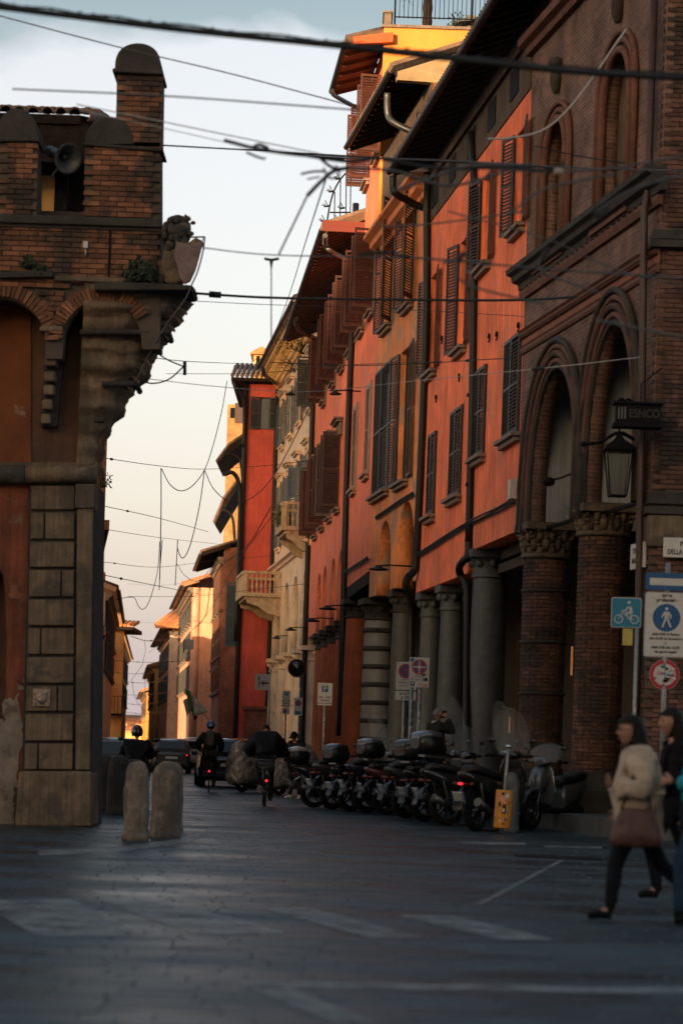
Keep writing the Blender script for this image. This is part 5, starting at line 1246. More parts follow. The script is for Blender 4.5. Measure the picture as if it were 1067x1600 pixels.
# ================================================================== PEOPLE
M_skin = mat('skin', (0.36, 0.18, 0.12), 0.55, var=0.08, scale=20)
M_hair = mat('dark_hair', (0.010, 0.007, 0.006), 0.6, var=0.4, scale=30, spec=0.15)
M_lips = mat('lips', (0.30, 0.09, 0.08), 0.5)
def cloth(name, c, r=0.85): return mat(name, c, r, var=0.25, scale=9, bump=0.5, bscale=22, spec=0.08)
def head_mesh(face=True, off=0.0, region=None, n=28, m=20):
    vs, idx = [], {}
    b = MB(); grid = []
    for j in range(m+1):
        ph = math.pi*j/m; row = []
        for k in range(n):
            t = 2*math.pi*k/n; d = Vector((math.sin(ph)*math.cos(t), math.sin(ph)*math.sin(t), math.cos(ph)))
            rx, ry, rz = 0.076, 0.098, 0.118
            p = Vector((d.x*rx, d.y*ry, d.z*rz))
            if d.z < 0: p.x *= 1+d.z*0.30; p.y *= 1+d.z*0.12 if d.y > 0 else 1+d.z*0.35
            if d.y > 0.2:
                g = lambda cx, cz, s: math.exp(-((p.x-cx)**2+(p.z-cz)**2)/s**2)
                p.y += 0.026*g(0, -0.018, 0.014)+0.014*g(0, 0.005, 0.011)+0.008*g(0, 0.036, 0.04)-0.012*(g(0.031, 0.012, 0.015)+g(-0.031, 0.012, 0.015))
                p.y += 0.012*g(0, -0.092, 0.022)+0.006*g(0, -0.055, 0.02)+0.004*(g(0.04, -0.02, 0.02)+g(-0.04, -0.02, 0.02))
            if off: p += Vector((d.x*off, d.y*off, d.z*off))
            row.append((p, d))
        grid.append(row)
    for row in grid: b.v += [tuple(p) for p, d in row]
    for j in range(m):
        for k in range(n):
            q = (j*n+k, (j+1)*n+k, (j+1)*n+(k+1) % n, j*n+(k+1) % n)
            if region is None or region(grid[j][k][1]*0.5+grid[j+1][k][1]*0.5): b.f.append(q); b.sm.append(True)
    return b
def head(root, c, yaw, pitch=0.0, hair='short', helmet=None, skin=None, glasses=False, s=1.0, hairm=None):
    h = link('head', head_mesh().mesh('head'), skin or M_skin, root); h.location = c; h.rotation_euler = (pitch, 0, yaw); h.scale = (s, s, s)
    b = MB()
    for q in (-1, 1): b.ell((q*0.078, -0.008, -0.005), (0.012, 0.02, 0.032), 8, 6)
    b.obj('ears', skin or M_skin, h)
    b = MB()
    for q in (-1, 1): b.ell((q*0.031, 0.078, 0.012), (0.013, 0.010, 0.008), 8, 6)
    b.obj('eyes', M_hair, h)
    MB().ell((0, 0.093, -0.056), (0.024, 0.012, 0.008), 10, 6).obj('mouth', M_lips, h)
    b = MB()
    for q in (-1, 1): b.ell((q*0.031, 0.093, 0.033), (0.020, 0.008, 0.005), 8, 5)
    b.obj('eyebrows', M_hair, h)
    hm = hairm or M_hair
    if hair == 'short': head_mesh(off=0.010, region=lambda d: (d.z > 0.35 and d.y < 0.75) or (d.y < -0.05 and d.z > -0.45)).obj('hair', hm, h)
    if hair == 'stubble': head_mesh(off=0.004, region=lambda d: (d.z > 0.55 and d.y < 0.55) or (d.y < -0.1 and d.z > -0.35)).obj('hair', mat('grey_stubble', (0.16, 0.13, 0.12), 0.8), h)
    if hair == 'long':
        head_mesh(off=0.022, region=lambda d: (d.z > 0.42 and d.y < 0.92) or d.y < 0.18).obj('hair', hm, h)
        b = MB(); rg_ = []
        for z, rx, ry, cy in ((0.03, 0.098, 0.10, -0.03), (-0.06, 0.108, 0.10, -0.045), (-0.15, 0.115, 0.09, -0.06), (-0.24, 0.10, 0.07, -0.075), (-0.31, 0.06, 0.04, -0.085)):
            rg_.append([(rx*math.cos(a)*(1+0.06*math.sin(5*a)), cy+ry*math.sin(a)*(0.55 if math.sin(a) > 0 else 1), z) for a in [2*math.pi*k/16 for k in range(16)]])
        b.loft(rg_); ruffle(b.obj('hair_length', hm, h, sub=2), 0.03, 0.03)
    if glasses:
        b = MB()
        for q in (-1, 1): b.tube([(q*0.031+0.022*math.cos(a), 0.106, 0.012+0.018*math.sin(a)) for a in [k*0.7 for k in range(10)]], 0.003, 5); b.tube([(q*0.052, 0.104, 0.016), (q*0.08, 0.0, 0.01)], 0.003, 5)
        b.tube([(-0.01, 0.108, 0.014), (0.01, 0.108, 0.014)], 0.003, 5); b.obj('glasses', M_black, h)
    if helmet:
        b = head_mesh(off=0.038, region=lambda d: d.z > (-0.45 if helmet[1] else 0.05) and not (d.y > 0.6 and d.z < 0.35)); b.obj('helmet', helmet[0], h)
        if helmet[1]: head_mesh(off=0.030, region=lambda d: d.y > 0.45 and -0.4 < d.z < 0.45).obj('visor', M_pane, h)
    return h
def hand(root, wrist, d, palm, skin=None, curl=0.5, s=1.0, side=1):
    """d: pointing direction, palm: direction the palm looks"""
    d = Vector(d).normalized(); pn = Vector(palm); pn = (pn-d*pn.dot(d)).normalized(); lat = d.cross(pn)*side
    w = Vector(wrist); V = [w, w+d*0.035*s, w+d*0.075*s]; E = [(0, 1), (1, 2)]; RR = [.024*s, (.032*s), (.032*s)]
    for i, (o, l) in enumerate(((-0.030, .068), (-0.010, .078), (0.011, .073), (0.030, .056))):
        k = len(V); a = 0.25+curl; p = w+d*0.080*s+lat*o*s; V.append(p)
        q = p
        for j, f in enumerate((.45, .32, .23)):
            dd = d*math.cos(a)+pn*math.sin(a); q = q+dd*l*f*s*1.05; V.append(q); a += curl*1.0
        E += [(2, k), (k, k+1), (k+1, k+2), (k+2, k+3)]; RR += [.011*s, .010*s, .009*s, .008*s]
    k = len(V); p = w+d*0.03*s-lat*0.03*s; V += [p, p+(d*0.6-lat*0.6+pn*0.3)*0.035*s, p+(d*0.9-lat*0.5+pn*0.7)*0.06*s]; E += [(1, k), (k, k+1), (k+1, k+2)]; RR += [.014*s, .012*s, .010*s]
    return link('hand', skinmesh(V, E, RR, 0, 1), skin or M_skin, root)
STAND = dict(pel=(0, 0, .95), wai=(0, 0, 1.08), che=(0, .01, 1.27), nec=(0, 0, 1.44), hdb=(0, .015, 1.53), ls=(-.18, 0, 1.39), rs=(.18, 0, 1.39), le=(-.24, -.02, 1.12), re=(.24, -.02, 1.12),
             lw=(-.24, .06, .88), rw=(.24, .06, .88), lh=(-.09, 0, .92), rh=(.09, 0, .92), lk=(-.10, .02, .50), rk=(.10, .02, .50), la=(-.10, -.01, .09), ra=(.10, -.01, .09), lt=(-.11, .15, .035), rt=(.11, .15, .035))
ED = [('pel', 'wai'), ('wai', 'che'), ('che', 'nec'), ('nec', 'hdb'), ('che', 'ls'), ('ls', 'le'), ('le', 'lw'), ('che', 'rs'), ('rs', 're'), ('re', 'rw'), ('pel', 'lh'), ('lh', 'lk'), ('lk', 'la'), ('la', 'lt'), ('pel', 'rh'), ('rh', 'rk'), ('rk', 'ra'), ('ra', 'rt')]
RAD = dict(pel=.14, wai=.125, che=.145, nec=.055, hdb=.05, ls=.06, rs=.06, le=.042, re=.042, lw=.028, rw=.028, lh=.085, rh=.085, lk=.055, rk=.055, la=.036, ra=.036, lt=.03, rt=.03)
def person(label, loc, rz, top, legs, J=None, hy=0.0, hp=0.0, hair='short', helmet=None, shoes=None, puff=0.03, hem=None, s=1.0, skin=None, glasses=False, hands=((0.5), (0.5)), gloves=None, group=None, headon=True, collar=None, ldir=None, rdir=None):
    root = empty('person', loc, rz, label, 'person', group); root.scale = (s, s, s)
    Q = dict(STAND); Q.update(J or {})
    def sub(keys, grow, rads=None, extra=()):
        ks = list(keys); V = [Vector(Q[k]) for k in ks]; E = [(ks.index(a), ks.index(b)) for a, b in ED if a in ks and b in ks]
        RR = [(RAD[k]+(grow if not rads else rads.get(k, grow))) for k in ks]
        for p, r, to in extra: V.append(Vector(p)); RR.append(r); E.append((ks.index(to), len(V)-1))
        return V, E, RR
    V, E, RR = sub([k for k in STAND], 0); link('body', skinmesh(V, E, [r*0.9 for r in RR], 0, 2), skin or M_skin, root)
    pl = Vector(Q['pel']); 
    ex = [(hem, RAD['pel']+puff+0.025, 'pel')] if hem else []
    V, E, RR = sub(('pel', 'wai', 'che', 'ls', 'le', 'lw', 'rs', 're', 'rw'), puff, None, ex+[(Vector(Q['che']).lerp(Vector(Q['nec']), 0.8), 0.075+puff*0.5, 'che')])
    ruffle(ruffle(link('jacket', skinmesh(V, E, RR, 0, 3), top, root), 0.09, 0.045), 0.03, 0.012)
    V, E, RR = sub(('pel', 'lh', 'lk', 'la', 'rh', 'rk', 'ra'), 0.018); V[0] -= Vector((0, 0, 0.02))
    tr_ = link('trousers', skinmesh(V, E, [r if i else r*0.95 for i, r in enumerate(RR)], 0, 3), legs, root); ruffle(tr_, 0.08, 0.02)
    for a, t in (('la', 'lt'), ('ra', 'rt')):
        A, T_ = Vector(Q[a]), Vector(Q[t]); d = (T_-A); fl = Vector((d.x, d.y, 0)).normalized() if abs(d.z) < 0.12 else d.normalized(); hl = A-fl*0.05+Vector((0, 0, -0.045)) if abs(d.z) < 0.12 else A-fl*0.03
        kn_ = Vector(Q['lk' if a == 'la' else 'rk']); sh = skinmesh([hl, A, A.lerp(T_, 0.6), T_+fl*0.02, A+(kn_-A).normalized()*0.10], [(0, 1), (0, 2), (2, 3), (1, 4)], [.042, .05, .042, .034, .052], 0, 2); link('shoe', sh, shoes or M_black, root)
    if headon: head(root, Vector(Q['hdb'])+Vector((0, 0.02*math.cos(hp), 0.10)), hy, hp, hair, helmet, skin, glasses)
    if collar: MB().lathe([(0.06, -0.03), (0.085, 0.0), (0.09, 0.05), (0.075, 0.07), (0.06, 0.05)], Q['nec'], 14).obj('collar', collar, root)
    for k, (el, wr, sd, dd) in enumerate((('le', 'lw', 1, ldir), ('re', 'rw', -1, rdir))):
        if dd is None:
            d = Vector(Q[wr])-Vector(Q[el]); pn = Vector((1 if sd > 0 else -1, 0.2, 0))
        else: d, pn = Vector(dd[0]), Vector(dd[1])
        hand(root, Vector(Q[wr])+d.normalized()*0.015, d, pn, gloves or skin, hands[k], 1.0, sd)
    return root
K = Vector
# woman in the beige coat, walking left
w0 = G(985, 1440)
wm = person('woman in a beige coat and glasses with a brown bag, walking left at right', (w0.x+0.02, w0.y, 0), R(90), cloth('beige_wool', (0.46, 0.36, 0.27), 0.95), cloth('black_trousers', (0.012, 0.013, 0.016)),
  dict(pel=(0, -.02, .90), wai=(0, 0, 1.04), che=(0, .0, 1.22), nec=(0, .02, 1.38), hdb=(0, .05, 1.46), ls=(-.16, .01, 1.33), rs=(.16, -.01, 1.33), le=(-.22, -.04, 1.08), re=(.20, -.02, 1.08), lw=(-.19, .22, 1.10), rw=(.18, .10, .92),
       lh=(-.09, 0, .88), rh=(.09, -.02, .88), lk=(-.08, .17, .50), rk=(.09, -.20, .50), la=(-.07, .20, .10), ra=(.09, -.52, .20), lt=(-.07, .37, .035), rt=(.09, -.45, .04)),
  hair='long', glasses=True, puff=0.075, hem=(0, -.03, .66), hands=(0.9, 0.4), collar=M_black, ldir=((0.1, 0.8, 0.5), (0.5, -0.3, 0.8)), s=1.0)
b = MB()
b.box(-0.235, -0.165, 0.30, 0.315, 1.12, 1.26); b.obj('phone', M_black, wm)
bg = empty('handbag', (w0.x-0.02, w0.y-0.27, 0.0), R(90), 'brown leather handbag hanging from the arm of the woman in beige', 'bag')
rg_ = []
for z, l, t in ((0.62, 0.13, 0.05), (0.63, 0.20, 0.085), (0.70, 0.22, 0.10), (0.82, 0.18, 0.075), (0.92, 0.13, 0.04), (0.94, 0.12, 0.02)):
    rg_.append([(t*math.copysign(abs(math.cos(a))**0.6, math.cos(a)), l*math.copysign(abs(math.sin(a))**0.6, math.sin(a)), z) for a in [2*math.pi*k/20 for k in range(20)]])
ruffle(MB().loft(rg_).obj('bag_body', sub=2, m=mat('brown_leather', (0.075, 0.026, 0.019), 0.5, var=0.3, scale=8), parent=bg), 0.08, 0.03)
b = MB(); b.tube(catmull([(0, -0.12, 0.92), (0.02, -0.08, 1.12), (0.06, -0.01, 1.32), (0.02, 0.04, 1.15), (0, 0.12, 0.92)], 6), 0.011, 6); b.obj('strap', M_black, bg)
# woman behind her in black
w1 = G(1040, 1410)
person('dark-haired woman in black walking just behind the woman in beige', (w1.x+0.03, w1.y, 0), R(90), cloth('black_coat', (0.010, 0.009, 0.009)), cloth('black_jeans', (0.010, 0.011, 0.014)),
  dict(pel=(0, 0, .96), lk=(-.08, .20, .54), la=(-.08, .12, .12), lt=(-.08, .28, .06), rk=(.09, -.12, .52), ra=(.09, -.40, .16), rt=(.09, -.30, .035), le=(-.23, .02, 1.13), lw=(-.20, .22, 1.02)), hair='long', puff=0.03, hem=(0, -.02, .78), s=1.03)
# person in turquoise at the frame edge
w2 = G(1078, 1445)
tq = person('walker in a turquoise jacket and jeans half cut off by the right edge', (w2.x+0.04, w2.y-0.1, 0), R(90), cloth('turquoise_jacket', (0.02, 0.26, 0.33)), cloth('blue_jeans', (0.02, 0.045, 0.08)),
  dict(lk=(-.09, .16, .52), la=(-.08, .16, .09), rk=(.09, -.08, .50), ra=(.09, -.35, .14), rt=(.09, -.26, .035), le=(-.23, .04, 1.14), lw=(-.18, .24, 1.16)), hair='short', puff=0.05, hands=(0.8, .4))
# man on the phone behind the scooters
mx, mz = P(680, 1170, 44.9).x, 0.36
person('bald man in a dark fleece-collared jacket phoning behind the scooters', (mx, 44.9, mz), R(-62), cloth('dark_olive_jacket', (0.025, 0.024, 0.018)), cloth('dark_trousers', (0.015, 0.015, 0.018)),
  dict(rs=(.18, 0, 1.42), re=(.26, .22, 1.30), rw=(.15, .13, 1.56), ls=(-.18, 0, 1.42)), hy=0.0, hair='stubble', puff=0.045, hands=(0.4, 0.9), collar=mat('shearling', (0.45, 0.38, 0.30), 0.95, var=0.3, scale=60, bump=0.8), rdir=((-0.35, -0.1, 1), (-1, 0, 0)))
ph = MB().box(-0.035, 0.035, -0.004, 0.004, -0.07, 0.07); q = Matrix.Rotation(R(-62), 4, 'Z') @ Vector((.115, .10, 1.635))
o = ph.obj('mobile_phone', M_black, None, 0.003, label='black mobile phone held to the ear of the bald man', cat='phone'); o.location = (mx+q.x, 44.9+q.y, mz+q.z); o.rotation_euler = (0.1, 0.15, R(20))
# man in a cap fiddling with his bike
c0 = G(460, 1249)
cpn = person('man in a dark cap and white shoes standing at the end of the scooter row', (c0.x, c0.y, 0), R(150), cloth('navy_jacket', (0.012, 0.016, 0.02)), cloth('dark_cargo', (0.012, 0.013, 0.014)),
  dict(nec=(0, .04, 1.42), hdb=(0, .09, 1.49), le=(-.26, .06, 1.14), lw=(-.16, .30, 1.05), re=(.26, .04, 1.14), rw=(.20, .28, 1.0), la=(-.16, 0, .09), lt=(-.2, .14, .035), ra=(.14, 0, .09), rt=(.18, .14, .035)), hp=-0.5, puff=0.05, shoes=mat('white_sneaker', (0.5, 0.5, 0.48), 0.6), s=0.96)
b = head_mesh(off=0.016, region=lambda d: d.z > 0.18); b.prism([(-0.07, 0.0), (-0.06, 0.10), (0, 0.125), (0.06, 0.10), (0.07, 0.0)], 0.03, 0.04, 'z') if False else None
b.box(-0.07, 0.07, 0.08, 0.17, 0.035, 0.045); o = b.obj('cap', M_black, cpn); o.location = (0, .11, 1.59); o.rotation_euler = (-0.5, 0, 0)

# ================================================================== SCOOTERS
def sring(x, z, w, h, p=0.7, n=16, y=0.0):
    return [(x, y+w/2*math.copysign(abs(math.cos(a))**p, math.cos(a)), z+h/2*math.copysign(abs(math.sin(a))**p, math.sin(a))) for a in [2*math.pi*k/n for k in range(n)]]
M_tyre = mat('tyre_rubber', (0.008, 0.008, 0.009), 0.85, spec=0.2)
M_alu = mat('alloy', (0.11, 0.11, 0.115), 0.35, metal=0.8, var=0.2, scale=10)
M_chrome = mat('chrome', (0.5, 0.5, 0.5), 0.15, metal=1.0)
M_plastic = mat('black_plastic', (0.006, 0.006, 0.007), 0.35, var=0.3, scale=8)
M_seat = mat('seat_vinyl', (0.007, 0.007, 0.007), 0.55, bump=0.3, bscale=60)
M_tail = mat('tail_lamp_red', (0.09, 0.005, 0.006), 0.2)
M_lit = mat('lit_tail_lamp', (0.75, 0.02, 0.03), 0.3, emit=0.55)
M_plate = mat('number_plate', (0.42, 0.44, 0.46), 0.4, var=0.15, scale=30)
M_screen = mat('windscreen', (0.36, 0.40, 0.42), 0.05, alpha=0.12, spec=0.8)
def wheel(parent, x, y, z, r, w=0.11, spokes=5, name='wheel'):
    M = Matrix.Translation((x, y, z)) @ Matrix.Rotation(R(90), 4, 'X')
    b = MB(); k = w/2
    b.lathe([(r*0.70, -k*0.8), (r*0.86, -k), (r*0.96, -k*0.75), (r, -k*0.25), (r, k*0.25), (r*0.96, k*0.75), (r*0.86, k), (r*0.70, k*0.8), (r*0.70, -k*0.8)], n=28, M=M)
    t = b.obj(name, M_tyre, parent)
    b = MB(); b.lathe([(r*0.70, -k*0.7), (r*0.72, -k*0.8), (r*0.62, -k*0.5), (r*0.62, k*0.5), (r*0.72, k*0.8), (r*0.70, k*0.7)], n=28, M=M)
    b.lathe([(0, -k*0.7), (r*0.16, -k*0.7), (r*0.18, 0), (r*0.16, k*0.7), (0, k*0.7)], n=14, M=M)
    for i in range(spokes):
        a = 2*math.pi*i/spokes; b.bar((x+r*0.14*math.cos(a), y, z+r*0.14*math.sin(a)), (x+r*0.64*math.cos(a+0.15), y, z+r*0.64*math.sin(a+0.15)), 0.035, 0.03, (0, 1, 0))
    b.obj('rim', M_alu, t); return t
def scooter(label, loc, rz, paint, case=None, screen=1.0, seatm=None, lit=False, s=1.06, refl=False, lean=0.0, plate=True, ch=0.0, group='motor scooters parked in a row along the portico'):
    root = empty('motor_scooter', loc, rz, label, 'motor scooter', group); root.scale = (s, s, s); root.rotation_euler = (lean, 0, rz)
    wheel(root, 0, 0, 0.29, 0.29); wheel(root, 1.36, 0, 0.29, 0.29, 0.10)
    b = MB(); b.loft([sring(-0.46, 0.80, 0.06, 0.04), sring(-0.40, 0.78, 0.20, 0.10), sring(-0.22, 0.72, 0.30, 0.20), sring(0.0, 0.66, 0.36, 0.27), sring(0.25, 0.58, 0.38, 0.36), sring(0.48, 0.52, 0.34, 0.42), sring(0.58, 0.42, 0.28, 0.28)]); b.obj('body', paint, root)
    b = MB(); b.loft([sring(-0.34, 0.86, 0.16, 0.06), sring(-0.2, 0.87, 0.26, 0.11), sring(0.05, 0.84, 0.30, 0.13), sring(0.2, 0.80, 0.31, 0.13), sring(0.45, 0.78, 0.28, 0.13), sring(0.6, 0.74, 0.18, 0.08)]); b.obj('seat', seatm or M_seat, root)
    b = MB(); b.loft([sring(0.50, 0.31, 0.30, 0.10), sring(0.7, 0.30, 0.36, 0.10), sring(0.95, 0.31, 0.36, 0.10), sring(1.05, 0.36, 0.34, 0.12)]); b.obj('footboard', M_plastic, root)
    b = MB(); b.loft([sring(1.02, 0.33, 0.30, 0.14, 0.6), sring(1.04, 0.50, 0.44, 0.12, 0.6), sring(1.06, 0.70, 0.48, 0.12, 0.6), sring(1.03, 0.90, 0.40, 0.13, 0.6), sring(1.0, 1.02, 0.24, 0.10, 0.6)])
    b.loft([sring(1.02, 0.86, 0.30, 0.24), sring(1.14, 0.80, 0.26, 0.36), sring(1.24, 0.72, 0.16, 0.34), sring(1.28, 0.68, 0.06, 0.16)]); b.obj('leg_shield', paint, root)
    b = MB(); b.loft([sring(1.08, 0.60, 0.10, 0.05), sring(1.25, 0.64, 0.14, 0.05), sring(1.45, 0.62, 0.15, 0.05), sring(1.62, 0.52, 0.13, 0.05), sring(1.68, 0.42, 0.10, 0.03)]); b.obj('front_mudguard', paint, root)
    b = MB()
    for q in (-1, 1): b.tube([(1.36, q*0.085, 0.29), (1.22, q*0.085, 0.66)], 0.022, 8)
    b.obj('fork', M_alu, root)
    b = MB(); b.tube(catmull([(0.92, -0.36, 1.06), (0.99, -0.22, 1.06), (1.02, 0, 1.04), (0.99, 0.22, 1.06), (0.92, 0.36, 1.06)], 5), 0.015, 7)
    for q in (-1, 1): b.tube([(0.90, q*0.37, 1.06), (0.95, q*0.27, 1.06)], 0.022, 8); b.tube([(0.98, q*0.26, 1.07), (1.05, q*0.40, 1.07)], 0.007, 5)
    hb = b.obj('handlebar', M_black, root)
    b = MB(); b.loft([sring(0.9, 1.07, 0.10, 0.05), sring(0.98, 1.08, 0.24, 0.12), sring(1.08, 1.07, 0.26, 0.13), sring(1.14, 1.05, 0.14, 0.08)]); b.obj('dashboard', paint, root)
    for q in (-1, 1):
        b = MB(); b.tube([(0.99, q*0.24, 1.08), (1.0, q*0.30, 1.24)], 0.006, 5); b.ell((0.99, q*0.33, 1.28), (0.02, 0.065, 0.04), 10, 6); b.obj('mirror', M_plastic, root)
    if screen:
        b = MB(); h = 0.52*screen; n = 10; m = 8
        for j in range(m+1):
            v = j/m; wv = 0.30*math.sqrt(max(0, 1-(max(0, v-0.35)/0.66)**2.4)) if v > 0.35 else 0.24+0.06*v/0.35
            for k in range(n+1):
                u_ = -1+2*k/n; b.v.append((1.16-0.26*v-0.10*u_*u_*(1-0.3*v), wv*u_, 1.05+h*v*1.15))
        for j in range(m):
            for k in range(n): i = j*(n+1)+k; b.f.append((i, i+1, i+n+2, i+n+1)); b.sm.append(True)
        o = b.obj('windscreen', M_screen, root); sm_ = o.modifiers.new('thick', 'SOLIDIFY'); sm_.thickness = 0.004
        rim = [b.v[j*(n+1)] for j in range(m+1)]+[b.v[j*(n+1)+n] for j in range(m, -1, -1)]
        MB().tube(rim, 0.005, 5).obj('screen_edge', M_cableg, o)
    b = MB(); b.loft([sring(-0.47, 0.66, 0.12, 0.03), sring(-0.42, 0.655, 0.17, 0.055), sring(-0.34, 0.66, 0.18, 0.055)]); tl_ = b.obj('tail_lamp', M_tail, root)
    if lit: MB().ell((-0.47, 0, 0.66), (0.015, 0.05, 0.02), 10, 6).obj('bulb', M_lit, tl_)
    for q in (-1, 1): MB().ell((-0.38, q*0.13, 0.66), (0.05, 0.03, 0.025), 8, 5).obj('indicator', mat('amber', (0.12, 0.035, 0.01), 0.3), root)
    b = MB(); b.loft([sring(-0.30, 0.60, 0.13, 0.03), sring(-0.42, 0.52, 0.14, 0.03), sring(-0.52, 0.38, 0.15, 0.03), sring(-0.55, 0.30, 0.13, 0.02)]); b.obj('rear_mudguard', M_plastic, root)
    if plate:
        M = Matrix.Translation((-0.515, 0, 0.47)) @ Matrix.Rotation(R(-28), 4, 'Y')
        b = MB(); b.box(-0.006, 0.004, -0.09, 0.09, -0.09, 0.09, M); pl = b.obj('number_plate', M_plate, root, 0.003)
        b = MB(); b.box(-0.009, -0.006, -0.088, -0.068, -0.085, 0.085, M); b.box(-0.009, -0.006, 0.068, 0.088, -0.085, 0.085, M); b.obj('blue_edge', M_signblue, pl)
        b = MB(); rn = random.Random(label)
        for row in (0.035, -0.035):
            for k in range(4):
                y = -0.045+k*0.03
                b.box(-0.0085, -0.006, y-0.010, y-0.005, row-0.024, row+0.024, M)
                if rn.random() < 0.7: b.box(-0.0085, -0.006, y-0.004, y+0.006, row+0.016, row+0.024, M)
                if rn.random() < 0.7: b.box(-0.0085, -0.006, y-0.004, y+0.006, row-0.024, row-0.016, M)
        b.obj('plate_marks', M_ink, pl, kind='stuff')
    b = MB(); b.tube([(0.35, -0.16, 0.30), (0.12, -0.19, 0.27), (-0.1, -0.21, 0.30)], 0.03, 8); b.tube([(0.0, -0.21, 0.29), (-0.36, -0.22, 0.42)], [0.055, 0.062], 12); b.obj('exhaust', M_alu, root)
    b = MB(); b.loft([sring(-0.06, 0.30, 0.10, 0.14, y=0.14), sring(0.1, 0.30, 0.13, 0.2, y=0.13), sring(0.4, 0.34, 0.2, 0.24, y=0.08), sring(0.55, 0.36, 0.2, 0.2)]); b.obj('engine', M_plastic, root)
    b = MB()
    for q in (-1, 1):
        b.tube([(-0.03, q*0.15, 0.31), (-0.16, q*0.15, 0.68)], 0.012, 6); z = 0.0
        for k in range(8): f = 0.25+k*0.075; b.lathe([(0.022, 0), (0.03, 0.006), (0.022, 0.012)], (-0.03-0.13*f, q*0.15, 0.31+0.37*f), 8)
    b.obj('shock_absorbers', M_alu, root)
    b = MB()
    for q in (-1, 1): b.tube([(0.38, q*0.10, 0.28), (0.30, q*0.19, 0.012)], 0.014, 6)
    b.tube([(0.30, -0.19, 0.014), (0.30, 0.19, 0.014)], 0.014, 6); b.obj('stand', M_black, root)
    if case:
        x0 = -0.42
        b = MB(); b.loft([sring(x0-0.16, 1.10, 0.24, 0.14, 0.5), sring(x0-0.12, 1.10, 0.38, 0.26, 0.5), sring(x0+0.02, 1.10, 0.43, 0.30, 0.5), sring(x0+0.2, 1.10, 0.42, 0.28, 0.5), sring(x0+0.27, 1.10, 0.30, 0.16, 0.5)]); tcs = b.obj('top_case', M_plastic, root); tcs.location = (0, 0, ch)
        b = MB(); b.loft([sring(x0-0.15, 1.19, 0.24, 0.05, 0.6), sring(x0-0.11, 1.22, 0.37, 0.10, 0.6), sring(x0+0.03, 1.245, 0.41, 0.13, 0.6), sring(x0+0.19, 1.23, 0.40, 0.11, 0.6), sring(x0+0.25, 1.19, 0.28, 0.05, 0.6)]); b.obj('lid', case, tcs)
        if refl:
            b = MB(); b.loft([sring(x0-0.175, 1.12, 0.20, 0.035), sring(x0-0.14, 1.12, 0.36, 0.055), sring(x0-0.05, 1.12, 0.435, 0.05)]); b.obj('reflector', M_tail, tcs)
        b = MB(); b.bar((-0.45, 0, 0.93), (0.0, 0, 0.90), 0.20, 0.03); b.obj('rack', M_alu, tcs)
    return root
P_blk = mat('black_paint', (0.010, 0.010, 0.011), 0.22, coat=0.6); P_gry = mat('dark_grey_paint', (0.05, 0.052, 0.055), 0.3, metal=0.4, coat=0.5); P_wht = mat('white_paint', (0.32, 0.32, 0.315), 0.3, coat=0.5)
P_blu = mat('navy_paint', (0.012, 0.02, 0.045), 0.25, coat=0.6); P_slv = mat('silver_paint', (0.11, 0.12, 0.128), 0.3, metal=0.5, coat=0.4); P_red = mat('dark_red_paint', (0.10, 0.012, 0.012), 0.3, coat=0.5)
rows = [(490, 1262, P_blk, P_wht, 0, 'black scooter with a flat white top case, farthest of the parked row', dict(ch=-0.10), 22),
        (519, 1265, P_gry, None, 1.2, 'dark grey scooter with a high screen, second from the far end of the row', {}, 34),
        (547, 1268, P_blk, P_gry, 0.9, 'black scooter with a glossy grey case lid and low screen, third from far end', dict(ch=-0.04), 41),
        (573, 1270, P_blu, None, 1.5, 'navy scooter with a tall windscreen, fourth from the far end of the row', {}, 30),
        (603, 1273, P_red, P_slv, 1.3, 'dark red scooter with a silver-lidded top case and an open-spoked rear wheel', dict(ch=0.03), 24),
        (634, 1279, P_gry, None, 1.6, 'grey scooter with a big windscreen in front of the bald man', {}, 36),
        (663, 1284, P_blk, P_blk, 0.9, 'black scooter whose black top case carries a wide red reflector', dict(refl=True, ch=0.02), 44),
        (696, 1290, P_blk, P_slv, 1.35, 'black scooter with a big domed silver top case and the tallest windscreen', dict(ch=0.09), 28),
        (742, 1299, P_blk, None, 1.15, 'black scooter without top case and with its red tail lamp lit, nearest of the row', dict(lit=True), 58)]
for i, (x, y, pt, cs, scn, lb, kw, hd) in enumerate(rows):
    g_ = G(x, y); scooter(lb, (g_.x, g_.y, 0), R(hd), pt, cs, scn, lean=R(random.uniform(-3, 3)), s=(1.08, 1.16, 1.10, 1.2, 1.14, 1.18, 1.15, 1.2, 1.2)[i], **kw)
g_ = G(868, 1300); scooter('silver scooter facing the square, parked right of the yellow post', (g_.x+0.45, g_.y+1.7, 0), R(236), P_slv, None, 0.5, s=1.12, plate=False)
# covered scooters
def covered(label, px, rz, s, m):
    c = G(*px); root = empty('covered_scooter', (c.x, c.y, 0), rz, label, 'covered scooter', 'scooters under plastic covers'); root.scale = (s, s, s)
    rn = random.Random(label); b = MB(); rg_ = []
    for x, w, h in ((-0.5, 0.3, 0.85), (-0.3, 0.55, 1.12), (0.1, 0.6, 0.98), (0.5, 0.55, 0.95), (0.9, 0.7, 1.25), (1.2, 0.6, 1.15), (1.55, 0.35, 0.7)):
        rg_.append([(x+rn.uniform(-.02, .02), y*w/2*(1+0.08*math.sin(k*3.3+x*9)), 0.16+z*h) for k, (y, z) in enumerate(((-1.05, 0), (-1.1, .3), (-0.95, .6), (-0.6, .88), (-.2, 1), (.2, 1), (.6, .88), (.95, .6), (1.1, .3), (1.05, 0)))])
    b.loft(rg_); ruffle(b.obj('plastic_cover', m, root, sub=3), 0.12, 0.10); wheel(root, 0, 0, 0.27, 0.27); wheel(root, 1.3, 0, 0.27, 0.27); return root
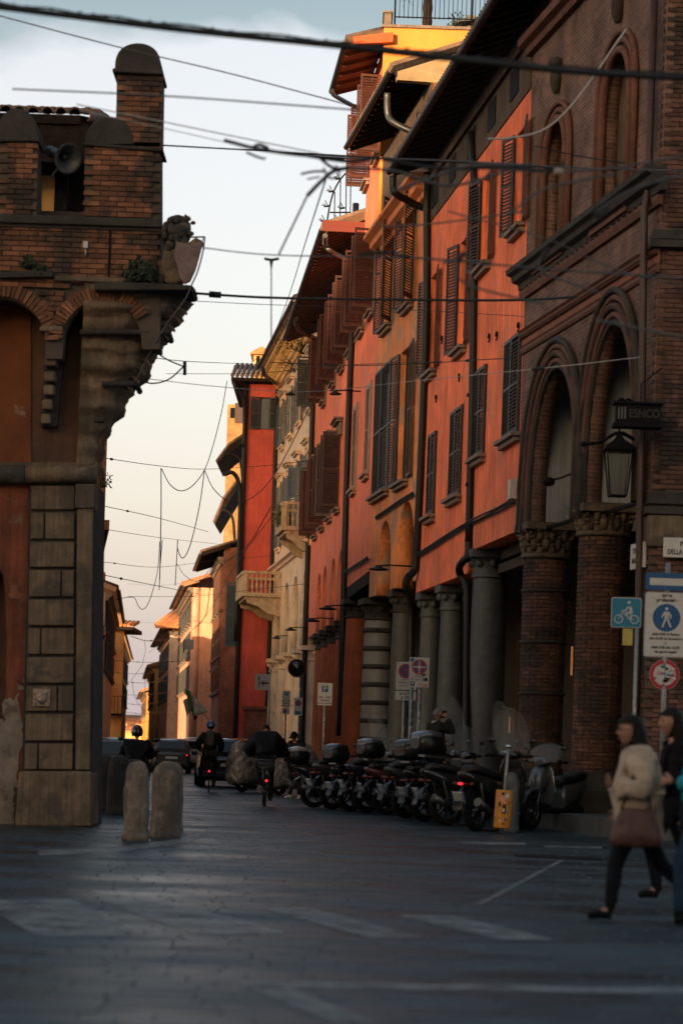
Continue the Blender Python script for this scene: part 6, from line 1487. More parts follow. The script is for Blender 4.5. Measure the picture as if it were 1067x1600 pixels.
M_plas = mat('crinkled_plastic', (0.20, 0.19, 0.18), 0.3, var=0.5, scale=7, bump=1.0, bscale=9)
covered('scooter under a crinkled translucent plastic cover beside the second cyclist', (378, 1238), R(60), 1.15, M_plas)
covered('scooter under a pale plastic cover just right of the second cyclist', (436, 1243), R(50), 1.0, M_plas)

# ================================================================== BICYCLES, RIDERS
def bicycle(label, loc, rz, fm, basket=False, rack=True):
    root = empty('bicycle', loc, rz, label, 'bicycle'); r = 0.33
    for y in (0, 1.05):
        M = Matrix.Translation((0, y, r)) @ Matrix.Rotation(R(90), 4, 'Y')
        b = MB(); b.lathe([(r-0.03, -0.016), (r, -0.010), (r+0.004, 0), (r, 0.010), (r-0.03, 0.016), (r-0.03, -0.016)], n=32, M=M); w = b.obj('wheel', M_tyre, root)
        b = MB(); b.lathe([(0.0, -0.03), (0.02, -0.03), (0.02, 0.03), (0.0, 0.03)], n=10, M=M)
        for k in range(20): a = k*math.pi/10; b.tube([(0.012*(-1)**k, y, r), (0, y+(r-0.03)*math.cos(a), r+(r-0.03)*math.sin(a))], 0.0015, 3)
        b.obj('spokes', M_alu, w)
    b = MB(); bb = (0, 0.43, 0.29); st = (0, 0.30, 0.80); hd = (0, 0.90, 0.86); hl = (0, 0.94, 0.66)
    for a, c, q in ((bb, st, .017), (bb, hl, .019), (st, hl, .016), (hd, hl, .019), (hl, (0, 1.05, r), .014), (bb, (0, 0, r), .012), (st, (0, 0, r), .010)): b.tube([a, c], q, 8)
    b.obj('frame', fm, root)
    b = MB(); b.tube([hd, (0, 0.88, 1.02)], 0.013, 7); b.tube(catmull([(-0.29, 0.72, 1.04), (-0.24, 0.86, 1.05), (0, 0.90, 1.03), (0.24, 0.86, 1.05), (0.29, 0.72, 1.04)], 5), 0.012, 7); b.obj('handlebar', M_black, root)
    b = MB(); b.tube([st, (0, 0.27, 0.92)], 0.013, 7); b.ell((0, 0.25, 0.95), (0.09, 0.14, 0.04), 12, 7); b.obj('saddle', M_black, root)
    b = MB(); b.lathe([(0.09, -0.004), (0.09, 0.004), (0.0, 0.004)], n=20, M=Matrix.Translation((0.05, 0.43, 0.29)) @ Matrix.Rotation(R(90), 4, 'Y'))
    b.tube([(0.07, 0.43, 0.29), (0.09, 0.50, 0.13)], 0.010, 6); b.tube([(-0.05, 0.43, 0.29), (-0.09, 0.36, 0.45)], 0.010, 6); b.box(0.08, 0.18, 0.46, 0.54, 0.115, 0.135); b.box(-0.18, -0.08, 0.32, 0.40, 0.44, 0.46); b.obj('crank', M_alu, root)
    b = MB(); a_ = [R(k*12+20) for k in range(13)]; b.loft([[(x, -(r+0.03)*math.cos(a)+0.0, r+(r+0.03)*math.sin(a)) for x in (-0.03, 0.03)]+[(x, -(r+0.038)*math.cos(a), r+(r+0.038)*math.sin(a)) for x in (0.03, -0.03)] for a in a_], smooth=False); b.obj('mudguard', M_black, root)
    MB().ell((0, -0.36, 0.56), (0.03, 0.015, 0.03), 8, 6).obj('rear_lamp', M_lit, root)
    if rack:
        b = MB()
        for q in (-1, 1): b.tube([(q*0.06, -0.22, 0.72), (q*0.06, 0.22, 0.74)], 0.006, 5); b.tube([(q*0.06, -0.18, 0.72), (q*0.04, 0, r)], 0.006, 5)
        b.obj('rack', M_alu, root)
    if basket:
        b = MB()
        for z, w, d in ((0.76, 0.13, 0.15), (0.84, 0.15, 0.17), (0.92, 0.165, 0.185), (1.0, 0.18, 0.20)):
            b.tube([(-w, -d-0.05, z), (w, -d-0.05, z), (w, d-0.05, z), (-w, d-0.05, z), (-w, -d-0.05, z)], 0.008, 5)
        for k in range(9):
            u_ = -1+k/4; b.tube([(0.13*u_, -0.20, 0.76), (0.18*u_, -0.25, 1.0)], 0.005, 4); b.tube([(0.13*u_, 0.10, 0.76), (0.18*u_, 0.15, 1.0)], 0.005, 4)
        b.obj('basket', M_alu, root)
    return root
RIDE = dict(pel=(0, .24, 1.04), wai=(0, .28, 1.16), che=(0, .38, 1.34), nec=(0, .44, 1.50), hdb=(0, .50, 1.58), ls=(-.19, .40, 1.45), rs=(.19, .40, 1.45), le=(-.30, .50, 1.22), re=(.30, .50, 1.22), lw=(-.27, .72, 1.09), rw=(.27, .72, 1.09),
            lh=(-.10, .26, 1.0), rh=(.10, .26, 1.0), lk=(-.14, .60, .86), rk=(.13, .56, .62), la=(-.13, .34, .54), ra=(.13, .42, .22), lt=(-.13, .48, .48), rt=(.13, .57, .155))
q2 = G(414, 1261); tilt = R(4)
bicycle('bicycle with a wire basket behind the saddle, ridden by the cyclist in the black puffer', (q2.x, q2.y, 0), R(4), M_black, basket=True)
J2 = dict(RIDE); J2.update(hdb=(0, .60, 1.53), nec=(0, .50, 1.49), le=(-.40, .50, 1.24), re=(.40, .50, 1.24))
person('cyclist in a wide black puffer jacket seen from behind, riding away', (q2.x, q2.y, 0), R(4), cloth('black_puffer', (0.010, 0.011, 0.015), 0.55), cloth('black_trousers', (0.012, 0.013, 0.016)), J2, hp=-0.9, puff=0.115, hands=(1.0, 1.0), hair='short')
q1 = G(326, 1238)
bicycle('slim bicycle ridden by the helmeted cyclist with a backpack', (q1.x, q1.y, 0), R(3), M_black)
cy = person('cyclist with a blue helmet and backpack riding away up the street', (q1.x, q1.y, 0), R(3), cloth('navy_jacket', (0.012, 0.016, 0.02)), cloth('black_trousers', (0.012, 0.013, 0.016)), RIDE, helmet=(mat('blue_helmet', (0.02, 0.10, 0.22), 0.3, coat=0.5), False), puff=0.05, hands=(1.0, 1.0), s=1.03)
b = MB(); b.loft([sring(0.20, 1.36, 0.30, 0.44, 0.6, y=0), sring(0.10, 1.34, 0.28, 0.42, 0.6), sring(0.05, 1.33, 0.16, 0.28, 0.6)]); b.v = [(v[1], v[0]+0.02, v[2]) for v in b.v]; o = b.obj('backpack', mat('black_nylon', (0.014, 0.014, 0.016), 0.6, bump=0.4, bscale=20), None, label='black backpack worn by the cyclist with the blue helmet', cat='backpack'); o.location = (q1.x, q1.y, 0.04); o.rotation_euler = (0, 0, R(3))
c3 = P(213, 1160, 46.0)
scooter('scooter ridden away by the motorcyclist in black behind the stone bollards', (c3.x, 46.0, -0.0), R(92), P_blk, None, 0, s=1.05, group=None)
person('motorcyclist in a black jacket and round black helmet seen from behind over the bollards', (c3.x, 46.0, 0), R(2), cloth('black_leather', (0.010, 0.010, 0.012), 0.5), cloth('black_trousers', (0.012, 0.013, 0.016)),
  dict(pel=(0, .15, .86), wai=(0, .16, .98), che=(0, .20, 1.16), nec=(0, .24, 1.30), hdb=(0, .27, 1.37), ls=(-.19, .22, 1.26), rs=(.19, .22, 1.26), le=(-.27, .42, 1.04), re=(.27, .42, 1.04), lw=(-.30, .78, 1.10), rw=(.30, .78, 1.10),
       lh=(-.10, .2, .84), rh=(.10, .2, .84), lk=(-.18, .66, .78), rk=(.18, .66, .78), la=(-.15, .62, .40), ra=(.15, .62, .40), lt=(-.15, .78, .36), rt=(.15, .78, .36)), helmet=(P_blk, True), puff=0.05, hands=(1.0, 1.0), gloves=M_black, s=1.0)

# ================================================================== CARS
def car(label, loc, rz, paint, s=1.0, roofm=None, lit=False):
    """rear at y=0, forward +y"""
    root = empty('parked_car', loc, rz, label, 'car', 'cars further up the street'); root.scale = (s, s, s)
    def ring(y, pts): return [(x*q, y, z) for q, (x, z) in [(1, p) for p in pts]+[(-1, p) for p in pts[::-1]]]
    def sec(w, zb, zs, f=0.9): return [(w*0.80, zb), (w*0.96, zb+0.12), (w, zb+(zs-zb)*0.5), (w*0.97, zs-0.06), (w*f, zs)]
    b = MB(); b.loft([ring(0.0, sec(.66, .38, .82)), ring(0.06, sec(.80, .26, .93)), ring(0.4, sec(.86, .20, .98)), ring(1.4, sec(.88, .18, .96)), ring(2.6, sec(.88, .18, .94)), ring(3.4, sec(.85, .2, .86)), ring(3.85, sec(.78, .24, .74)), ring(3.98, sec(.62, .32, .62))]); b.obj('body', paint, root)
    b = MB(); b.loft([ring(0.10, [(.78, .90), (.74, 1.02), (.70, 1.06)]), ring(0.30, [(.80, .94), (.70, 1.28), (.60, 1.40)]), ring(0.7, [(.82, .94), (.68, 1.38), (.58, 1.47)]), ring(1.8, [(.82, .94), (.67, 1.38), (.56, 1.47)]), ring(2.4, [(.80, .92), (.66, 1.25), (.52, 1.34)]), ring(2.95, [(.76, .90), (.70, .94), (.6, .96)])]); b.obj('cabin', paint, root)
    b = MB(); b.add([(-.62, 0.115, 1.06), (.62, 0.115, 1.06), (.52, 0.285, 1.36), (-.52, 0.285, 1.36)], [(0, 1, 2, 3)]); o = b.obj('rear_window', M_pane, root); o.modifiers.new('t', 'SOLIDIFY').thickness = 0.02; o.location = (0, -0.02, 0)
    for q in (-1, 1):
        b = MB(); b.add([(q*.80, 0.55, 1.0), (q*.80, 2.5, .98), (q*.69, 2.2, 1.26), (q*.69, 0.7, 1.34)], [(0, 1, 2, 3)]); o = b.obj('side_window', M_pane, root); o.modifiers.new('t', 'SOLIDIFY').thickness = 0.02; o.location = (q*0.012, 0, 0)
        MB().box(q*0.66-0.06, q*0.66+0.06, -0.025, 0.1, 0.68, 0.90).obj('tail_lamp', M_tail, root, 0.02)
        if lit and q > 0: MB().ell((q*0.66, -0.03, 0.80), (.035, .02, .035), 8, 6).obj('bulb', M_lit, root)
        MB().ell((q*.95, 2.3, 1.0), (.10, .06, .07), 8, 6).obj('mirror', paint, root)
    MB().box(-.26, .26, -0.03, 0.02, .62, .73).obj('number_plate', M_plate, root, 0.004)
    MB().box(-.76, .76, -0.05, 0.15, .30, .48).obj('bumper', M_plastic, root, 0.03)
    for y in (0.65, 3.2):
        for q in (-1, 1):
            M = Matrix.Translation((q*0.78, y, 0.31)) @ Matrix.Rotation(R(90), 4, 'Y')
            t = MB().lathe([(0.19, -.09), (.29, -.10), (.31, -.05), (.31, .05), (.29, .10), (.19, .09)], n=22, M=M).obj('wheel', M_tyre, root)
            MB().lathe([(0, .07), (.08, .09), (.19, .085), (.19, -.085), (.08, -.09), (0, -.07)], n=14, M=M).obj('rim', M_alu, t)
    return root
def atc(x, y, Y): p = P(x, y, Y); return (p.x, Y, 0)
car('black hatchback parked nose-away to the right of the helmeted cyclist', atc(358, 1225, 70), R(6), P_blk, 0.98)
car('grey car with one lit tail lamp driving away behind the motorcyclist', atc(268, 1190, 96), R(5), P_gry, 0.92, lit=True)
car('car with a pale roof at the left kerb, mostly hidden by the bollards', atc(172, 1215, 55), R(5), P_slv, 0.92)
car('white car parked far up the street beyond the helmeted cyclist', atc(299, 1200, 98), R(30), P_wht, 0.95)
car('dark red car parked far up the street, partly behind the helmeted cyclist', atc(316, 1190, 112), R(10), P_red, 1.0)

# ================================================================== BOLLARDS, POSTS
M_boll = mat('bollard_stone', (0.15, 0.12, 0.095), 0.85, var=0.5, scale=3.5, bump=0.6, bscale=18, streak=0.3, stain=((0.05, 0.045, 0.04), 3.0, 0.5, 0.7))
def bollard(label, px, w, top, dep=0.40, m=None):
    g_ = G(*px); k = (g_.y); H = P(px[0], top, k).z; root_w = w/FP*k
    b = MB(); rg_ = []
    for z, q in ((0, 1.06), (0.06, 1.08), (0.10, 1.0), (H*0.4, 0.98), (H*0.72, 0.96), (H*0.84, 0.90), (H*0.92, 0.76), (H*0.97, 0.55), (H, 0.18)):
        rg_.append([(root_w/2*q*math.copysign(abs(math.cos(a))**0.75, math.cos(a)), dep/2*q*math.copysign(abs(math.sin(a))**0.75, math.sin(a)), z) for a in [2*math.pi*j/24 for j in range(24)]])
    b.loft(rg_); o = b.obj('stone_bollard', m or M_boll, None, label=label, cat='bollard', group='stone bollards beside the corner palace'); o.location = (g_.x, g_.y+dep/2, 0); mo = o.modifiers.new('s', 'SUBSURF'); mo.levels = mo.render_levels = 2; mo.subdivision_type = 'SIMPLE'; ruffle(o, 0.06, 0.03); return ruffle(o, 0.25, 0.05)
bollard('narrow round-topped stone bollard, front left of the pair', (210, 1314), 40, 1190)
bollard('broad round-topped stone bollard, front right of the pair', (256, 1309), 46, 1189)
bollard('stone bollard standing just behind the broad one, mostly hidden', (268, 1298), 30, 1192)
bollard('dark round-topped stone bollard behind the narrow one', (183, 1272), 36, 1180, m=M_darkst)
bollard('dark stone bollard beside the corner pillar, leftmost of the group', (160, 1268), 34, 1179, m=M_darkst)
g_ = G(797, 1301); bollard('slim grey stone bollard behind the yellow post at the scooters', (797, 1301), 26, 1206, 0.28, M_granite)
g_ = G(782, 1303); root = empty('sleeved_post', (g_.x, g_.y-0.12, 0), 0, 'steel post with a knob and a yellow sticker-covered sleeve beside the scooters', 'post')
M_yel = mat('yellow_sleeve', (0.50, 0.19, 0.015), 0.5, var=0.25, scale=14)
b = MB(); b.tube([(0, 0, 0), (0.04, 0, 0.9), (0.07, 0, 1.40)], 0.026, 10); b.obj('post', M_pole, root)
b = MB(); b.ell((0.075, 0, 1.43), (0.055, 0.055, 0.04), 12, 8); b.obj('knob', M_chrome, root)
b = MB(); M = Matrix.Rotation(R(2.5), 4, 'Y'); b.lathe([(0.10, 0), (0.135, 0.0), (0.14, 0.02), (0.14, 0.60), (0.135, 0.62), (0.03, 0.62)], (0, 0, 0.10), 24, M=M); sl = b.obj('sleeve', M_yel, root)
M_stk = mat('sticker_white', (0.5, 0.5, 0.48), 0.5, var=0.5, scale=60); M_stk2 = mat('sticker_pink', (0.55, 0.25, 0.2), 0.5, var=0.4, scale=50); rn = random.Random(9)
for k, (a, z, w, h, m_) in enumerate(((-95, 0.52, 30, .13, M_stk2), (-88, 0.34, 26, .15, M_ink), (-92, 0.37, 12, .05, M_stk), (-100, 0.63, 24, .05, M_ink), (-70, 0.60, 20, .06, M_stk), (-120, 0.45, 16, .08, M_ink), (-72, 0.22, 18, .05, M_signblue), (-110, 0.20, 14, .04, M_stk), (-84, 0.16, 16, .03, M_ink), (-60, 0.48, 12, .07, M_signred))):
    b = MB(); b.lathe([(0.1425+0.001*(k % 3), 0), (0.1425+0.001*(k % 3), h)], (0, 0, z), 6, M=M, a0=R(a-w/2), a1=R(a+w/2)); b.obj('sticker', m_, sl)
def post(parent, x, y, z0, z1, r=0.03, stickers=0, seed=1):
    b = MB(); b.tube([(x, y, z0), (x, y, z1)], r, 10); p_ = b.obj('post', M_pole, parent); rn = random.Random(seed)
    for k in range(stickers):
        z = z0+1.1+rn.random()*(z1-z0-1.4); c = rn.choice((M_stk, M_stk, M_ink, M_signblue, M_stk2)); a = R(rn.uniform(-130, -50))
        MB().lathe([(r+0.001+0.0005*(k % 4), 0), (r+0.001+0.0005*(k % 4), rn.uniform(0.04, 0.11))], (x, y, z), 4, a0=a, a1=a+R(60)).obj('sticker', c, p_)
    return p_
# ================================================================== SIGNS
def rrect(w, h, r=0.03, n=4):
    out = []
    for cx, cz, a0 in ((w/2-r, h/2-r, 0), (-w/2+r, h/2-r, 90), (-w/2+r, -h/2+r, 180), (w/2-r, -h/2+r, 270)):
        for k in range(n+1): a = R(a0+90*k/n); out.append((cx+r*math.cos(a), cz+r*math.sin(a)))
    return out
def plate_(name, parent, x, z, w, h, m, y=0.0, r=0.03, t=0.004):
    b = MB(); b.prism([(x+u, z+v) for u, v in rrect(w, h, r)], y-t, y, 'y'); return b.obj(name, m, parent)
def disc(name, parent, x, z, r, m, y=0.0, t=0.004, r0=0.0):
    b = MB(); M = Matrix.Translation((x, y, z)) @ Matrix.Rotation(R(90), 4, 'X')
    b.lathe([(r0, 0), (r, 0), (r, t), (r0, t)] if r0 else [(0, 0), (r, 0), (r, t), (0, t)], n=32, M=M, smooth=False); return b.obj(name, m, parent)
def stroke(name, parent, pts, w, m, y): 
    b = MB()
    for a, c in zip(pts[:-1], pts[1:]): b.bar((a[0], y, a[1]), (c[0], y, c[1]), 0.003, w, (0, 0, 1)) if abs(a[0]-c[0]) > 1e-4 else b.box(a[0]-w/2, a[0]+w/2, y-0.0015, y+0.0015, min(a[1], c[1]), max(a[1], c[1]))
    return b.obj(name, m, parent)
YS = 34.0; u = YS/FP
def sroot(name, label, x, Y, cat='sign', rz=0.0):
    p = P(x, 1163, Y); return empty(name, (p.x, Y, 0), rz, label, cat)
# pedestrian area sign on its post at the right edge
rs_ = sroot('pedestrian_area_sign', 'white area pedonale sign with a blue walking figure on a post at the right edge', 1034, YS)
X0 = rs_.location.x
def SZ(y, x=1034, Y=YS): return P(x, y, Y).z
post(rs_, 0, 0.04, 0, SZ(890)+0.1, 0.035, 10, 3)
zt_, zb_ = SZ(925), SZ(1027); zc_ = (zt_+zb_)/2; hh_ = zt_-zb_
plate_('panel', rs_, 0, zc_, 0.62, hh_, mat('sign_frame_grey', (0.30, 0.31, 0.32), 0.5), 0.012, 0.04)
plate_('face', rs_, 0, zc_, 0.59, hh_-0.03, M_white, 0.006, 0.035)
text('area', 0.07, M_ink, rs_, 0, zt_-0.045, -0.002, 0.002, 1.15); text('pedonale', 0.07, M_ink, rs_, 0, zt_-0.112, -0.002, 0.002, 1.15)
cz = zt_-0.36; disc('blue_disc', rs_, 0, cz, 0.195, M_signblue, 0.001, 0.003)
b = MB(); yy = -0.006
b.ell((0, yy, cz+0.125), (0.022, 0.003, 0.022), 12, 6); b.prism([(-0.035, cz+0.085), (0.035, cz+0.085), (0.03, cz-0.01), (-0.028, cz-0.01)], yy-0.002, yy+0.002, 'y')
for a, c, w in (((0.03, cz+0.075), (0.065, cz+0.02), .022), ((0.065, cz+0.02), (0.05, cz-0.01), .018), ((-0.03, cz+0.075), (-0.055, cz+0.03), .022), ((-0.055, cz+0.03), (-0.065, cz), .018), ((-0.008, cz), (-0.055, cz-0.135), .026), ((0.008, cz), (0.065, cz-0.135), .026)):
    b.bar((a[0], yy, a[1]), (c[0], yy, c[1]), 0.004, w)
b.obj('walking_figure', M_white, rs_)
for k, s_ in enumerate(('dalle 9,00 di Sabato', 'alle 22,00 di Domenica', 'e', 'dalle 9,00 alle 22,00', 'dei giorni festivi')):
    text(s_, 0.05, M_ink, rs_, 0, zb_+0.325-k*0.062, -0.002, 0.0012)
z1_, z2_ = SZ(895), SZ(922)
plate_('arrow_panel', rs_, 0.05, (z1_+z2_)/2, 0.72, z1_-z2_, M_signblue, 0.004, 0.03)
plate_('arrow_shaft', rs_, 0.06, (z1_+z2_)/2-0.004, 0.62, 0.10, M_white, -0.001, 0.005, 0.003)
b = MB(); b.prism([(0.37, (z1_+z2_)/2-0.12), (0.37, (z1_+z2_)/2+0.12), (0.50, (z1_+z2_)/2)], -0.004, -0.001, 'y'); b.obj('arrow_head', M_white, rs_)
# round no-entry-for-vehicles disc covered in stickers
zc2_ = SZ(1054); disc('round_panel', rs_, 0.0, zc2_, 0.215, mat('sign_frame_grey', (0.3, 0.31, 0.32)), 0.02, 0.004); disc('red_ring', rs_, 0, zc2_, 0.208, M_signred, 0.013, 0.003, 0.155); disc('white_field', rs_, 0, zc2_, 0.156, M_white, 0.012, 0.002)
rn = random.Random(4)
for k in range(26):
    a = rn.random()*6.28; q = 0.15*rn.random()**0.6; w, h = rn.uniform(.025, .07), rn.uniform(.02, .05)
    plate_('sticker', rs_, q*math.cos(a), zc2_+q*math.sin(a), w, h, rn.choice((M_stk, M_ink, M_signblue, M_ink, M_stk2, M_signcyan, M_black)), 0.009-0.0004*k, 0.008, 0.002)
# bicycle sign
rs_ = sroot('bicycle_route_sign', 'light blue square sign with a white cyclist in front of the brick pier', 971, YS)
zc_ = SZ(957, 971); plate_('panel', rs_, 0, zc_, 0.425, 0.425, M_white, 0.006, 0.03); plate_('face', rs_, 0, zc_, 0.405, 0.405, M_signcyan, 0.001, 0.025)
b = MB(); yy = -0.006; k_ = 0.00435*0+1/112.0
def bp(x, y): return ((x-404)/630*0.42*0+(x-404)*0.00156, zc_-(y-786)*0.00156)
for cx, cy in ((336, 845), (478, 845)):
    X, Z = bp(cx, cy); b.lathe([(0.050, -0.002), (0.062, -0.002), (0.062, 0.002), (0.050, 0.002), (0.050, -0.002)], n=24, M=Matrix.Translation((X, yy, Z)) @ Matrix.Rotation(R(90), 4, 'X'), smooth=False)
for pts, w in ((((336, 845), (370, 785), (430, 845), (478, 845)), .010), (((370, 785), (362, 770), (380, 765)), .010), (((430, 845), (460, 780)), .010), (((385, 775), (425, 730), (450, 730)), .020), (((440, 725), (448, 785)), .042), (((450, 790), (400, 785), (420, 840)), .024)):
    for a, c in zip(pts[:-1], pts[1:]):
        A, C_ = bp(*a), bp(*c); b.bar((A[0], yy, A[1]), (C_[0], yy, C_[1]), 0.003, w)
X, Z = bp(427, 695); b.ell((X, yy, Z), (0.022, 0.002, 0.022), 12, 6); b.obj('cyclist_symbol', M_white, rs_)
post(rs_, 0.16, 0.03, 0, zc_+0.2, 0.025, 4, 8)
MB().box(-0.04, 0.10, 0.004, 0.007, SZ(1008, 971), SZ(982, 971)).obj('yellow_notice', mat('notice_paper', (0.42, 0.33, 0.08), 0.7, var=0.2, scale=12), rs_)
# street name plates on the pier
px_ = P(1036, 842, 39.2); rs_ = empty('street_name_plate', (px_.x, 39.21, 0), 0, 'marble plate lettered PIAZZA DELLA MERCANZIA high on the brick pier', 'sign')
zt_, zb_ = P(1050, 840, 39.2).z, P(1050, 871, 39.2).z; MB().box(0, 0.86, -0.03, 0.02, zb_, zt_).obj('plate', M_white, rs_, 0.008)
text('PIAZZA', 0.115, M_ink, rs_, 0.43, zt_-0.105, -0.033, 0.003, 0.85); text('DELLA MERCANZIA', 0.115, M_ink, rs_, 0.43, zt_-0.235, -0.033, 0.003, 0.72)
t0, zt_ = T(FB, 1003, 848); zb_ = T(FB, 1003, 888)[1]
rs_ = empty('street_name_plate', FB.w(0.0, 0, 0), FB.rz+math.pi, 'narrow-looking marble plate lettered STRADA MAGGIORE on the side of the brick pier', 'sign')
MB().box(-0.85, -0.12, -0.06, -0.01, zb_, zt_).obj('plate', M_white, rs_, 0.006)
text('STRADA', 0.12, M_ink, rs_, -0.485, zt_-0.13, -0.063, 0.004, 0.95); text('MAGGIORE', 0.12, M_ink, rs_, -0.485, zt_-0.29, -0.063, 0.004, 0.85)
# centre parking signs
def nostop(root, x, z, r, y=-0.004, full=False):
    disc('ring', root, x, z, r, M_signred, y, 0.002); disc('blue_field', root, x, z, r*0.76, M_signblue, y-0.003, 0.002)
    b = MB(); q = r*0.54
    b.bar((x-q, y-0.007, z-q), (x+q, y-0.007, z+q), 0.002, r*0.2); b.bar((x-q, y-0.0075, z+q), (x+q, y-0.0075, z-q), 0.002, r*0.2); b.obj('cross', M_signred, root)
def symbol_hammers(root, x, z, s, y=-0.006):
    b = MB()
    for q in (-1, 1): b.bar((x-q*s, y, z-s), (x+q*s, y-0.001*q, z+s), 0.002, s*0.35); b.bar((x+q*s*1.3, y, z+s*0.7), (x+q*s*0.6, y, z+s*1.3), 0.002, s*0.5)
    b.obj('hammers_symbol', M_ink, root)
Y1 = 46.2; rs_ = sroot('no_stopping_sign', 'white no-stopping sign with a sticker-covered red and blue disc, nearer of the centre pair', 651, Y1)
Z = lambda y, x=651, Y=Y1: P(x, y, Y).z
rs_.rotation_euler = (0, 0, R(-3)); zt_, zb_ = Z(1027), Z(1074); post(rs_, 0.02, 0.04, 0, zt_-0.1, 0.03, 14, 5)
plate_('panel', rs_, 0, (zt_+zb_)/2, 0.385, zt_-zb_, M_white, 0.004, 0.02); nostop(rs_, 0, zt_-0.185, 0.145)
b = MB(); b.bar((0, -0.012, zt_-0.325), (0, -0.012, zt_-0.045), 0.002, 0.022, (0, 0, 1)); b.box(-0.012, 0.012, -0.013, -0.011, zt_-0.31, zt_-0.06); b.box(-0.125, 0.125, -0.013, -0.011, zt_-0.197, zt_-0.173); b.obj('tape_cross', M_white, rs_)
text('RIMOZIONE', 0.035, M_ink, rs_, 0.0, zt_-0.365, -0.002); text('Lun - Ven', 0.052, M_ink, rs_, 0.03, zt_-0.425, -0.002, 0.001); symbol_hammers(rs_, -0.13, zt_-0.42, 0.016)
plate_('parking_square', rs_, -0.125, zt_-0.505, 0.085, 0.09, M_signblue, -0.002, 0.01, 0.002); text('P', 0.085, M_white, rs_, -0.125, zt_-0.507, -0.006, 0.002)
for x_, z_, w, h, m_ in ((0.13, -0.42, .07, .06, M_ink), (0.12, -0.53, .10, .05, M_stk2), (-0.14, -0.05, .07, .06, M_signcyan), (0.02, -0.51, .05, .04, M_stk2), (0.0, -0.19, .06, .05, M_stk), (0.09, -0.33, .08, .03, M_ink)): plate_('sticker', rs_, x_, zt_+z_, w, h, m_, -0.014, 0.006, 0.002)
Y2 = 49.5; rs_ = sroot('no_stopping_sign', 'white no-stopping sign with an area DS n. 235 plate below, partly behind the other one', 631, Y2)
Z = lambda y: P(631, y, Y2).z
zt_, zb_ = Z(1034), Z(1078); plate_('panel', rs_, 0, (zt_+zb_)/2, 0.42, zt_-zb_, M_white, 0.004, 0.02); nostop(rs_, -0.01, zt_-0.19, 0.15); text('RIMOZIONE', 0.03, M_ink, rs_, 0.0, zt_-0.365, -0.002)
text('Fs "DS" n. 235', 0.05, M_ink, rs_, 0.0, zt_-0.43, -0.002, 0.001); text('dalle 8,00 alle 20,00', 0.03, M_ink, rs_, 0, zt_-0.49, -0.002)
za_, zb2 = Z(1080), Z(1094); plate_('plate', rs_, 0, (za_+zb2)/2, 0.42, za_-zb2, M_white, 0.004, 0.01); text('area DS', 0.075, M_ink, rs_, 0, za_-0.05, -0.002, 0.002); text('n. 235', 0.075, M_ink, rs_, 0, za_-0.13, -0.002, 0.002)
post(rs_, -0.03, 0.04, 0, zt_-0.1, 0.03, 12, 6)
ps = sroot('sticker_post', 'dark post plastered with stickers between the centre parking signs', 640, 48.3, 'post'); 
post(ps, 0, 0, 0, P(640, 1072, 48.3).z, 0.04, 20, 7)
def psign(label, x, y0, y1, wpx, Y, extra=None, seed=1):
    rs_ = sroot('parking_sign', label, x, Y); Zf = lambda y: P(x, y, Y).z
    zt_, zb_ = Zf(y0), Zf(y1); w = wpx/FP*Y; plate_('panel', rs_, 0, (zt_+zb_)/2, w, zt_-zb_, M_white, 0.004, 0.02)
    q = min(w*0.42, 0.17); plate_('parking_square', rs_, 0, zt_-q*0.95, q, q, M_signblue, -0.001, 0.01, 0.002); text('P', q*1.0, M_white, rs_, 0, zt_-q*0.96, -0.005, 0.003)
    symbol_hammers(rs_, -w*0.3, zt_-0.05, 0.012)
    h = zt_-zb_
    for k, s_ in enumerate(('8,00 - 20,00', 'Residenti', 'Carico e scarico')): text(s_, h*0.11, M_ink, rs_, 0, zb_+h*(0.36-0.13*k), -0.002, 0.001)
    post(rs_, 0, 0.04, 0, zt_-0.05, 0.03, 10, seed)
    return rs_, zt_, zb_, w
psign('white parking sign with a blue P on a stickered post by the orange columns', 505, 1067, 1102, 23, 60, seed=11)
r_, zt_, zb_, w_ = psign('small white parking sign before the cream palace, left of the round mirror', 445, 1079, 1105, 12.5, 82, seed=12)
plate_('plate', r_, 0, zb_-0.13, w_, 0.22, M_white, 0.004, 0.01); disc('ring', r_, -0.03, zb_-0.13, 0.07, M_signred, -0.001, 0.002); disc('blue_field', r_, -0.03, zb_-0.13, 0.05, M_signblue, -0.004, 0.002)
Y4 = 78; rs_ = sroot('no_parking_sign', 'small no-parking sign below a dark round mirror before the cream palace', 464, Y4); zt_, zb_ = P(464, 1090, Y4).z, P(464, 1118, Y4).z
plate_('panel', rs_, 0, (zt_+zb_)/2, 0.27, zt_-zb_, M_white, 0.004, 0.01); nostop(rs_, 0, zt_-0.18, 0.10); plate_('blue_strip', rs_, 0, zb_+0.09, 0.20, 0.1, M_signcyan, -0.002, 0.01, 0.002); post(rs_, 0.04, 0.04, 0, P(464, 1050, Y4).z, 0.03, 8, 13)
zm = P(461, 1044, Y4).z; b = MB(); M = Matrix.Translation((-0.08, -0.02, zm)) @ Matrix.Rotation(R(90), 4, 'X'); b.lathe([(0, 0.10), (0.1, 0.09), (0.2, 0.05), (0.27, 0.0), (0.27, -0.02), (0, -0.03)], n=24, M=M); mi = b.obj('mirror', M_pane, rs_)
b = MB(); b.lathe([(0.26, -0.01), (0.30, -0.01), (0.30, 0.03), (0.26, 0.03), (0.26, -0.01)], n=24, M=M); b.obj('mirror_rim', mat('brown_rim', (0.10, 0.04, 0.03), 0.5), mi)
Y5 = 90; rs_ = sroot('direction_sign', 'square white sign with an up arrow and a ringed side arrow, beside the cream palace', 408, Y5); zt_, zb_ = P(408, 1053, Y5).z, P(408, 1078, Y5).z; zc_ = (zt_+zb_)/2
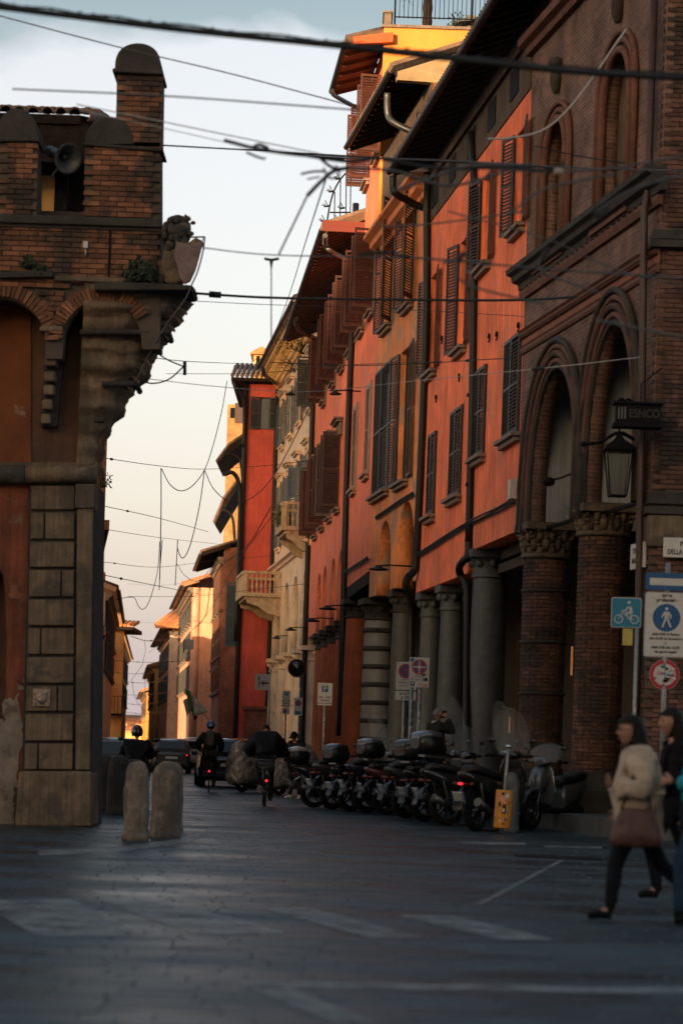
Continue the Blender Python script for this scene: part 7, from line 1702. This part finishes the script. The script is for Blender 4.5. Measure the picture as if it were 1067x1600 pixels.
plate_('panel', rs_, 0, zc_, 0.58, zt_-zb_, M_white, 0.004, 0.01)
b = MB(); b.box(-0.17, -0.14, -0.003, -0.001, zc_-0.22, zc_+0.12); b.prism([(-0.20, zc_+0.10), (-0.11, zc_+0.10), (-0.155, zc_+0.23)], -0.003, -0.001, 'y'); b.box(-0.14, 0.12, -0.0032, -0.001, zc_-0.055, zc_-0.025); b.prism([(0.12, zc_-0.09), (0.12, zc_+0.01), (0.24, zc_-0.04)], -0.003, -0.001, 'y'); b.obj('arrows', M_ink, rs_)
disc('ring', rs_, 0.02, zc_-0.04, 0.10, M_signred, -0.004, 0.002, 0.08); disc('core', rs_, 0.02, zc_-0.04, 0.05, M_ink, -0.005, 0.002)
post(rs_, 0.26, 0.05, 0, zt_+0.2, 0.03, 0)
Y6 = 118; c = P(295, 1007, Y6); rs_ = empty('hanging_sign', (c.x, Y6, c.z), 0, 'small grey board with an orange emblem hanging on a cable over the far street', 'sign')
MB().box(-0.25, 0.25, -0.02, 0.02, -0.24, 0.24).obj('board', mat('grey_board', (0.22, 0.24, 0.24), 0.5), rs_, 0.02); MB().prism([(-0.09, -0.10), (0.09, -0.10), (0, 0.10)], -0.025, -0.02, 'y').obj('emblem', mat('emblem_orange', (0.42, 0.2, 0.04), 0.5), rs_)
MB().tube([(-0.22, 0, 0.22), (-0.22, 0, -0.42)], 0.03, 6).obj('hanger', M_black, rs_)
# flags
Y7 = 104; c = P(322, 1122, Y7); rs_ = empty('flags', (c.x, Y7, c.z), 0, 'green and white flag on a slanting pole over the street by the brick house', 'flag')
b = MB(); b.tube([(0.4, 0, -0.35), (-0.95, 0, 1.05)], 0.02, 6); b.obj('flagpole', M_pole, rs_)
def flagc(name, pts, m, y):
    b = MB(); n = 8; A, B_, C_, D = [Vector((p[0], 0, p[1])) for p in pts]
    for i in range(n+1):
        for j in range(n+1):
            u_, v_ = i/n, j/n; p = A.lerp(B_, u_).lerp(D.lerp(C_, u_), v_); b.v.append((p.x, y+0.10*math.sin(u_*7+v_*3), p.z))
    for i in range(n):
        for j in range(n): k = i*(n+1)+j; b.f.append((k, k+1, k+n+2, k+n+1)); b.sm.append(True)
    o = b.obj(name, m, rs_); o.modifiers.new('t', 'SOLIDIFY').thickness = 0.01
fx = lambda x, y: ((x-322)/FP*Y7, (1122-y)/FP*Y7)
flagc('green_stripe', [fx(287, 1077), fx(296, 1080), fx(303, 1112), fx(298, 1112)], mat('flag_green', (0.12, 0.16, 0.05), 0.8), -0.02)
flagc('white_cloth', [fx(296, 1080), fx(303, 1090), fx(326, 1112), fx(303, 1120)], mat('flag_white', (0.42, 0.40, 0.36), 0.8, var=0.3, scale=4), 0.0)
flagc('white_cloth', [fx(285, 1096), fx(290, 1092), fx(300, 1108), fx(292, 1120)], mat('flag_white', (0.42, 0.40, 0.36)), 0.12)
flagc('dark_stripe', [fx(297, 1105), fx(304, 1105), fx(308, 1122), fx(304, 1126)], mat('flag_dark', (0.02, 0.02, 0.03), 0.8), 0.2)

# ================================================================== LAMPS
def disc_lamp(label, x, y, Y, w=0.7, F=None):
    c = P(x, y, Y); root = empty('street_lamp', c, 0, label, 'street lamp', 'flat disc lamps on arms along the facades')
    b = MB(); b.lathe([(0, 0.10), (w*0.15, 0.10), (w*0.2, 0.05), (w*0.5, 0.0), (w*0.48, -0.03), (0, -0.05)], n=20); b.obj('shade', M_pipe, root)
    b = MB(); b.tube([(0, 0, 0.08), (0.3, 0, 0.11), (1.9, 0.2, 0.08)], 0.022, 6); b.obj('arm', M_black, root); return root
for k, (x, y, Y, w, lb) in enumerate(((512, 951, 74, .55, 'nearest of the low disc lamps over the coral arches'), (487, 970, 84, .60, 'second low disc lamp, at the corner of coral and cream fronts'), (454, 984, 95, .45, 'third low disc lamp, before the cream arches'), (432, 997, 104, .38, 'farthest low disc lamp, beside the crimson wall'),
      (454, 616, 90, .40, 'high disc lamp in front of the blue-grey shutters of the cream palace'), (524, 615, 74, .38, 'high disc lamp in front of the coral house hoods'), (591, 889, 62, .50, 'disc lamp in front of the left arch of the ochre house'))):
    disc_lamp(lb, x, y, Y, w)
# big lantern in the second pointed arch and the glazed box sign
cl_ = P(965, 735, 39.8); root = empty('hanging_lantern', cl_, 0, 'tapered iron lantern hanging on a bracket in the right pointed arch', 'lantern')
b = MB()
for k in range(4):
    a = math.pi/4+k*math.pi/2; b.tube([(0.30*math.cos(a), 0.30*math.sin(a), 0.32), (0.19*math.cos(a), 0.19*math.sin(a), -0.42)], 0.014, 5)
for z, r in ((0.32, 0.30), (-0.42, 0.19)): b.tube([(r*math.cos(math.pi/4+k*math.pi/2), r*math.sin(math.pi/4+k*math.pi/2), z) for k in range(5)], 0.016, 5)
b.obj('frame', M_black, root)
b = MB(); b.lathe([(0.36, 0.32), (0.30, 0.40), (0.12, 0.5), (0.03, 0.62)], n=4, smooth=False, M=Matrix.Rotation(math.pi/4, 4, 'Z')); b.obj('hood', M_black, root)
b = MB(); b.lathe([(0.185, -0.41), (0.285, 0.31)], n=4, smooth=False, M=Matrix.Rotation(math.pi/4, 4, 'Z')); b.obj('glass', mat('lantern_glass', (0.03, 0.026, 0.023), 0.3, alpha=0.35), root)
b = MB(); b.tube(catmull([(-0.55, 0.3, 0.45), (-0.3, 0.1, 0.47), (0.0, 0, 0.62), (0.35, 0.2, 0.5)], 5), 0.03, 6); b.ell((-0.55, 0.3, 0.45), (0.06, 0.06, 0.05), 8, 6); b.tube([(0, 0, 0.6), (0, 0, 1.2)], 0.014, 5); b.obj('bracket', M_black, root)
cl_ = P(995, 648, 38.9); root = empty('lightbox_sign', cl_, 0, 'dark iron shop lightbox with pale upright letters hanging near the brick pier', 'sign')
MB().box(-0.36, 0.36, -0.12, 0.12, -0.15, 0.15).obj('box', M_black, root, 0.02); MB().box(-0.40, 0.40, -0.16, 0.16, -0.22, -0.15).obj('rail', M_black, root, 0.01); MB().box(-0.40, 0.40, -0.16, 0.16, 0.15, 0.19).obj('rail', M_black, root, 0.01)
b = MB()
for x_ in (-0.31, -0.26, -0.21): b.box(x_-0.012, x_+0.012, -0.13, -0.121, -0.09, 0.10)
b.obj('glazing', mat('pale_glazing', (0.09, 0.09, 0.09), 0.5), root)
text('ESNCO', 0.19, mat('faded_letter', (0.035, 0.035, 0.034), 0.8), root, 0.10, 0.0, -0.124, 0.002, 0.8)
b = MB(); b.tube([(0.05, 0, 0.15), (0.05, 0, 0.5), (0.4, 0.2, 0.8)], 0.012, 5)
for k in range(5): b.ell((-0.3+k*0.05, 0, 0.22+0.02*(k % 2)), (0.035, 0.03, 0.03), 6, 4)
b.obj('hanger', M_black, root)
cl_ = P(853, 755, 46.0); root = empty('wall_lantern', cl_, 0, 'small iron lamp arm inside the left pointed arch', 'lantern')
b = MB(); b.tube([(0, 0, 0.05), (0.25, 0, 0.1), (0.6, 0, 0.25)], 0.02, 6); b.tube([(0, 0, 0.05), (0, 0, -0.75)], 0.012, 6); b.obj('arm', M_black, root)
MB().ell((0.05, 0, 0.03), (0.12, 0.1, 0.09), 10, 6).obj('lamp_head', M_black, root)
# small lit shop things deep in the portico
for k, (x, y0, y1, w, m_, lb) in enumerate(((892, 1010, 1055, 3, 0, 'narrow lit red and cream shop sign glimpsed between the brick columns'), (877, 1065, 1080, 3, 1, 'small warm lamp glimpsed between the brick columns'), (795, 1120, 1145, 2, 1, 'thin warm light strip behind the tallest grey column'))):
    Y = 52; a = P(x, y1, Y); c = P(x, y0, Y); b = MB(); b.box(-w/2/FP*Y, w/2/FP*Y, -0.02, 0.02, 0, c.z-a.z)
    o = b.obj('shop_light', mat('lit_amber', (0.8, 0.34, 0.12), 0.5, emit=0.09), None, label=lb, cat='light'); o.location = a

# ================================================================== OVERHEAD WIRES
wc = [0]
def wire(label, pts, r=0.008, m=None, smooth=True, name='overhead_wire', cat='cable', knobs=(), group=None, kr=2.6):
    W_ = [P(*p) for p in pts]; c = W_[0].copy(); Q = catmull(W_, 8) if smooth and len(W_) > 2 else W_
    b = MB(); b.tube([q-c for q in Q], r, 6)
    root = b.obj(name, m or M_cable, None, label=label, cat=cat, group=group); root.location = c
    for k in knobs:                                # strain insulators: position along (0..1)
        i = k*(len(Q)-1); a = Q[int(i)].lerp(Q[min(int(i)+1, len(Q)-1)], i-int(i)); d = (Q[min(int(i)+1, len(Q)-1)]-Q[int(i)]).normalized()
        z = a-c; MB().tube([z-d*0.10*kr/2.6, z-d*0.09, z+d*0.09, z+d*0.10*kr/2.6], [r*1.1, r*kr*1.5, r*kr*1.5, r*1.1], 8).obj('insulator', M_cable, root)
    return root
th = wire('thick black bundled cable running right across the top of the picture', [(-40, 6, 18), (120, 26, 18), (300, 48, 18), (533, 72, 18), (720, 93, 18), (900, 112, 18), (1110, 124, 18)], 0.024)
A_, B_ = P(-40, 6, 18), P(1110, 124, 18); rn = random.Random(3); b = MB()
pp = catmull([P(*p)-P(-40, 6, 18) for p in [(-40, 6, 18), (120, 26, 18), (300, 48, 18), (533, 72, 18), (720, 93, 18), (900, 112, 18), (1110, 124, 18)]], 8)
for i in range(0, len(pp)-1):
    q = pp[i]+Vector((0, 0, 0.028)); b.tube([q, q+Vector((rn.uniform(.02, .05), 0, rn.uniform(.0, .014)))], 0.006, 4)
b.tube([q+Vector((0, 0, 0.030+0.008*math.sin(i*1.3))) for i, q in enumerate(pp)], 0.008, 5); b.obj('lashing', M_cable, th)
wire('thin teal-grey wire sloping across the upper left sky behind the turret', [(-40, 14, 30), (180, 72, 30), (360, 115, 30), (560, 168, 30)], 0.008, M_cableg)
wire('pale blurred wire crossing level above the brick turret', [(20, 139, 22), (260, 150, 22), (560, 172, 22)], 0.008, M_cableg)
wire('pale slanting wire behind the turret running to the cable knot', [(120, 163, 24), (254, 190, 24), (400, 220, 24), (500, 240, 24)], 0.006, M_cablew)
wire('second pale slanting wire just under the first one', [(125, 172, 24), (254, 200, 24), (400, 232, 24), (500, 246, 24)], 0.004, M_cablew)
wire('dark wire from the turret across the facades at window height', [(254, 227, 36), (400, 235, 36), (533, 243, 36), (800, 258, 36), (1090, 268, 36)], 0.012)
wire('grey wire close under the dark one over the upper facades', [(520, 246, 30), (700, 251, 30), (900, 262, 30), (1090, 268, 30)], 0.010, M_cableg)
wire('heavy dark wire from the lion ledge across the whole street', [(300, 458, 36.5), (420, 465, 36.5), (600, 468, 36.5), (800, 469, 36.5), (900, 464, 37)], 0.020, knobs=(0.08,), kr=1.6)
wire('thin wire just below the heavy one at the lion ledge', [(296, 470, 38), (420, 476, 42), (600, 482, 46), (830, 495, 48)], 0.006, M_cableg)
wire('faint slack wire sloping down over the red house', [(300, 385, 26), (420, 398, 26), (600, 402, 26), (760, 408, 26)], 0.007, M_cableg)
# blurred foreground clutter of the tram wires
K1 = (512, 262, 20)
kn = wire('blurred knot of dark tram wire fittings hanging over the centre of the street', [(350, 219, 20), (395, 231, 20), (430, 237, 20), (480, 243, 20), (540, 247, 20)], 0.016, name='wire_junction')
c0 = P(350, 219, 20)
for pts, r in ((((395, 231), (405, 226), (420, 232)), .02), (((385, 238), (405, 246), (415, 248)), .014), (((495, 243), (520, 262), (545, 262)), .018), (((545, 262), (520, 268), (500, 285), (480, 306)), .024), (((470, 272), (490, 268), (510, 268)), .014), (((480, 280), (500, 276)), .01), (((525, 258), (530, 275), (515, 278), (505, 262)), .012), (((460, 240), (540, 252), (580, 248)), .02)):
    MB().tube(catmull([P(x, y, 20)-c0 for x, y in pts], 5), r*0.75, 6).obj('fitting', M_cable, kn)
wire('blurred grey wire dropping from the knot to the small T fitting', [(480, 306, 22), (436, 397, 23)], 0.010, M_cableg)
wire('twisted trolley wire dropping from the knot down to the crimson roof', [(510, 277, 24), (480, 370, 40), (445, 480, 65), (415, 545, 90), (365, 592, 110)], 0.009)
tt = wire('small T-shaped fitting with a rod hanging in the sky', [(413, 404, 30), (424, 406, 30), (436, 404, 30)], 0.018, name='wire_fitting')
MB().tube([P(424, 406, 30)-P(413, 404, 30), P(424, 528, 30)-P(413, 404, 30)], 0.008, 5).obj('rod', M_cableg, tt); MB().tube([P(424, 406, 30)-P(413, 404, 30), P(424, 420, 30)-P(413, 404, 30)], [0.03, 0.008], 6).obj('cone', M_cable, tt)
wire('thick blurred arm of tram wire curving in front of the dark eave', [(610, 300, 19), (640, 290, 19), (700, 268, 19), (745, 258, 19), (830, 258, 19)], 0.0144, M_cableg)
wire('blurred wire rising to the right edge across the brick palace', [(930, 332, 18), (970, 305, 18), (1020, 285, 18), (1090, 268, 18)], 0.0108, M_cableg)
wire('blurred wire slanting over the downpipe and brick wall', [(795, 335, 18), (840, 300, 18), (900, 283, 18), (960, 272, 18)], 0.0101, M_cableg)
wire('blurred curved insulator arm low over the red house', [(690, 412, 19), (716, 408, 19), (712, 430, 19), (740, 448, 19), (800, 464, 19), (850, 475, 19)], 0.0094, M_cableg)
wire('blurred curved insulator arm at the corner of the brick palace', [(862, 392, 19), (843, 405, 19), (848, 425, 19), (900, 445, 19), (935, 458, 19)], 0.0094, M_cableg)
wire('blurred arm across the right pointed arch', [(930, 500, 19), (1000, 514, 19), (1090, 532, 19)], 0.0122, M_cableg)
wire('pale sagging cable rising over the lancet windows', [(762, 217, 30), (800, 215, 30), (850, 202, 30), (900, 155, 30), (978, 45, 30)], 0.013, M_cablew)
wire('chain-like dark wire running into the brick palace at the lancets', [(835, 228, 40), (900, 243, 40), (975, 255, 40)], 0.010)
for k, (pts, r, lb) in enumerate((
        ([(545, 262, 19), (620, 268, 19), (700, 290, 19), (790, 268, 19)], .012, 'blurred wire sagging under the curved arm before the eave'),
        ([(580, 245, 19), (680, 262, 19), (790, 262, 19), (870, 268, 19)], .014, 'blurred wire running from the knot to the pale clamp'),
        ([(745, 262, 19), (860, 268, 19), (960, 262, 19), (1090, 240, 19)], .011, 'blurred wire passing behind the pale clamp to the right edge'),
        ([(640, 402, 20), (716, 408, 20), (850, 420, 20), (1090, 436, 20)], .009, 'blurred level wire through both curved insulator arms'),
        ([(560, 398, 20), (600, 395, 20), (640, 402, 20)], .014, 'blurred clamp on the level wire over the ochre house'),
        ([(700, 330, 22), (850, 372, 22), (960, 420, 22), (1090, 452, 22)], .007, 'thin blurred wire falling to the right across the red house'),
        ([(600, 355, 22), (690, 348, 22), (820, 330, 22)], .008, 'short blurred wire over the attic of the red house'),
        ([(846, 408, 19), (850, 396, 19), (858, 388, 19)], .022, 'thick blurred fitting at the top of the right insulator arm'),
        ([(716, 408, 19), (722, 398, 19), (728, 396, 19)], .022, 'thick blurred fitting at the top of the left insulator arm'),
        ([(925, 330, 18), (935, 338, 18), (950, 325, 18)], .02, 'thick blurred fitting where the wires meet the brick cornice'))):
    wire(lb, pts, r, M_cable if k in (1, 4, 7, 8, 9) else M_cableg, name='overhead_wire' if k not in (4, 7, 8, 9) else 'wire_fitting', cat='cable' if k not in (4, 7, 8, 9) else 'fitting')
bb = P(872, 268, 19); root = empty('wire_clamp', bb, 0, 'pale blurred clamp hanging on the wires over the left lancet window', 'clamp')
MB().ell((0, 0, 0), (0.045, 0.03, 0.03), 10, 6).obj('knob', mat('clamp_pale', (0.45, 0.38, 0.3), 0.5), root); MB().tube([(-0.1, 0, 0.02), (0.0, 0, 0.03), (0.04, 0, 0.07)], 0.015, 6).obj('jaw', M_cable, root)
wire('wire with a barbed look between the ochre and red houses', [(420, 566, 50), (560, 571, 50), (690, 566, 50), (750, 562, 48), (800, 560, 47)], 0.009, knobs=(0.65,), kr=2)
wire('thin wire just under the barbed-looking one', [(260, 584, 60), (400, 583, 58), (530, 571, 55), (690, 565, 52)], 0.007)
wire('pale wire sloping over the coral and red houses', [(200, 588, 40), (340, 604, 40), (480, 612, 40), (640, 596, 38), (860, 574, 36), (1000, 558, 36)], 0.006, M_cablew, knobs=(0.78,), kr=3)
wire('slack black loop hanging from the corner corbel', [(238, 546, 38), (262, 562, 38), (288, 573, 38)], 0.012)
wire('lower black loop returning to the corner corbel', [(214, 594, 38), (240, 599, 38), (265, 592, 38), (288, 572, 38)], 0.012)
wire('short dark strain clamp hanging where the two loops meet', [(289, 565, 38), (289, 586, 38)], 0.03, name='wire_clamp', cat='clamp')
wire('straight thin wire from the corbel to the crimson roof', [(232, 558, 40), (300, 565, 50), (400, 569, 80)], 0.008)
wire('long thin wire crossing the street above the dropper wires', [(158, 715, 60), (250, 728, 70), (322, 733, 80), (420, 727, 90), (483, 720, 92)], 0.010, knobs=(0.04,), kr=2.2)
wire('straight dropper wire, leftmost, hanging down the middle sky', [(252, 731, 70), (252, 800, 70), (250, 905, 70)], 0.016)
wire('drooping loop between the two hanging droppers', [(253, 733, 70), (266, 757, 71), (284, 767, 72), (305, 755, 74), (325, 722, 78), (345, 650, 84), (355, 595, 90)], 0.014)
wire('long loop swinging down from the right hanger to the lower wires', [(320, 733, 80), (312, 790, 78), (298, 850, 76), (286, 872, 75), (278, 858, 75), (278, 843, 75)], 0.015)
wire('cable loop sweeping from the hanger up over the cream palace', [(320, 735, 80), (335, 765, 82), (362, 785, 85), (395, 777, 86), (430, 740, 82), (470, 665, 76), (505, 590, 70), (535, 520, 62)], 0.015)
wire('short straight dropper below the long loop', [(278, 843, 75), (276, 880, 75), (274, 915, 75)], 0.014)
wire('short doubled dropper left of the long loop', [(254, 843, 72), (251, 880, 72), (249, 922, 72)], 0.013)
wire('wire sloping down from the brick edge to the brick house roof', [(160, 790, 62), (250, 810, 80), (326, 831, 105)], 0.010, knobs=(0.2,), kr=2.2)
wire('thin level wire below the sloping one', [(158, 826, 62), (250, 840, 85), (340, 850, 105)], 0.008, knobs=(0.03,), kr=2)
wire('thin wire across the street at the height of the red shutters', [(160, 878, 64), (250, 886, 85), (335, 876, 110), (430, 868, 112)], 0.008, knobs=(0.06,), kr=2)
wire('wire with an insulator sloping to the trolley crossing', [(160, 898, 64), (214, 909, 75), (310, 928, 110)], 0.011, knobs=(0.33,), kr=2.4)
wire('slack loop at left holding a dropper over the far street', [(178, 938, 90), (194, 934, 90), (210, 934, 90), (216, 946, 90), (224, 952, 90), (234, 938, 90), (246, 895, 90), (250, 846, 90)], 0.014)
wire('thin wire with a fitting crossing at the crimson shutters', [(200, 932, 100), (280, 932, 108), (320, 930, 110), (480, 912, 95)], 0.010, knobs=(0.55,), kr=2.2)
wire('trolley wire running from the brick house roof down the far street', [(425, 790, 60), (380, 860, 80), (328, 890, 100), (308, 928, 115), (290, 957, 130), (265, 995, 160), (232, 1020, 200)], 0.012)
wire('second trolley wire descending beside the brick house', [(430, 800, 62), (370, 880, 85), (330, 950, 105), (290, 1003, 130), (245, 1045, 170)], 0.010, M_cableg)
wire('slack wire loop just under the brick house eave', [(276, 880, 90), (290, 900, 92), (310, 908, 95), (340, 890, 100), (372, 862, 104)], 0.011)
wire('curved cable drooping beside the pink house', [(345, 860, 115), (330, 905, 118), (322, 960, 120), (300, 985, 125)], 0.02)
wire('span wire near the orange hipped roof', [(205, 994, 140), (228, 1001, 145), (250, 1000, 150), (262, 1000, 155)], 0.022, knobs=(0.45,), kr=1.6)
wire('thin hanging zigzag wire over the far street', [(226, 1001, 140), (228, 1017, 140), (222, 1040, 140), (206, 1062, 150), (210, 1085, 160), (216, 1100, 170), (235, 1120, 190)], 0.014, smooth=False)
wire('another thin hanging wire right of the zigzag one', [(222, 1050, 160), (227, 1063, 160), (227, 1085, 165), (236, 1110, 180)], 0.014, smooth=False)
for k, (y, xl, xr) in enumerate(((1032, 175, 310), (1050, 172, 255), (1064, 185, 262), (1083, 168, 262), (1098, 190, 250), (1112, 190, 262), (1125, 195, 250), (970, 185, 310), (912, 200, 290))):
    wire('faint span wire across the far street, number %d from the top' % 0 if False else ('faint span wire crossing the far street ' + ('just below the orange roof', 'level with the yellow end wall', 'above the far shutters', 'level with the balcony of the orange house', 'above the flag', 'level with the flag', 'lowest of all, just over the car roofs', 'just above the orange hipped roof', 'highest, under the long dropper')[k]), [(xl, y, 120+k*4), ((xl+xr)/2, y+3, 130+k*4), (xr, y-1, 140+k*4)], 0.012 if k < 7 else 0.007, knobs=(0.3, 0.7) if k < 7 else (0.85,), kr=1.8, group=None)
bpy.data.scenes.remove(TMP)
